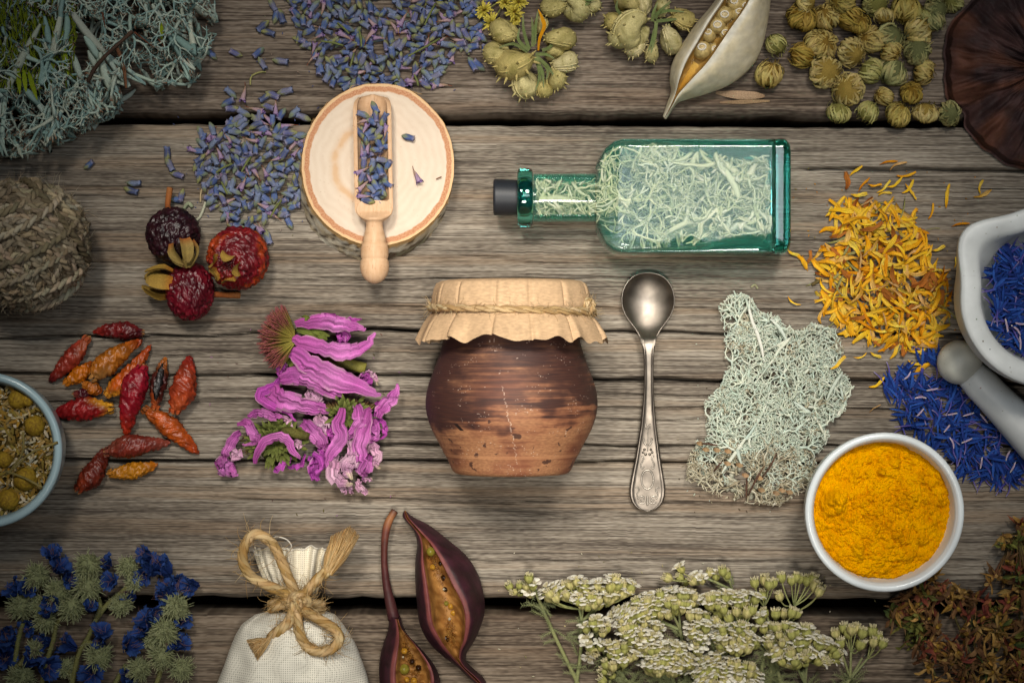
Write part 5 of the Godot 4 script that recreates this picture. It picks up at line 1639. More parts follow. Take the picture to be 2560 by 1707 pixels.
func coneflowers() -> void:
	var o := [500.0, 740.0, 2.904]
	var pink := [K("b25aa2"), K("9a468a"), K("c274b4"), K("903e80")]
	var deep := [K("a2429a"), K("8e3a8a"), K("b252a6")]
	var pale := [K("c48cb0"), K("b490a0"), K("d2aac0")]
	var specs := [
		["purple coneflower with bristly cone turned sideways and thick stem", [[690, 205, 850, 178, 1000, 195, 1100, 228, 1205, 240], 43, 60, 0], [[830, 168, 930, 156, 1060, 178, 1165, 168], 24, 54, 1], [[665, 310, 850, 362, 1050, 392, 1180, 370, 1268, 275], 48, 66, 0], [[1000, 268, 1035, 300, 1048, 340], 36, 40, 1], [[640, 398, 760, 490, 950, 590, 1130, 660, 1305, 715], 62, 70, 0], [[580, 602, 690, 572, 820, 622, 950, 680, 1030, 722], 56, 58, 0], [[605, 460, 592, 540, 640, 590], 32, 50, 1], [[528, 650, 570, 735, 700, 782, 850, 822, 942, 836], 60, 48, 0], [[592, 600, 540, 650, 455, 700, 452, 765, 540, 800, 640, 850, 705, 918], 27, 40, 1], [[905, 490, 930, 520, 940, 550], 22, 34, 1], [[1192, 568, 1250, 566, 1292, 640], 17, 40, 2], [[1160, 610, 1200, 590, 1245, 665], 30, 36, 1]],
		["purple coneflower lying face down with green underside and curled petals", [[355, 872, 430, 852, 520, 862, 612, 882], 28, 62, 0], [[268, 940, 340, 918, 372, 990, 402, 1050, 312, 1082], 30, 66, 0], [[292, 985, 222, 1060, 184, 1150, 168, 1212], 30, 40, 0], [[118, 1232, 190, 1236, 262, 1302], 46, 22, 0], [[398, 1212, 430, 1105, 500, 1042, 590, 1026, 650, 1072, 690, 1152, 738, 1172], 27, 78, 0], [[520, 1242, 560, 1266, 620, 1205, 690, 1160], 17, 40, 1], [[632, 1242, 722, 1232, 762, 1140], 13, 36, 1], [[240, 1170, 262, 1150, 285, 1120], 34, 40, 2], [[690, 1050, 720, 1075, 755, 1072], 24, 50, 2], [[610, 890, 650, 915, 640, 960], 22, 52, 2]],
		["drooping purple coneflower with many shrivelled pale tipped petals", [[1030, 820, 1002, 920, 1020, 1020, 962, 1110, 932, 1200, 962, 1332], 40, 66, 0], [[742, 912, 800, 970, 880, 1060, 922, 1132], 44, 50, 0], [[800, 1172, 850, 1200, 820, 1272, 852, 1336], 48, 34, 1], [[852, 882, 890, 940, 932, 1022], 42, 44, 2], [[1122, 790, 1160, 880, 1122, 960, 1082, 1042], 38, 62, 0], [[1232, 820, 1202, 950, 1172, 1080, 1182, 1200, 1152, 1302], 44, 70, 0], [[1292, 872, 1340, 800, 1400, 740, 1432, 642], 36, 60, 0], [[1272, 892, 1340, 930, 1342, 1000, 1292, 1042], 16, 40, 1], [[1092, 1052, 1112, 1150, 1072, 1232, 1102, 1332], 42, 64, 2], [[1202, 1122, 1262, 1092, 1292, 1172, 1272, 1222, 1312, 1252], 26, 56, 2], [[1002, 1152, 962, 1252, 1012, 1342, 1102, 1362], 38, 60, 2], [[1142, 1342, 1172, 1402, 1222, 1432], 24, 40, 2], [[1022, 1342, 1042, 1402, 1052, 1442], 18, 34, 2], [[1082, 1342, 1102, 1445], 14, 30, 2], [[1180, 1332, 1252, 1332], 13, 40, 2], [[1252, 902, 1272, 1002, 1242, 1082], 28, 52, 0], [[782, 692, 842, 762, 872, 842], 38, 40, 2], [[840, 990, 882, 1082, 902, 1180], 30, 32, 1], [[1130, 1180, 1160, 1260, 1212, 1290], 36, 50, 0], [[1232, 1150, 1222, 1230, 1180, 1320], 30, 44, 0], [[940, 930, 952, 1000, 972, 1060], 24, 44, 1], [[1040, 1180, 1062, 1260, 1040, 1330], 30, 52, 2], [[1292, 760, 1290, 830, 1262, 870], 18, 38, 1]]]
	for i in 3:
		var sp: Array = specs[i]
		var base := pl(o, [[720, 330], [560, 1050], [1080, 900]][i], 0.0)[0] as Vector3
		var t := thing("coneflower", sp[0], "flower", base, "dried purple coneflowers")
		for k in range(1, sp.size()):
			var q: Array = sp[k]
			var cols: Array = [pink, deep, pale][q[3]]
			var s := Shape.new()
			var pts := curve(pl(o, q[0], q[2], 12.0), 22)
			for j in pts.size(): pts[j] += Vector3(5.0 * nz(j * 0.45, k * 7.0, i), 3.0 * sin(j * 0.9 + k) + 5.0 * nz(j * 0.6, k * 3.0, i + 5.0), 5.0 * nz(j * 0.45, k * 5.0, i + 9.0))
			var w: float = q[1] / 2.904
			w *= 1.28
			petal(s, pts, [w * 0.4, w * 0.8, w, w * 1.06, w * 0.9, w * 0.5, w * 0.12], [vary(cols[1]), vary(cols[0], 0.08), vary(cols[2], 0.08), vary(cols[0], 0.08), vary(cols[2] if q[3] != 2 else K("c9bf94"), 0.08)], rr(-0.10, 0.12), 0.24, Vector3(rr(-0.3, 0.3), 1, rr(-0.35, 0.35)).normalized(), 17, 0.4, 0.3, 0.6)
			part("petal", s, M.petal, t)
		var b := Shape.new()
		var c := Shape.new()
		if i == 0:
			var ctr := V(500 + 705 / 2.904, 740 + 318 / 2.904, 46)
			for k in 430:
				var a := PI + rr(-1.15, 1.15) + 0.05
				var e := rr(-0.45, 0.95)
				var d := Vector3(cos(a) * cos(e), sin(e), sin(a) * cos(e))
				var l := rr(86, 103) * (0.94 + 0.06 * cos(a - PI))
				var p := ctr + d * 22.0
				var q := ctr + d * l
				if q.y < 2.0: continue
				tube(b, [p, p.lerp(q, 0.5), q.lerp(p, 0.1), q], [2.6, 2.3, 1.5, 0.3], [vary(K("a8a04a")), vary(K("8e8238")), vary(K("95554e")), vary(K("a85a64"))], 4)
			part("cone", b, M.dry_plant, t, "stuff")
			tube(c, curve(pl(o, [700, 390, 790, 415, 1000, 470, 1200, 528], 30), 14), [15, 13, 13.5, 14.5], [K("55562c"), K("646230"), K("86803a")], 14)
			var st := part("stem", c, M.dry_plant, t)
			var hs := Shape.new()
			for k in 90:
				var f := rr(0, 1)
				var p := pl(o, [770 + 400 * f, 412 + 108 * f], 42)[0] as Vector3
				hair(hs, p, Vector3(rr(-0.5, 0.5), rr(0.2, 1), rr(-1, 1)), rr(4, 9), 0.5, K("9a9a70"), 0.3, 2)
			part("stem_hair", hs, M.fibre, st, "stuff")
			for q in [[700, 240, 790, 270, 860, 300], [780, 230, 850, 260, 940, 290], [690, 370, 730, 400, 765, 445], [640, 470, 670, 500, 690, 520], [820, 300, 880, 290, 920, 320], [720, 380, 740, 350, 700, 340], [740, 165, 770, 160, 790, 175], [860, 240, 880, 290, 900, 330]]:
				var s := Shape.new()
				petal(s, curve(pl(o, q, 52, 8), 8), [5, 8, 7, 2], [K("4c5228"), K("707a38"), K("646a34")], 0.4, 0.15, Vector3.UP, 5)
				part("bract", s, M.petal, t)
		else:
			var z := [560, 1050] if i == 1 else [1065, 840]
			var ctr := pl(o, z, 36)[0] as Vector3
			lump(b, curve([ctr - Vector3(0, 34, 0), ctr, ctr + Vector3(0, 14, 0)], 6), [30, 56, 50, 6] if i == 1 else [20, 34, 28, 4], 16, 0.2, 0.05, func(f, a, w): return K("44481f"))
			part("receptacle", b, M.dry_plant, t)
			for k in (150 if i == 1 else 60):
				var a := rr(0, TAU); var d0 := rr(4, 52) if i == 1 else rr(2, 34)
				var s0 := ctr + Vector3(cos(a) * d0 * 1.25, rr(10, 22), sin(a) * d0 * 1.05)
				var e := Vector3(cos(a), rr(-0.1, 0.6), sin(a) * (1.0 if i == 1 else 1.0))
				petal(c, curve([s0, s0 + e * 9.0 + Vector3(0, 4, 0), s0 + e * rr(14, 24)], 5), [2.5, 5.0, 1.0], [vary(K("454a24")), vary(K("626a34")), vary(K("7a7e46"))], 0.4, 0.15, Vector3.UP, 3)
			part("bracts", c, M.petal, t, "stuff")
			var sp2 := Shape.new()
			if i == 1:
				tube(sp2, curve(pl(o, [590, 985, 660, 990, 720, 1005, 792, 1022], 60), 10), [12, 13, 12, 9], [K("77733c"), K("8e8846"), K("6e6636")], 12)
				part("stem", sp2, M.dry_plant, t)
				for k in 60:
					var p := pl(o, [rr(300, 400), rr(1010, 1160)], rr(8, 40))[0] as Vector3
					tube(sp2, [p, p + Vector3(rr(-16, -6), rr(-6, 4), rr(-4, 6))], [1.6, 0.3], [K("7c7a3c"), K("7e4a48")], 4)
				part("cone", sp2, M.dry_plant, t, "stuff")
			else:
				for k in 170:
					var x := rr(890, 1290)
					var p := pl(o, [1075 + (x - 1075) * 0.55, 860 + rr(-20, 20)], rr(10, 48))[0] as Vector3
					var q := pl(o, [x, 742 + 40 * absf(x - 1085) / 200.0 + rr(-8, 14)], rr(10, 50))[0] as Vector3
					tube(sp2, [p, p.lerp(q, 0.6), q], [2.2, 1.9, 0.4], [vary(K("7c8040")), vary(K("8a7c40")), vary(K("6e4a3c"))], 4)
				part("cone", sp2, M.dry_plant, t, "stuff")

# rows: [left x, z, inner left x, z, inner right x, z, right x, z, height]
func pod_shape(o: Array, rows: Array, out_cols: Array, lip: Color, in_cols: Array, rough: float, along := 60, ring := 44) -> Shape:
	var lines := []
	for k in 13: lines.append([])
	for r in rows:
		var H: float = r[8]
		var P := func(i: int, h: float) -> Vector3: return V(o[0] + r[2 * i] / o[2], o[1] + r[2 * i + 1] / o[2], h)
		var l: Vector3 = P.call(0, H * 0.38); var a: Vector3 = P.call(1, H); var b: Vector3 = P.call(2, H); var q: Vector3 = P.call(3, H * 0.36)
		var m := (l + q) * 0.5; m.y = 1.0
		var mids := [m.lerp(l, 0.75) * Vector3(1, 0, 1) + Vector3(0, H * 0.06, 0), l, l.lerp(a, 0.5) + Vector3(0, H * 0.14, 0), a, a.lerp(b, 0.1) - Vector3(0, H * 0.06, 0), a.lerp(b, 0.2) - Vector3(0, H * 0.34, 0), a.lerp(b, 0.5) - Vector3(0, H * 0.46, 0), a.lerp(b, 0.81) - Vector3(0, H * 0.33, 0), b.lerp(a, 0.09) - Vector3(0, H * 0.05, 0), b, b.lerp(q, 0.42) + Vector3(0, H * 0.17, 0), q, m.lerp(q, 0.75) * Vector3(1, 0, 1) + Vector3(0, H * 0.06, 0)]
		for k in 13: lines[k].append(mids[k])
	for k in 13: lines[k] = curve(lines[k], along)
	var s := Shape.new()
	for j in along:
		var sec := []
		for k in 13: sec.append(lines[k][j])
		sec = curve(sec, ring)
		for k in ring:
			var f := k / (ring - 1.0) * 12.0
			var p: Vector3 = sec[k]
			var col: Color
			var w := nz(p.x * 0.03, p.y * 0.03, p.z * 0.03)
			if f < 2.75 or f > 9.25:
				col = (out_cols[0] as Color).lerp(out_cols[1], clampf(0.5 + w * 1.2, 0, 1))
				p += Vector3(0, 1, 0) * w * rough
			elif f < 3.9 or f > 8.1: col = lip
			else:
				col = (in_cols[0] as Color).lerp(in_cols[1], clampf(0.5 + 1.4 * nz(p.x * 0.06, p.z * 0.06, 5.0), 0, 1))
				p.y += 5.0 * nz(p.x * 0.07, p.z * 0.07) + 3.0 * nz(p.x * 0.2, p.z * 0.2)
			p.y = maxf(p.y, 0.8)
			s.add(p, col)
	s.strip(0, along, ring, true)
	return s

func pale_pod() -> void:
	var o := [1180.0, 0.0, 3.015]
	var rows := [[1440, 872, 1450, 888, 1455, 893, 1466, 898, 24], [1470, 780, 1497, 795, 1512, 795, 1545, 785, 48], [1500, 690, 1535, 700, 1565, 705, 1612, 752, 72], [1490, 580, 1560, 590, 1665, 600, 1780, 702, 105], [1515, 460, 1605, 460, 1790, 470, 1962, 626, 130], [1600, 310, 1690, 310, 1890, 330, 2112, 500, 150], [1690, 180, 1775, 160, 1985, 190, 2192, 350, 160], [1800, 50, 1870, 20, 2080, 50, 2240, 130, 165], [1890, -80, 1950, -110, 2130, -80, 2250, -60, 150], [2000, -230, 2040, -250, 2100, -240, 2180, -250, 90], [2100, -370, 2105, -380, 2112, -380, 2120, -380, 24]]
	var at := V(1800, 120, 0)
	var t := thing("seed_pod", "large cream woody seed pod split open with round seeds inside", "seed pod", at)
	part("husk", pod_shape(o, rows, [K("efe4c8"), K("e6d8b6")], K("f4eedd"), [K("cfa456"), K("b08a48")], 2.2), grain(mat("pod_husk", 0.6, 0.4), M.tex_fine, 14, M.tex_bumps, 0.12), t)
	for q in [[1900, 112, 58, 90], [1845, 190, 58, 86], [1785, 262, 48, 80], [2005, 112, 52, 86], [1915, 250, 48, 78], [1735, 378, 60, 74], [1985, 30, 52, 92], [2060, 45, 46, 92], [1825, 375, 44, 66], [1700, 300, 34, 70]]:
		var r: float = q[2] / o[2] * 1.16
		var c := V(o[0] + q[0] / o[2], q[1] / o[2], q[3] + 18.0)
		var s := Shape.new()
		var tilt := Vector3(rr(-0.3, 0.2), 1, rr(-0.35, 0.1)).normalized()
		lump(s, curve([c - tilt * r * 1.2, c - tilt * r * 0.3, c + tilt * r * 0.7, c + tilt * r * 1.05], 12), [r * 0.3, r * 0.95, r * 1.0, r * 0.72, r * 0.40], 18, 0.06, 0.08, func(f, a, w): return K("b4a468").lerp(K("ccb478"), f) * (1.0 + 0.3 * w))
		var seed_ := part("seed", s, M.seed, t)
		var e := Shape.new()
		var pts := []
		for k in 17:
			var a := TAU * k / 16.0
			var b := Basis(Quaternion(Vector3.UP, tilt))
			pts.append(c + tilt * r * 1.08 + b * Vector3(cos(a) * r * 0.42, 0, sin(a) * r * 0.34))
		tube(e, pts, [r * 0.10], [K("efe8d6")], 5)
		part("rim", e, M.dry_plant, seed_)
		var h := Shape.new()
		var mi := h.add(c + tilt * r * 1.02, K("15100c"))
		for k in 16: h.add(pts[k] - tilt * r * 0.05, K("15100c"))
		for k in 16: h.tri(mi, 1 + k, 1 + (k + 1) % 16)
		part("hollow", h, M.seed, seed_)  # flat near-black disc, its colour stands for the shade in the opening
	var f := Shape.new()
	for k in 420:
		var a := rr(0, 1)
		var sd := rr(0, 1)
		var p := V(o[0] + lerpf(1600, 2000, a) / o[2] + (rr(-10, 10) + (sd - 0.5) * 66.0 * minf(1.0, a * 2.0 + 0.4)), lerpf(480, -20, a) / o[2] + rr(-6, 6), lerpf(52, 100, a) + absf(sd - 0.5) * 60.0)
		hair(f, p, Vector3(rr(-1, 1), rr(0, 1), rr(-1, 1)), rr(6, 15), 0.55, vary(K("d8c49a")), 0.4, 3)
	part("fibre", f, M.fibre, t, "stuff")
	var leaf := Shape.new()
	petal(leaf, curve([V(1700, 225, 50), V(1722, 190, 70), V(1745, 160, 74)], 8), [4, 15, 16], [K("c88a2a"), K("dca848"), K("e0b860")], -0.3, 0.1, Vector3.UP, 7)
	part("inner_skin", leaf, M.petal, t)

func dark_pods() -> void:
	var o := [500.0, 1250.0, 3.095]
	var husk := grain(mat("dark_husk", 0.55, 0.4), M.tex_mottled, 24, M.tex_bumps, 0.25)
	var skin := [K("4a2530"), K("3a1e26")]
	var a := [[1572, 92, 1580, 84, 1590, 82, 1604, 92, 34], [1570, 135, 1600, 150, 1622, 150, 1650, 132, 48], [1648, 232, 1690, 260, 1722, 262, 1782, 202, 72], [1680, 340, 1715, 345, 1800, 350, 1922, 312, 100], [1665, 480, 1718, 480, 1890, 500, 2060, 432, 124], [1666, 640, 1738, 640, 1972, 660, 2150, 572, 140], [1678, 800, 1758, 800, 2046, 800, 2197, 732, 146], [1700, 960, 1780, 960, 2072, 940, 2202, 880, 140], [1770, 1100, 1850, 1090, 2052, 1080, 2142, 1052, 120], [1880, 1210, 1930, 1190, 2012, 1180, 2062, 1190, 92], [1990, 1292, 2008, 1272, 2026, 1270, 2072, 1262, 68], [2095, 1392, 2120, 1385, 2140, 1380, 2190, 1372, 52], [2225, 1490, 2230, 1488, 2236, 1486, 2245, 1482, 26]]
	var b := [[1458, 890, 1518, 922, 1532, 922, 1546, 892, 50], [1455, 1000, 1530, 1000, 1562, 1000, 1592, 1020, 70], [1420, 1100, 1530, 1082, 1642, 1090, 1682, 1120, 95], [1390, 1220, 1510, 1200, 1722, 1190, 1772, 1220, 115], [1384, 1350, 1490, 1330, 1786, 1300, 1832, 1310, 122], [1400, 1480, 1500, 1460, 1802, 1420, 1862, 1420, 120], [1450, 1600, 1560, 1580, 1762, 1560, 1852, 1560, 90], [1640, 1720, 1650, 1722, 1660, 1720, 1670, 1716, 24]]
	for i in 2:
		var t := thing("dark_seed_pod", ["dark maroon seed pod split wide open beside its stalked twin", "dark maroon seed pod on a long curved stalk"][i], "seed pod", V([1120, 960][i], [1500, 1640][i], 0), "dark maroon seed pods")
		part("husk", pod_shape(o, [a, b][i], skin, K("8a4a48"), [K("c08a48"), K("96622e")], 1.5), husk, t)
		var inner := Shape.new()
		for k in 900:
			var f := rr(0, 1)
			var p: Vector3
			if i == 0: p = V(500 + lerpf(1790, 1960, f) / 3.095 + rr(-26, 26) * sin(PI * clampf(f * 0.9 + 0.1, 0, 1)), 1250 + lerpf(400, 1120, f) / 3.095, 72)
			else: p = V(500 + lerpf(1580, 1670, f) / 3.095 + rr(-34, 34) * f, 1250 + lerpf(1090, 1470, f) / 3.095, 66)
			hair(inner, p, Vector3(rr(-1, 1), rr(0.2, 1.2), rr(-1, 1)), rr(7, 16), 0.7, vary(pick([K("b07a34"), K("c8964a"), K("8a5a28"), K("a86a2a")]), 0.15), 0.45, 3)
		part("fibre", inner, M.fibre, t, "stuff")
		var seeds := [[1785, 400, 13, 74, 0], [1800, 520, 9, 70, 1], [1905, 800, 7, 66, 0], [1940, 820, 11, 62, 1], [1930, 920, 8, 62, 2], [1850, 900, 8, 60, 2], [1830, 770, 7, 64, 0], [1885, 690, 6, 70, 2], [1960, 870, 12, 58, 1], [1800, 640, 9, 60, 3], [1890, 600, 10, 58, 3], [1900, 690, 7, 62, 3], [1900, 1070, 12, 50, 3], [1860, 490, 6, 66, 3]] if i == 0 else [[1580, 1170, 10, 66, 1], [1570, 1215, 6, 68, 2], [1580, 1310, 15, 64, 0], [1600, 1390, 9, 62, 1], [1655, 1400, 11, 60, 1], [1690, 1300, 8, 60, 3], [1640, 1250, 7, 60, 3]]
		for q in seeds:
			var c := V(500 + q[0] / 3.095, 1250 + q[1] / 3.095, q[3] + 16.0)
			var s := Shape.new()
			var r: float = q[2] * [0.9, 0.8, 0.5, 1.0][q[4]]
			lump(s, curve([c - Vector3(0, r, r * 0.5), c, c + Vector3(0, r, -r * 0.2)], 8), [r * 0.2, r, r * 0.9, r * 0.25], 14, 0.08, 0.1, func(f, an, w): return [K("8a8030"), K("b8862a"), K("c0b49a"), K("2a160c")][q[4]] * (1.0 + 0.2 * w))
			part("seed" if q[4] != 3 else "dark_lump", s, M.seed, t)  # the darkest ones are raised lumps, coloured to stand for shaded pits
		if i == 1:
			var st := Shape.new()
			tube(st, curve(pl(o, [1505, 85, 1478, 130, 1450, 190, 1432, 280, 1425, 380, 1426, 500, 1440, 640, 1470, 790, 1500, 920], 22, 14), 40), [10, 9, 10.5, 9.5, 8.5, 8.5, 10, 13, 16], [K("4a2a26"), K("a87048"), K("7a4436"), K("6a362e"), K("552a28"), K("4e2828"), K("4a2528")], 10)
			part("stalk", st, husk, t)

func curled_seed(s: Shape, c: Vector3, r: float, turn: float, spiny: bool, col: Color) -> void:
	# a seed curled into a ring, belly outwards; spines on its back
	var b := Basis(Vector3.UP, turn) * Basis(Vector3.RIGHT, PI / 2 + rr(-0.7, 0.7)) * Basis(Vector3(0, 0, 1), rr(-0.3, 0.5))
	var pts := []; var rad := []
	for k in 22:
		var f := k / 21.0
		var a := lerpf(-2.75, 2.75, f)
		pts.append(c + b * (Vector3(cos(a), 0.0, sin(a)) * r * 0.46))
		rad.append(r * (0.12 + 0.50 * pow(sin(PI * clampf(f, 0.02, 0.98)), 0.8)))
	lump(s, pts, rad, 14, 0.12, 0.06, func(f, a, w): return col.lerp(K("8d8448"), clampf(0.25 + 0.8 * w, 0, 1)), 1.15)
	for k in 18:
		var f := (k + 0.5) / 18.0
		var i := int(f * 20)
		var e: Vector3 = (pts[i] - c).normalized()
		var side := Vector3.UP.cross(e) * 0.0 + b * Vector3(0, 1, 0) * (1.0 if k % 2 else -1.0)
		var p: Vector3 = pts[i] + e * rad[i] * 0.85 + side * rad[i] * 0.45
		tube(s, [p, p + (e + side * 0.5) * r * (0.32 if spiny else 0.16)], [r * 0.09, 0.3], [col * 0.9, K("c9b878")], 4)
	# raised ribs along the back
	for w in [-0.5, 0.0, 0.5]:
		var rp := []
		for k in range(2, 20):
			var e: Vector3 = (pts[k] - c).normalized()
			rp.append(pts[k] + (e * cos(w) + b * Vector3(0, 1, 0) * sin(w + 0.6)).normalized() * rad[k] * 1.03)
		tube(s, rp, [r * 0.045], [col * 1.12], 4)
func seed_heads() -> void:
	var o := [1180.0, 0.0, 3.015]
	var specs := [
		["whole dried seed head of curled spiny yellow seeds with green bracts", [460, 400], [[275, 250, 100, 0], [350, 460, 128, 1], [625, 290, 105, 0], [670, 475, 90, 0], [400, 600, 98, 1], [625, 560, 80, 1], [545, 640, 66, 0], [215, 400, 92, 0], [510, 210, 60, 0], [600, 400, 70, 0]], [[500, 70, 480, 200, 470, 330], [450, 130, 460, 240, 460, 350], [385, 110, 390, 230, 430, 370], [360, 210, 350, 300, 430, 380], [200, 360, 310, 330, 420, 390], [610, 210, 600, 340, 530, 380], [520, 620, 510, 520, 480, 420], [560, 600, 570, 520, 500, 440], [480, 680, 510, 560, 480, 440], [620, 440, 560, 410, 480, 410], [540, 660, 530, 540, 470, 430], [630, 590, 570, 500, 480, 420]]],
		["looser dried seed head of curled seeds next to the cream pod", [1370, 200], [[1240, 210, 128, 0], [1480, 270, 96, 0], [1195, 40, 100, 0], [1160, 290, 90, 1], [1360, 370, 66, 1], [1560, 130, 86, 1], [1250, 350, 70, 1], [1110, 170, 80, 1], [1300, 60, 70, 0], [1420, 90, 66, 1]], [[1600, 90, 1480, 80, 1380, 110], [1580, 140, 1480, 150, 1390, 160], [1350, 400, 1380, 280, 1390, 160], [1400, 20, 1370, 90, 1360, 160], [1500, 10, 1420, 80, 1380, 140], [1330, 390, 1360, 300, 1380, 220], [1100, 0, 1090, 60, 1130, 120], [1480, 170, 1490, 210, 1460, 240]]],
		["dried seed head of curled seeds cut by the table's far edge", [740, 20], [[765, 45, 92, 0], [640, 45, 84, 0], [880, 5, 70, 1], [700, -60, 90, 0], [820, -80, 90, 1]], [[900, 10, 860, 30, 800, 10], [940, -10, 880, 0, 820, -20], [640, -30, 700, -40, 740, -30]]]]
	for sp in specs:
		var at := pl(o, sp[1], 0)[0] as Vector3
		var t := thing("seed_cluster", sp[0], "seed cluster", at, "dried curled seed heads")
		for q in sp[2]:
			var s := Shape.new()
			var r: float = q[2] / o[2] * 1.32
			var c := pl(o, [q[0], q[1]], r * 0.95 + rr(2, 16))[0] as Vector3
			curled_seed(s, c, r, atan2(-(c.z - at.z), c.x - at.x) + rr(-0.4, 0.4), q[3] == 1, vary(pick([K("d2c68e"), K("c8ba7c"), K("d8cc9c"), K("c4b270")]), 0.08))
			part("seed", s, M.dry_plant, t)
		for q in sp[3]:
			var s := Shape.new()
			petal(s, curve(pl(o, q, 66, 14), 9), [1.0, 3.8, 4.6], [vary(K("8f9668")), vary(K("6c7a48")), vary(K("7e8a58"))], 0.35, 0.1, Vector3.UP, 3)
			part("bract", s, M.petal, t)
		if sp[1][0] == 460:
			var s := Shape.new()
			petal(s, curve(pl(o, [500, 70, 530, 140, 545, 200, 510, 290, 500, 380], 78, 10), 12), [1, 5, 4, 2], [K("e0a020"), K("d89414"), K("c88810")], 0.2, 0.2, Vector3.UP, 3)
			part("petal", s, M.petal, t)

func dark_cap() -> void:
	var c := Vector3(2600, 0, 178)
	var s := Shape.new()
	var nr := 70; var na := 260
	for k in nr + 1:
		var f := float(k) / nr
		for j in na:
			var a := TAU * j / na
			var R := 246.0 * (1.0 + 0.05 * nz(cos(a) * 1.6, sin(a) * 1.6, 4.0) + 0.015 * nz(cos(a) * 6, sin(a) * 6, 2.0))
			var d := wrapf(a - atan2(102.0, -190.0), -PI, PI)
			R *= 1.0 - 0.10 * exp(-d * d / 0.012)
			var r := R * f
			var wr := absf(nz(cos(a) * 5.0, sin(a) * 5.0, f * 1.2)) * 13.0 + absf(nz(cos(a) * 13.0, sin(a) * 13.0, f * 2.5)) * 7.0 + nz(cos(a) * 30.0, sin(a) * 30.0, f * 5.0) * 2.2
			var y := 22.0 + 58.0 * (1.0 - pow(f, 2.6)) - 34.0 * exp(-f * f * 18.0) + wr * smoothstep(0.03, 0.3, f) * 1.5
			y -= 26.0 * exp(-d * d / 0.02) * f
			if f > 0.97: y *= 0.35
			var col := K("5a3f3c").lerp(K("3e2c2c"), clampf(0.5 + 1.1 * nz(cos(a) * 3, sin(a) * 3, f * 4.0), 0, 1))
			col = col.lerp(K("7a4a34"), clampf(nz(cos(a) * 2.0 + 7.0, sin(a) * 2.0, f * 2.0), 0, 0.6))
			s.add(c + Vector3(cos(a) * r, maxf(y, 0.5), sin(a) * r), col)
	s.strip(0, nr + 1, na, true)
	single("wrinkled_disc", s, grain(mat("cap_skin", 0.7, 0.35), M.tex_mottled, 22, M.tex_bumps, 0.5), "large dark brown dried disc with wrinkles radiating from a hollow", "dried plant", c)

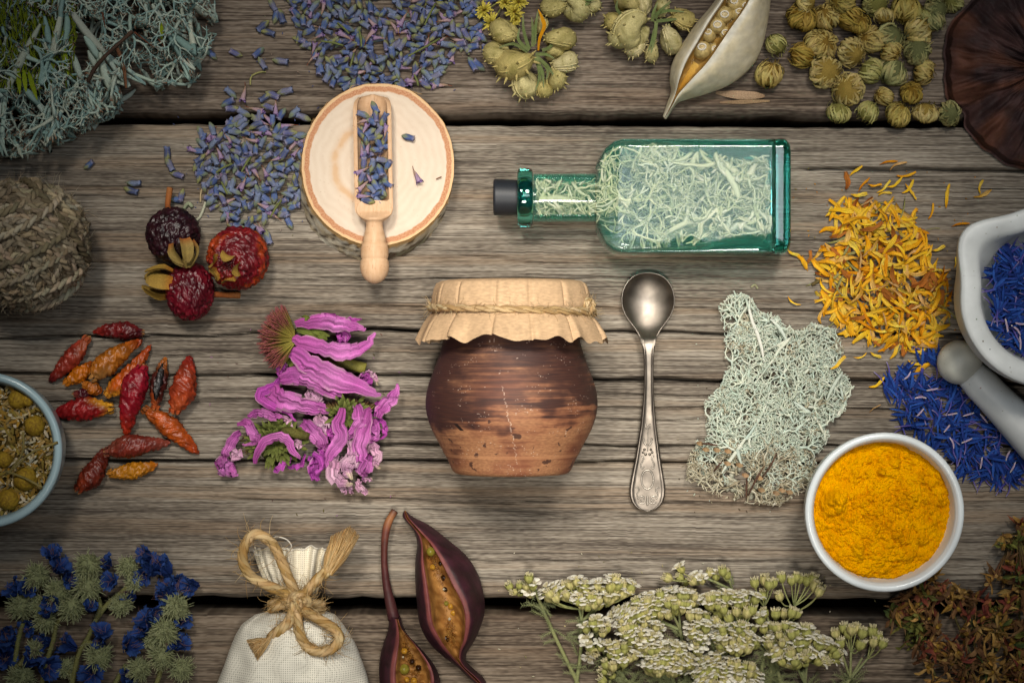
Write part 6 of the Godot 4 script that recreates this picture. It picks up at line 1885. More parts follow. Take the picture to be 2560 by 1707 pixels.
func weave_texture(relief: bool) -> Texture2D:
	var w := 64
	var im := Image.create(w, w, false, Image.FORMAT_RGB8)
	for y in w:
		for x in w:
			var a := fposmod(x / 8.0, 1.0); var b := fposmod(y / 8.0, 1.0)
			var over := (int(x / 8.0) + int(y / 8.0)) % 2 == 0
			var h := sin(PI * (a if over else b)) * 0.5 + 0.5 * sin(PI * (b if over else a)) * 0.6
			var hole := maxf(absf(a - 0.5), absf(b - 0.5)) > 0.40 and minf(absf(a - 0.5), absf(b - 0.5)) > 0.32
			var v := clampf(0.35 + 0.65 * h, 0, 1)
			if relief: im.set_pixel(x, y, Color(0, 0, 0) if hole else Color(v, v, v))
			else: im.set_pixel(x, y, Color(0.45, 0.43, 0.38) if hole else Color(0.92, 0.92, 0.91).lerp(Color.WHITE, h))
	return ImageTexture.create_from_image(im)
func linen_pouch() -> void:
	var o := [500.0, 1250.0, 3.095]
	var at := V(730, 1640, 0)
	var t := thing("linen_pouch", "small cream linen pouch tied shut with a jute bow", "pouch", at)
	var cloth := mat("linen", 0.85, 0.25)
	grain(cloth, weave_texture(false), 118, weave_texture(true), 0.18)
	# rows: z, left, right, height, pleat depth
	var body := [[905, 560, 925, 84, 6], [860, 545, 950, 92, 7], [890, 420, 1040, 120, 6], [960, 320, 1105, 150, 5], [1050, 268, 1165, 172, 4], [1150, 228, 1212, 186, 3], [1260, 190, 1258, 194, 2], [1414, 130, 1305, 198, 2], [1600, 90, 1330, 190, 2], [1800, 120, 1300, 150, 3], [1900, 220, 1200, 60, 2]]
	var top := [[380, 415, 1005, 70, 9], [430, 425, 985, 74, 9], [520, 455, 965, 76, 10], [620, 500, 945, 80, 11], [720, 575, 905, 84, 12], [800, 620, 870, 84, 12], [850, 600, 890, 84, 8]]
	for g in 2:
		var rows: Array = [body, top][g]
		var s := Shape.new()
		var n := 90; var m := 46
		for k in m:
			var f := k / (m - 1.0) * (rows.size() - 1)
			var i := mini(int(f), rows.size() - 2)
			var q := []
			for e in 5: q.append(lerpf(rows[i][e], rows[i + 1][e], smoothstep(0, 1, f - i) if g == 0 and i < 1 else f - i))
			for j in n:
				var u := j / (n - 1.0) * TAU
				var lo: float = q[1]; var hi: float = q[2]
				var x := (lo + hi) * 0.5 - cos(u) * (hi - lo) * 0.5
				var hh: float = q[3]
				var y := hh * (0.42 + 0.58 * sin(u)) if sin(u) > 0 else hh * 0.42 * (1.0 + sin(u))
				var near := clampf(1.0 - (q[0] - 880) / 300.0, 0, 1) if g == 0 else 1.0
				var pleat: float = q[4] * near * (sin(u * 9.0 + 3.0 * nz(u * 1.5, g * 9.0)) + 0.6 * sin(u * 17.0 + 1.0))
				if g == 0: pleat += 4.0 * nz(x * 0.004, q[0] * 0.004, 3.0) * 3.0 + (-7.0 * exp(-pow((x - 860 + (q[0] - 1200) * -0.12) / 26.0, 2.0)) if q[0] > 1000 else 0.0)
				var z: float = q[0]
				if g == 1 and k < 8: z += (14.0 * sin(u * 5.0) + 10.0 * sin(u * 11.0)) * (1.0 - k / 8.0)
				if sin(u) <= 0: pleat *= 0.3
				var p := V(o[0] + x / o[2], o[1] + z / o[2], maxf(1.0, y))
				p.y = maxf(1.0, p.y + pleat * 1.2)
				p.z += pleat * 0.15
				s.add(p, K("ebe7da") if g == 0 else K("eee6d2"))
		s.strip(0, m, n, true)
		part(["bag", "ruffle"][g], s, cloth, t)
		if g == 1:   # selvedge thread along the scalloped mouth
			var e := []
			for j in n / 2 + 1: e.append(s.v[j] + Vector3(0, 1.5, -1))
			var h := Shape.new()
			tube(h, e, [2.2], [K("efe8d8")], 6)
			tube(h, curve([V(672, 1352, 74), V(690, 1342, 86), V(715, 1348, 90), V(728, 1364, 88), V(722, 1376, 80)], 14), [1.7], [K("efe9dc")], 5)
			tube(h, curve([V(634, 1372, 70), V(636, 1384, 76), V(648, 1388, 76)], 8), [1.6], [K("efe9dc")], 5)
			part("selvedge", h, M.fibre, t)
	# jute bow
	var j1 := [K("c8a674"), K("b8945e"), K("d8bc8c"), K("a8854e"), K("cfb080")]
	var lay := func(a: Array, h: float, arch: float, r: float, called: String, fuzz: int) -> void:
		var s := Shape.new()
		cord(s, curve(pl(o, a, h, arch), a.size() * 4), r * 1.08, 110.0, j1, 5, 6, fuzz * 2)
		part(called, s, M.fibre, t)
	for k in 3: lay.call([548, 845 - k * 22, 600, 820 - k * 14, 740, 806 - k * 10, 880, 822 - k * 12, 948, 850 - k * 20], 84, 36, 9.5, "wrap", 20)
	lay.call([760, 770, 680, 600, 615, 440, 540, 320, 430, 262, 352, 330, 328, 470, 390, 590, 520, 660, 640, 715, 750, 780], 112, 26, 11.0, "bow_loop", 80)
	lay.call([740, 800, 752, 930, 790, 1080, 880, 1165, 1000, 1160, 1075, 1085, 1040, 1000, 930, 930, 800, 850], 150, 44, 11.0, "bow_loop", 70)
	lay.call([760, 790, 850, 680, 930, 590, 985, 555], 128, 8, 11.0, "bow_tail", 20)
	lay.call([735, 800, 690, 930, 610, 1010, 540, 1060], 150, 20, 11.0, "bow_tail", 20)
	lay.call([700, 800, 730, 745, 790, 740, 830, 790, 790, 840, 720, 840, 700, 800], 138, 4, 10.0, "knot", 30)
	lay.call([740, 780, 760, 800, 745, 850, 735, 900], 148, 6, 9.0, "knot", 20)
	for g in 2:
		var s := Shape.new()
		for k in 900:
			var e := rr(-1, 1); var v := rr(-1, 1)
			var f := rr(0.72, 1.0)
			var a: Vector3; var b: Vector3
			if g == 0:
				a = V(500 + (985 + e * 30) / 3.095, 1250 + (565 + e * 18) / 3.095, 128 + v * 10)
				b = V(500 + (1125 + e * 115 + (1.0 - absf(e)) * 40) / 3.095, 1250 + (275 - (1.0 - absf(e)) * 80) / 3.095, 122 + v * 22)
			else:
				a = V(500 + (545 + e * 20) / 3.095, 1250 + (1055 - e * 28) / 3.095, 166 + v * 10)
				b = V(500 + (395 + e * 45) / 3.095, 1250 + (1165 + e * 85) / 3.095, 170 + v * 18)
			b = a.lerp(b, f)
			var mid := a.lerp(b, 0.5) + Vector3(rr(-5, 5), rr(-3, 5), rr(-5, 5))
			tube(s, curve([a, mid, b], 5), [1.5, 1.3, 0.5], [vary(pick(j1), 0.12), vary(pick([K("c89c62"), K("d4b07a"), K("dcbc8a")]), 0.12)], 3, 1.0, false)
		part("frayed_end", s, M.fibre, t, "stuff")

func yellow_sprig() -> void:
	var o := [1180.0, 0.0, 3.015]
	var t := thing("yellow_flower_sprig", "small sprig of thin petalled yellow flowers by the seed head", "flower sprig", V(1250, 35, 0))
	for q in [[145, 175, 80, 34], [90, 80, 72, 30], [320, 90, 76, 40], [350, 15, 76, 44], [250, 20, 60, 36], [330, 150, 50, 28]]:
		var s := Shape.new()
		var c := pl(o, [q[0], q[1]], q[3])[0] as Vector3
		var r: float = q[2] / o[2]
		for k in 46:
			var a := rr(0, TAU); var e := rr(0.0, 1.1)
			var d := Vector3(cos(a) * cos(e), sin(e), sin(a) * cos(e))
			var l := r * rr(0.7, 1.15)
			petal(s, curve([c + d * 2.0, c + d * l * 0.6 + Vector3(0, 3, 0), c + d * l], 5), [0.8, 1.8, 2.2, 1.0], [vary(K("a8952c")), vary(K("cdbb48")), vary(K("d8c860"))], 0.3, 0.2, Vector3.UP, 3, 0.0, 0.8)
		for k in 14: hair(s, c + Vector3(rr(-3, 3), 4, rr(-3, 3)), Vector3(rr(-1, 1), 1, rr(-1, 1)), 8, 0.8, K("8a6a1c"), 0.3, 2)
		part("flower", s, M.petal, t)
	var st := Shape.new()
	for q in [[145, 175, 200, 90, 300, -80], [90, 80, 190, 20, 300, -80], [330, 120, 330, 40, 310, -80]]: tube(st, curve(pl(o, q, 14), 8), [2.2], [K("8a8a4a")], 5)
	part("stem", st, M.dry_plant, t)

# ---- sprigs along the near edge, chamomile bowl, scraps --------------------------------------------
func fuzzy_calyx(s: Shape, c: Vector3, r: float, cols: Array) -> void:
	lump(s, curve([c - Vector3(0, r * 0.7, 0), c, c + Vector3(0, r * 0.6, 0)], 6), [r * 0.2, r * 0.78, r * 0.72, r * 0.2], 10, 0.2, 0.05, func(f, a, w): return cols[1] * 0.75)
	for k in 230:
		var d := Vector3(rr(-1, 1), rr(-0.3, 1), rr(-1, 1)).normalized()
		var e := Vector3(rr(-1, 1), rr(-0.6, 1), rr(-1, 1)).normalized() * r * 0.45
		var p := c + d * r * 0.5
		var q := c + d * r * rr(0.7, 0.88)
		tube(s, curve([p, p.lerp(q, 0.6) + e * 0.4, q + e], 4), [1.9, 1.5, 0.5], [vary(cols[0]), vary(cols[1]), vary(cols[2])], 3, 1.0, false)
func blue_corolla(s: Shape, c: Vector3, r: float, dir: Vector3, cols: Array) -> void:
	var b := Basis(Quaternion(Vector3.UP, dir.normalized()))
	for k in 7:
		var a := TAU * k / 7.0 + rr(-0.3, 0.3)
		var e := b * Vector3(cos(a), 0, sin(a))
		var ax := dir.normalized()
		var pts := curve([c - ax * r * 0.9 + e * r * 0.12, c - ax * r * 0.2 + e * r * 0.36, c + ax * r * 0.35 + e * r * 0.62, c + ax * r * rr(0.4, 0.8) + e * r * rr(0.8, 1.15)], 7)
		for j in pts.size(): pts[j].y = maxf(pts[j].y, 2.0)
		petal(s, pts, [r * 0.16, r * 0.36, r * 0.46, r * 0.3], [vary(cols[1]), vary(cols[0], 0.15), vary(cols[2], 0.15)], 0.35, 0.28, e + ax * 0.3, 7, 0.5, 0.5)
	for k in 6: hair(s, c + b * Vector3(rr(-0.3, 0.3), 0.2, rr(-0.3, 0.3)) * r, dir + Vector3(rr(-0.7, 0.7), rr(-0.2, 0.7), rr(-0.7, 0.7)), r * rr(0.9, 1.6), 0.8, K("8a6a68"), 0.5, 4)
func blue_sprigs() -> void:
	var o := [0.0, 1300.0, 3.852]
	var green := [K("8a9068"), K("a4aa7c"), K("c4c89c")]
	var blue := [K("2e4788"), K("25366e"), K("3a5694")]
	var specs := [
		["tall hairy blue flowered sprig with the topmost dark flower cluster", [[500, 330, 95, 60], [570, 450, 100, 56], [660, 560, 90, 66], [480, 780, 95, 70], [440, 900, 60, 62]], [[350, 540, 120, 44], [560, 690, 120, 56], [690, 840, 125, 52], [440, 970, 110, 30]], [[620, 900, 540, 1000, 512, 1150, 450, 1350, 395, 1600], [560, 700, 590, 820, 600, 900], [350, 560, 480, 700, 580, 860]]],
		["hairy blue flowered sprig with two pale woolly buds side by side", [[1010, 410, 85, 50], [1060, 600, 95, 56], [860, 835, 70, 70], [980, 1090, 105, 44], [960, 1180, 70, 40], [640, 1200, 110, 40]], [[850, 440, 125, 62], [850, 640, 135, 58], [950, 1310, 120, 34], [1150, 830, 90, 34]], [[1060, 780, 920, 960, 850, 1120, 750, 1300, 685, 1600], [860, 620, 960, 800, 930, 950], [980, 1240, 860, 1180, 800, 1210]]],
		["hairy blue flowered sprig reaching out with one large open flower cluster", [[1390, 340, 90, 44], [1470, 430, 130, 50], [1570, 460, 115, 46], [1380, 540, 90, 36], [1240, 720, 85, 30]], [[1225, 450, 95, 34], [1290, 600, 80, 30], [1190, 790, 85, 26]], [[1360, 560, 1230, 640, 1040, 800, 940, 930], [1230, 480, 1270, 580, 1240, 640]]],
		["hairy blue flowered sprig beside the linen pouch", [[1620, 640, 110, 50], [1690, 600, 95, 50], [1830, 640, 105, 44], [1400, 960, 105, 50], [1370, 1070, 85, 52], [1250, 1200, 110, 40], [1470, 900, 85, 46], [1750, 970, 90, 34], [1735, 1190, 95, 34], [1560, 740, 90, 48], [1640, 1220, 50, 60]], [[1690, 840, 125, 46], [1580, 1070, 125, 52], [1560, 1310, 120, 44], [1745, 1430, 110, 34], [1470, 1150, 80, 36]], [[1690, 850, 1620, 1000, 1580, 1200, 1560, 1400, 1480, 1640], [1400, 980, 1500, 1120, 1570, 1250], [1740, 1420, 1640, 1400, 1570, 1380], [1210, 1390, 1150, 1490, 1080, 1620]]],
		["short hairy blue flowered sprig under the taller ones by the chamomile bowl", [[140, 660, 110, 44], [250, 670, 95, 50], [280, 1030, 90, 30], [420, 1170, 90, 26], [60, 1180, 130, 30], [50, 1320, 120, 26], [450, 1420, 130, 50], [300, 1340, 110, 46], [880, 1480, 120, 36], [1240, 1520, 110, 30], [1300, 1460, 60, 34], [60, 1080, 80, 30]], [[200, 830, 120, 40], [380, 820, 95, 34], [200, 1530, 130, 44], [1340, 1440, 110, 36], [330, 1240, 80, 26], [640, 1420, 90, 20]], [[230, 960, 190, 1080, 155, 1250, 120, 1600], [200, 830, 235, 900, 230, 970], [330, 1240, 260, 1300, 180, 1400], [640, 1400, 680, 1500, 690, 1600]]]]
	for sp in specs:
		var c0: Array = sp[1][0]
		var t := thing("blue_sprig", sp[0], "flower sprig", pl(o, [c0[0], c0[1]], 0)[0] as Vector3, "dried blue flowered sprigs")
		for q in sp[3]:
			var s := Shape.new()
			var pts := curve(pl(o, q, 30), 14)
			tube(s, pts, [5.5, 6.0, 6.5], [vary(K("77794a")), vary(K("8a8650"))], 7)
			for k in 50:
				var p: Vector3 = pts[rng.randi() % 14]
				hair(s, p + Vector3(rr(-3, 3), 4, rr(-3, 3)), Vector3(rr(-1, 1), rr(0, 0.6), rr(-0.5, 0.5)), rr(6, 14), 0.5, K("b4b48c"), 0.2, 2)
			part("stem", s, M.dry_plant, t)
		for q in sp[2]:
			var s := Shape.new()
			fuzzy_calyx(s, pl(o, [q[0], q[1]], q[3])[0] as Vector3, q[2] / 3.852 * 1.18, green)
			part("calyx", s, M.fibre, t)
		for q in sp[1]:
			var s := Shape.new()
			blue_corolla(s, pl(o, [q[0], q[1]], q[3])[0] as Vector3, q[2] / 3.852, Vector3(rr(-0.8, 0.8), rr(0.2, 0.9), rr(-1, 0.2)), blue)
			part("flower", s, M.petal, t)

func floret_shape(kind: int) -> Shape:
	# points along +x from its stalk at the origin; about 26 long
	var s := Shape.new()
	var g: Color = pick([K("ccc078"), K("c0b86c"), K("d6c98a"), K("b4b268")])
	var prof := [1.6, 5.0, 8.0, 9.4, 9.6, 9.2, 8.6]
	for k in prof.size():
		for j in 12:
			var a := TAU * j / 12.0
			var w: float = prof[k] + (0.7 if j % 2 == 0 else -0.7)
			s.add(Vector3(k * 3.2, sin(a) * w, cos(a) * w), vary(g if j % 2 == 0 else g.lerp(K("8d8f4e"), 0.6), 0.06))
	s.strip(0, prof.size(), 12, true)
	var tuft := K("e0d4ac") if kind % 2 == 0 else K("e8dcb8")
	for k in 26:
		var a := rr(0, TAU); var r := rr(0, 8.0)
		var p := Vector3(17, sin(a) * r, cos(a) * r)
		tube(s, [p, p + Vector3(rr(5, 9), sin(a) * 2.0, cos(a) * 2.0)], [1.3, 0.9], [vary(g), vary(tuft)], 4)
	if kind >= 2:
		for k in (5 if kind == 2 else 4):
			var a := TAU * k / 5.0 + rr(-0.3, 0.3)
			var e := Vector3(0, sin(a), cos(a))
			var c := vary(K("faf4e2"), 0.04)
			petal(s, [Vector3(17, 0, 0) + e * 5.0, Vector3(23, 0, 0) + e * 9.5, Vector3(25, 0, 0) + e * 15.0, Vector3(23, 0, 0) + e * 20.0], [3.0, 7.0, 8.0, 4.4], [c], -0.2, 0.1, Vector3(1, 0, 0) + e * 0.3, 5)
	return s
func yarrow() -> void:
	var o := [1220.0, 1350.0, 2.306]
	var meshes := []
	for k in 8: meshes.append(mesh_of(floret_shape([0, 1, 2, 3, 2, 3, 0, 2][k]), Vector3.ZERO))
	# [label, node x z, foot x z, white share, tone, size, florets: list of places or [polygon, number]]
	var specs := [
		["lone yarrow sprig leaning outward from the bunch, few florets", [262, 270], [545, 880], 0.35, 1.0, 0.95, [105, 240, 180, 225, 235, 190, 185, 285, 120, 300, 215, 235, 260, 235, 240, 285]],
		["yarrow head with broad white petals next to the lone sprig", [540, 470], [500, 880], 0.85, 1.0, 1.0, [[poly([295, 265, 400, 240, 520, 195, 600, 240, 720, 190, 830, 215, 860, 250, 820, 290, 700, 330, 620, 370, 500, 340, 420, 300, 350, 330]), 34]]],
		["small loose yarrow head topping the bunch above the dense cluster", [1410, 290], [1260, 880], 0.3, 1.0, 1.0, [1095, 140, 1010, 205, 1080, 195, 1195, 180, 1285, 155, 1350, 150, 1110, 230, 1230, 200, 1320, 175, 1160, 215, 1375, 170]],
		["densest cream white yarrow cluster in the middle of the bunch", [1110, 520], [1140, 900], 0.75, 1.0, 0.95, [[poly([690, 430, 780, 350, 900, 300, 1050, 262, 1200, 262, 1230, 330, 1160, 370, 1060, 400, 900, 430, 760, 455]), 44]]],
		["yarrow head of tufted florets on bare stalks at the bunch's upper side", [1650, 560], [1620, 900], 0.05, 1.0, 1.12, [1535, 215, 1600, 205, 1655, 215, 1690, 185, 1750, 200, 1805, 190, 1850, 205, 1885, 200, 1925, 270, 1900, 240, 1590, 285, 1670, 295, 1625, 225, 1780, 180, 1935, 255]],
		["flat cream yarrow cluster between the dense one and the stalked one", [1410, 480], [1330, 900], 0.7, 1.0, 0.95, [[poly([1240, 300, 1320, 280, 1450, 280, 1550, 290, 1560, 325, 1480, 345, 1350, 345, 1250, 350]), 20]]],
		["yarrow head of greenish tufted florets below the stalked one", [1600, 640], [1560, 900], 0.05, 0.95, 1.1, [1315, 400, 1350, 370, 1430, 380, 1500, 390, 1530, 375, 1590, 390, 1660, 400, 1720, 400, 1765, 390, 1800, 400, 1380, 420, 1470, 420, 1560, 430, 1330, 480, 1300, 440]],
		["white yarrow cluster tucked under the dense middle one", [960, 640], [1000, 900], 0.85, 0.95, 0.92, [[poly([750, 470, 850, 440, 960, 450, 1000, 480, 980, 560, 880, 575, 780, 560]), 20]]],
		["hanging yarrow stalk with single broad white petals", [640, 520], [720, 900], 0.9, 0.9, 1.0, [620, 470, 660, 510, 560, 550, 580, 590, 660, 590, 570, 640, 620, 665, 580, 690, 600, 450, 690, 480, 560, 480, 640, 440]],
		["narrow upright strip of yarrow florets in the shaded middle", [1210, 690], [1200, 900], 0.7, 0.85, 0.95, [[poly([1150, 400, 1280, 390, 1290, 500, 1240, 620, 1170, 610, 1160, 500]), 15]]],
		["low rounded white yarrow head in front of the dense cluster", [1080, 840], [1120, 920], 0.75, 1.0, 0.95, [[poly([880, 690, 930, 640, 1050, 620, 1170, 640, 1200, 690, 1100, 740, 960, 740, 890, 720]), 26]]],
		["broad low white yarrow head at the bunch's near side", [1420, 870], [1430, 960], 0.75, 1.0, 0.95, [[poly([1150, 690, 1260, 640, 1370, 640, 1440, 680, 1560, 700, 1600, 760, 1540, 823, 1300, 823, 1190, 800]), 36]]],
		["grey cream yarrow head with wide fanned florets at the bunch's end", [1830, 830], [1820, 960], 0.45, 0.9, 1.05, [[poly([1590, 640, 1680, 590, 1740, 500, 1850, 470, 1940, 550, 2060, 630, 2090, 690, 2000, 700, 1850, 690, 1700, 690]), 34]]],
		["dim separate yarrow sprig next to the brown herb clump", [2090, 800], [2020, 920], 0.0, 0.72, 1.15, [2000, 510, 2050, 480, 2100, 490, 2080, 510, 2170, 510, 2220, 500, 2260, 530, 2290, 570, 2160, 580, 2230, 560, 2030, 570, 2130, 475]],
		["shaded cream yarrow head between the dense cluster and the low one", [1010, 760], [1060, 920], 0.6, 0.9, 0.9, [[poly([850, 580, 960, 560, 1130, 560, 1150, 630, 1000, 640, 870, 640]), 16]]],
		["deep set yarrow head behind the greenish tufted florets", [1440, 720], [1460, 920], 0.5, 0.9, 0.9, [[poly([1290, 480, 1420, 450, 1560, 470, 1580, 590, 1440, 630, 1310, 600]), 20]]],
		["yarrow head half hidden behind the hanging stalk", [740, 720], [800, 920], 0.5, 0.9, 0.9, [[poly([690, 540, 780, 570, 880, 590, 870, 660, 760, 680, 690, 620]), 13]]],
		["small yarrow head under the bare stalked one", [1670, 740], [1680, 920], 0.4, 0.9, 0.9, [[poly([1580, 470, 1680, 450, 1780, 470, 1760, 560, 1640, 600, 1580, 560]), 14]]],
		["brownish yarrow sprig of closed buds below the hanging stalk", [790, 800], [860, 920], 0.0, 0.85, 1.0, [670, 690, 640, 740, 690, 730, 740, 690, 790, 680, 640, 790, 700, 760, 720, 700, 810, 660]]]
	for sp in specs:
		var node := pl(o, sp[1], 18)[0] as Vector3
		var t := thing("yarrow_sprig", sp[0], "yarrow", Vector3(node.x, 0, node.z), "dried yarrow sprigs in a bunch")
		var spots := []
		if sp[6][0] is Array:
			for p in places(sp[6][0][0], int(sp[6][0][1] * 2.3), 16.5): spots.append(Vector2(p))
		else:
			for k in sp[6].size() / 2: spots.append(Vector2(sp[6][2 * k], sp[6][2 * k + 1]))
		var st := Shape.new()
		tube(st, curve([pl(o, sp[2], 12)[0], (pl(o, sp[2], 14)[0] as Vector3).lerp(node, 0.55) + Vector3(rr(-5, 5), 3, 0), node], 10), [5.5, 4.8, 4.4], [vary(K("8a8f5e")), vary(K("949868"))], 7)
		var hub := Vector2.ZERO
		for q in spots: hub += q
		hub /= spots.size()
		var nodes := []
		for k in 4:
			var v := Vector2(sp[1][0], sp[1][1]).lerp(spots[(k * 7) % spots.size()], 0.5)
			nodes.append(v)
			tube(st, curve([node, pl(o, [v.x, v.y], 36)[0]], 4), [3.8, 3.0], [vary(K("8f9466"))], 6)
		for q in spots:
			var best: Vector2 = nodes[0]
			for v in nodes:
				if v.distance_to(q) < best.distance_to(q): best = v
			var h := rr(30, 86)
			var p := pl(o, [q.x, q.y], h)[0] as Vector3
			var d := Vector3((q.x - best.x) * 0.5, 26, q.y - best.y - 48).normalized()
			if sp[3] < 0.1: d = Vector3((q.x - best.x) * 0.6, 22, q.y - best.y - 40).normalized()
			var b := pl(o, [best.x, best.y], 36)[0] as Vector3
			var foot := p - d * 28.0
			tube(st, curve([b, b.lerp(foot, 0.6) + Vector3(0, -4, 6), foot], 6), [2.2, 1.7], [vary(K("949a66")), vary(K("a2a268"))], 5)
			var f := MeshInstance3D.new()
			f.name = "floret"
			f.mesh = meshes[(2 + rng.randi() % 6) if rng.randf() < sp[3] else pick([0, 1, 6])]
			f.material_override = M.petal
			t.add_child(f, true)
			var q4 := Quaternion(Vector3.RIGHT, d)
			f.transform = Transform3D((Basis(q4) * Basis(Vector3.RIGHT, rr(0, TAU))).scaled(Vector3.ONE * sp[5] * rr(0.98, 1.25)), (foot - Vector3(node.x, 0, node.z)) * U)
		part("stem", st, M.dry_plant, t)
		var fo := Shape.new()
		var foot0 := pl(o, sp[2], 14)[0] as Vector3
		for k in 16:
			var a := foot0.lerp(node, rr(0.2, 1.05)) + Vector3(rr(-6, 6), rr(0, 8), rr(-6, 6))
			var d := Vector3(rr(-1, 1), rr(0.0, 0.4), rr(-1.0, 0.4)).normalized()
			var l := rr(26, 54)
			for j in 9:
				var p := a + d * l * j / 8.0
				for sd in [-1.0, 1.0]: tube(fo, [p, p + d * 6.0 + Vector3(-d.z, 0.2, d.x) * sd * rr(4, 9)], [0.9, 0.3], [vary(K("8e9468"))], 3)
			tube(fo, [a, a + d * l], [1.2, 0.5], [vary(K("8a8f60"))], 4)
		part("foliage", fo, M.dry_plant, t, "stuff")

func brown_herb() -> void:
	var o := [1960.0, 880.0, 1.897]
	var rust := [K("8a4c38"), K("6e3c2a"), K("9a5e42"), K("7a3a34")]
	var tan := [K("b08a50"), K("a27838"), K("c09a5c"), K("8a6a3a")]
	var brown := [K("6a4a30"), K("7c5a38"), K("563a28"), K("8a6a48")]
	var olive := [K("6c6a34"), K("5a5c2c"), K("82803e"), K("4a5a34")]
	var specs := [
		["brown dried herb sprig rising highest at the table's side", [1110, 860], [1100, 1600], poly([1030, 850, 1100, 800, 1230, 800, 1240, 1180, 1060, 1160, 960, 1100, 1010, 950])],
		["rusty brown dried herb sprig next to the powder bowl", [760, 1120], [1000, 1640], poly([640, 1080, 720, 1080, 860, 1120, 900, 1160, 760, 1210, 560, 1260, 500, 1280, 520, 1200, 590, 1140])],
		["tangled brown herb sprig with ochre buds in the clump's middle", [900, 1300], [980, 1640], poly([780, 1160, 900, 1120, 1050, 1140, 1130, 1200, 1150, 1340, 1000, 1390, 860, 1360, 780, 1300])],
		["low brown herb sprig with twisted pale leaves at the near side", [860, 1480], [900, 1700], poly([640, 1400, 760, 1360, 900, 1380, 1010, 1420, 1030, 1568, 900, 1600, 660, 1580, 610, 1500])],
		["thin dark herb sprig with green leaves between bowl and yarrow", [620, 1320], [760, 1640], poly([480, 1290, 560, 1240, 700, 1240, 740, 1330, 620, 1400, 540, 1380])],
		["dark reddish herb sprig at the outer side of the clump", [1130, 1450], [1080, 1700], poly([1040, 1380, 1120, 1330, 1260, 1330, 1260, 1600, 1060, 1600])]]
	for i in specs.size():
		var sp: Array = specs[i]
		var at := pl(o, sp[1], 0)[0] as Vector3
		var t := thing("herb_sprig", sp[0], "dried herb", at, "brown dried herb sprigs in a clump")
		var st := Shape.new()
		var node := pl(o, sp[1], 30)[0] as Vector3
		tube(st, curve([pl(o, sp[2], 14)[0], (pl(o, sp[2], 18)[0] as Vector3).lerp(node, 0.5) + Vector3(rr(-12, 12), 0, 0), node], 10), [3.5, 2.6], [K("5a5a30"), K("6c5c36")], 6)
		var lv := Shape.new(); var bd := Shape.new(); var hs := Shape.new()
		var pg: PackedVector2Array = sp[3]
		for p in places(pg, 34 if i != 4 else 16, 20.0):
			var c := pl(o, [p.x, p.y], rr(16, 74))[0] as Vector3
			tube(st, curve([node.lerp(c, 0.1), node.lerp(c, 0.55) + Vector3(rr(-8, 8), 6, rr(-8, 8)), c], 6), [1.9, 1.2], [vary(pick(olive)), vary(pick(rust))], 5)
			var pal: Array = pick([rust, tan, brown, brown, tan, olive] if i != 4 else [olive, brown, olive])
			for k in rng.randi_range(4, 7):
				var d := Vector3(rr(-1, 1), rr(-0.2, 0.8), rr(-1, 1)).normalized()
				var l := rr(16, 44)
				petal(lv, curve([c, c + d * l * 0.5 + Vector3(rr(-5, 5), rr(0, 6), rr(-5, 5)), c + d * l + Vector3(rr(-6, 6), rr(-8, 4), rr(-6, 6))], 6), [1.2, rr(3.0, 7.5), rr(2.0, 6.0), 0.5], [vary(pick(pal), 0.2), vary(pick(pal), 0.2), vary(pick(pal), 0.2)], rr(-0.5, 0.9), 0.4, Vector3(rr(-0.8, 0.8), 1, rr(-0.8, 0.8)).normalized(), 5, 0.2, 0.0, 0.4)
			if rng.randf() < 0.5:
				var e := Vector3(rr(-1, 1), 0.5, rr(-1, 1)).normalized()
				lump(bd, curve([c, c + e * 9.0, c + e * 20.0], 6), [2.5, 6.5, 5.5, 1.0], 9, 0.2, 0.1, func(f, a, w): return (K("a88430") if f < 0.6 else K("7a5a26")) * (1.0 + 0.4 * w))
			for k in 9: hair(hs, c, Vector3(rr(-1, 1), rr(0, 1), rr(-1, 1)), rr(9, 20), 0.6, vary(pick([K("8a5a3c"), K("6a4230"), K("a07848")])), 0.5, 3)
		part("stem", st, M.dry_plant, t)
		part("leaves", lv, M.petal, t, "stuff")
		part("buds", bd, M.dry_plant, t, "stuff")
		part("stamens", hs, M.fibre, t, "stuff")

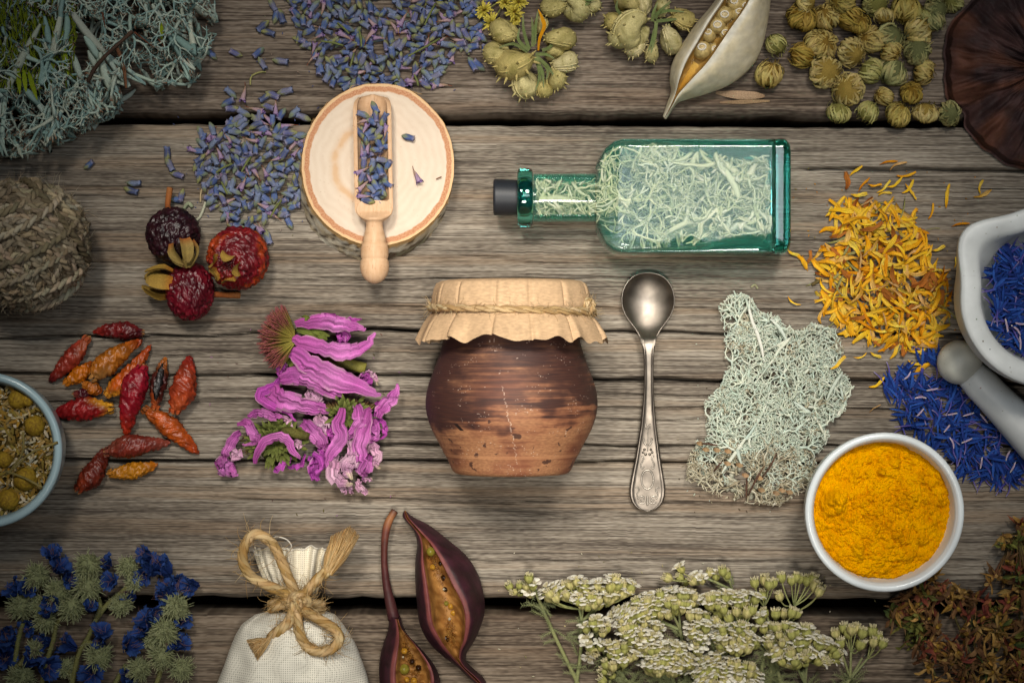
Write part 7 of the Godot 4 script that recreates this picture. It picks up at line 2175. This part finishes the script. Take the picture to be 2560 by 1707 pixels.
func chamomile_bowl() -> void:
	var h := 205.0
	var c := V(-43, 1126, h); c.y = 0
	var r := 196.0 * (1.0 - h / EYE)
	var o := thing("chamomile_bowl", "pale blue ceramic bowl of dried chamomile at the table's edge", "bowl", c)
	part("bowl_body", bowl_shape(c, r, h, 13, 10, K("a9c4cc"), K("9fbcc6")), M.ceramic, o)
	var s := Shape.new()
	var R := r - 20.0
	for k in 16:
		for j in 60:
			var a := TAU * j / 60.0
			var f := k / 15.0
			s.add(c + Vector3(cos(a) * R * f, h - 62 + 12.0 * (1.0 - f * f) + 6.0 * nz(cos(a) * f * 6, sin(a) * f * 6), sin(a) * R * f), K("5e4c26"))
	s.strip(0, 16, 60, true)
	for k in 900:
		var a := rr(-1.4, 1.4); var d := sqrt(rng.randf()) * R * 0.98
		var p := c + Vector3(cos(a) * d, h - 50 + rr(-4, 16), sin(a) * d)
		var e := Vector3(rr(-1, 1), rr(-0.25, 0.35), rr(-1, 1)).normalized() * rr(5, 15)
		var cc: Color = vary(pick([K("b89c62"), K("a08448"), K("cbb88e"), K("8c7036"), K("d8cdb0"), K("94803e"), K("b0883c")]), 0.15)
		petal(s, curve([p - e, p + Vector3(rr(-2, 2), rr(0, 4), rr(-2, 2)), p + e], 4), [rr(1, 2), rr(2, 5), rr(0.8, 2)], [cc, cc * 1.1, cc], rr(-0.4, 0.6), 0.2, Vector3(rr(-0.4, 0.4), 1, rr(-0.4, 0.4)).normalized(), 3)
	single("chamomile_shreds", s, M.petal, "crumbled tan chamomile petals and leaves filling the pale blue bowl", "chamomile", c + Vector3(0, 30, 0), "", "stuff")
	for q in [[86, 1063, 27, "fluted yellow chamomile head nearest the bowl's rim"], [62, 1197, 31, "round bright yellow chamomile head under a crossing stalk"], [20, 1250, 28, "plain yellow chamomile dome resting low in the bowl"], [66, 1002, 17, "small yellow chamomile head at the back of the bowl"], [8, 1150, 22, "pale petalled chamomile head where the stalks meet"], [40, 1000, 24, "brownish chamomile head half buried in shreds"]]:
		var p := V(q[0], q[1], h - 32)
		var rad: float = q[2]
		var hd := thing("chamomile_flower", q[3], "chamomile", p - Vector3(0, rad, 0), "chamomile heads in the bowl")
		var s2 := Shape.new()
		var ax := Vector3(rr(-0.5, 0.5), 1, rr(-0.5, 0.5)).normalized()
		lump(s2, curve([p - ax * rad * 0.6, p - ax * rad * 0.2, p + ax * rad * 0.4, p + ax * rad * 0.72], 12), [rad * 0.4, rad * 0.95, rad * 0.9, rad * 0.6, rad * 0.1], 22, 0.14, 0.28, func(f, a, w): return K("b8962e").lerp(K("8e6e22"), clampf(0.5 + 1.2 * w, 0, 1)))
		part("disc", s2, M.dry_plant, hd)
		var s3 := Shape.new()
		for k in 11:
			var a := TAU * k / 11.0 + rr(-0.2, 0.2)
			var e := Vector3(cos(a), -0.2, sin(a))
			petal(s3, curve([p + e * rad * 0.8 - ax * rad * 0.3, p + e * rad * 1.1 - ax * rad * 0.5, p + e * rad * 1.25 - ax * rad * 0.9], 4), [2, 4, 2.5], [vary(K("cdc0a0")), vary(K("b4a070"))], 0.3, 0.2, e + Vector3.UP, 3)
		part("petals", s3, M.petal, hd, "stuff")
	for q in [[[143, 1106, 80, 1130, 40, 1165, 14, 1185], "long thin chamomile stalk lying over the bowl's rim"], [[103, 1218, 60, 1195, 14, 1178], "short chamomile stalk crossing the bright yellow head"], [[57, 1080, 55, 1130, 30, 1170], "faint bent chamomile stalk deep in the bowl"]]:
		var s4 := Shape.new()
		var pts := []
		for k in q[0].size() / 2: pts.append(V(q[0][2 * k], q[0][2 * k + 1], h + 2 - 5.0 * k))
		tube(s4, curve(pts, 14), [3.4, 2.6, 3.2], [K("9a8a54"), K("7e7242")], 7)
		single("chamomile_stalk", s4, M.dry_plant, q[1], "stalk", pts[1], "chamomile stalks in the bowl")

func scraps() -> void:
	var s := Shape.new()
	petal(s, curve([V(1790, 232, 4), V(1840, 236, 8), V(1890, 238, 8), V(1912, 240, 5)], 12), [3, 11, 9, 2.5], [K("a08468"), K("b4977a"), K("9a7c5e")], -0.2, 0.1, Vector3.UP, 7, 0.5, 0.8)
	petal(s, curve([V(1800, 256, 3), V(1860, 254, 6), V(1925, 252, 4)], 10), [2, 6, 2], [K("8a7056"), K("a68a68")], -0.2, 0.1, Vector3.UP, 5, 0.5, 0.8)
	single("wood_splinter", s, M.dry_plant, "pale splinter lifting off the weathered plank beside the cream pod", "splinter", V(1850, 244, 0))
	for q in [[[540, 465, 505, 472, 500, 505], "d0b890", 2.6, "pale stalk bit above the dark rose hip"], [[514, 505, 500, 540, 488, 552], "c8c8b0", 4.0, "straight pale straw bit beside the dark rose hip"], [[480, 518, 470, 508, 458, 522], "a8b090", 5.0, "blunt grey green bud by the dark rose hip"], [[625, 212, 628, 190, 650, 180, 664, 180], "a8a468", 2.4, "thin curled green tendril on the wood behind the lavender"], [[1878, 718, 1888, 712, 1895, 722], "a8a480", 3.0, "tiny dried plant scrap between bottle and pale lichen"], [[2030, 712, 2045, 704, 2056, 700], "6a5a34", 4.5, "short dark stalk bit near the yellow petals"], [[1090, 448, 1098, 444, 1104, 442], "8a5a3c", 1.3, "tiny brown thread on the birch slice"], [[1420, 1010, 1421, 1012, 1422, 1014], "77603a", 0.1, ""]]:
		if q[3] == "": continue
		var b := Shape.new()
		var a: Array = q[0]
		var h: float = 80.0 if a[0] > 1080 and a[0] < 1120 else q[2] + 0.5
		var pts := []
		for k in a.size() / 2: pts.append(V(a[2 * k], a[2 * k + 1], h))
		tube(b, curve(pts, 9), [q[2], q[2] * 0.9], [K(q[1]), K(q[1]) * 0.85], 6)
		single("plant_scrap", b, M.dry_plant, q[3], "plant scrap", pts[0] - Vector3(0, q[2], 0))

func crumbs() -> void:
	# plant dust round the heaps
	var sets := [[poly([640, -20, 1260, -20, 1240, 230, 620, 240]), 60, [K("5a6494"), K("8a8a70"), K("a08a78")], "bits of lavender dust strewn round the heap behind the slice"], [poly([430, 280, 800, 260, 780, 640, 420, 600]), 60, [K("5a6494"), K("8a8a70"), K("b0a090")], "bits of lavender dust strewn beside the birch slice"], [poly([1980, 420, 2440, 420, 2420, 920, 1990, 900]), 80, [K("d09018"), K("b87818"), K("8a7a40")], "tiny yellow petal crumbs strewn round the petal heap"], [poly([520, 760, 1010, 760, 1000, 1290, 520, 1290]), 40, [K("7a5a50"), K("6a6438"), K("a878a0")], "tiny crumbs strewn round the purple coneflowers"], [poly([1700, 760, 2140, 760, 2060, 1290, 1690, 1280]), 50, [K("cfd6c4"), K("a89a80"), K("5a4a38")], "pale crumbs fallen from the mint white lichen"], [poly([1220, 1380, 2200, 1380, 2200, 1700, 1220, 1700]), 70, [K("c8bc88"), K("e0dac0"), K("8a8458")], "crumbs fallen from the yarrow bunch"]]
	for q in sets:
		var s := Shape.new()
		for p in places(q[0], q[1], 6.0):
			var e := Vector3(rr(-1, 1), rr(-0.1, 0.2), rr(-1, 1)).normalized() * rr(1.2, 4.5)
			var c: Color = vary(pick(q[2]), 0.2)
			var at := Vector3(p.x, 2.2, p.y)
			tube(s, [at - e, at, at + e], [0.5, rr(0.9, 1.8), 0.4], [c], 4)
		single("crumbs", s, M.dry_plant, q[3], "crumbs", Vector3(q[0][0].x, 0, q[0][0].y), "", "stuff")
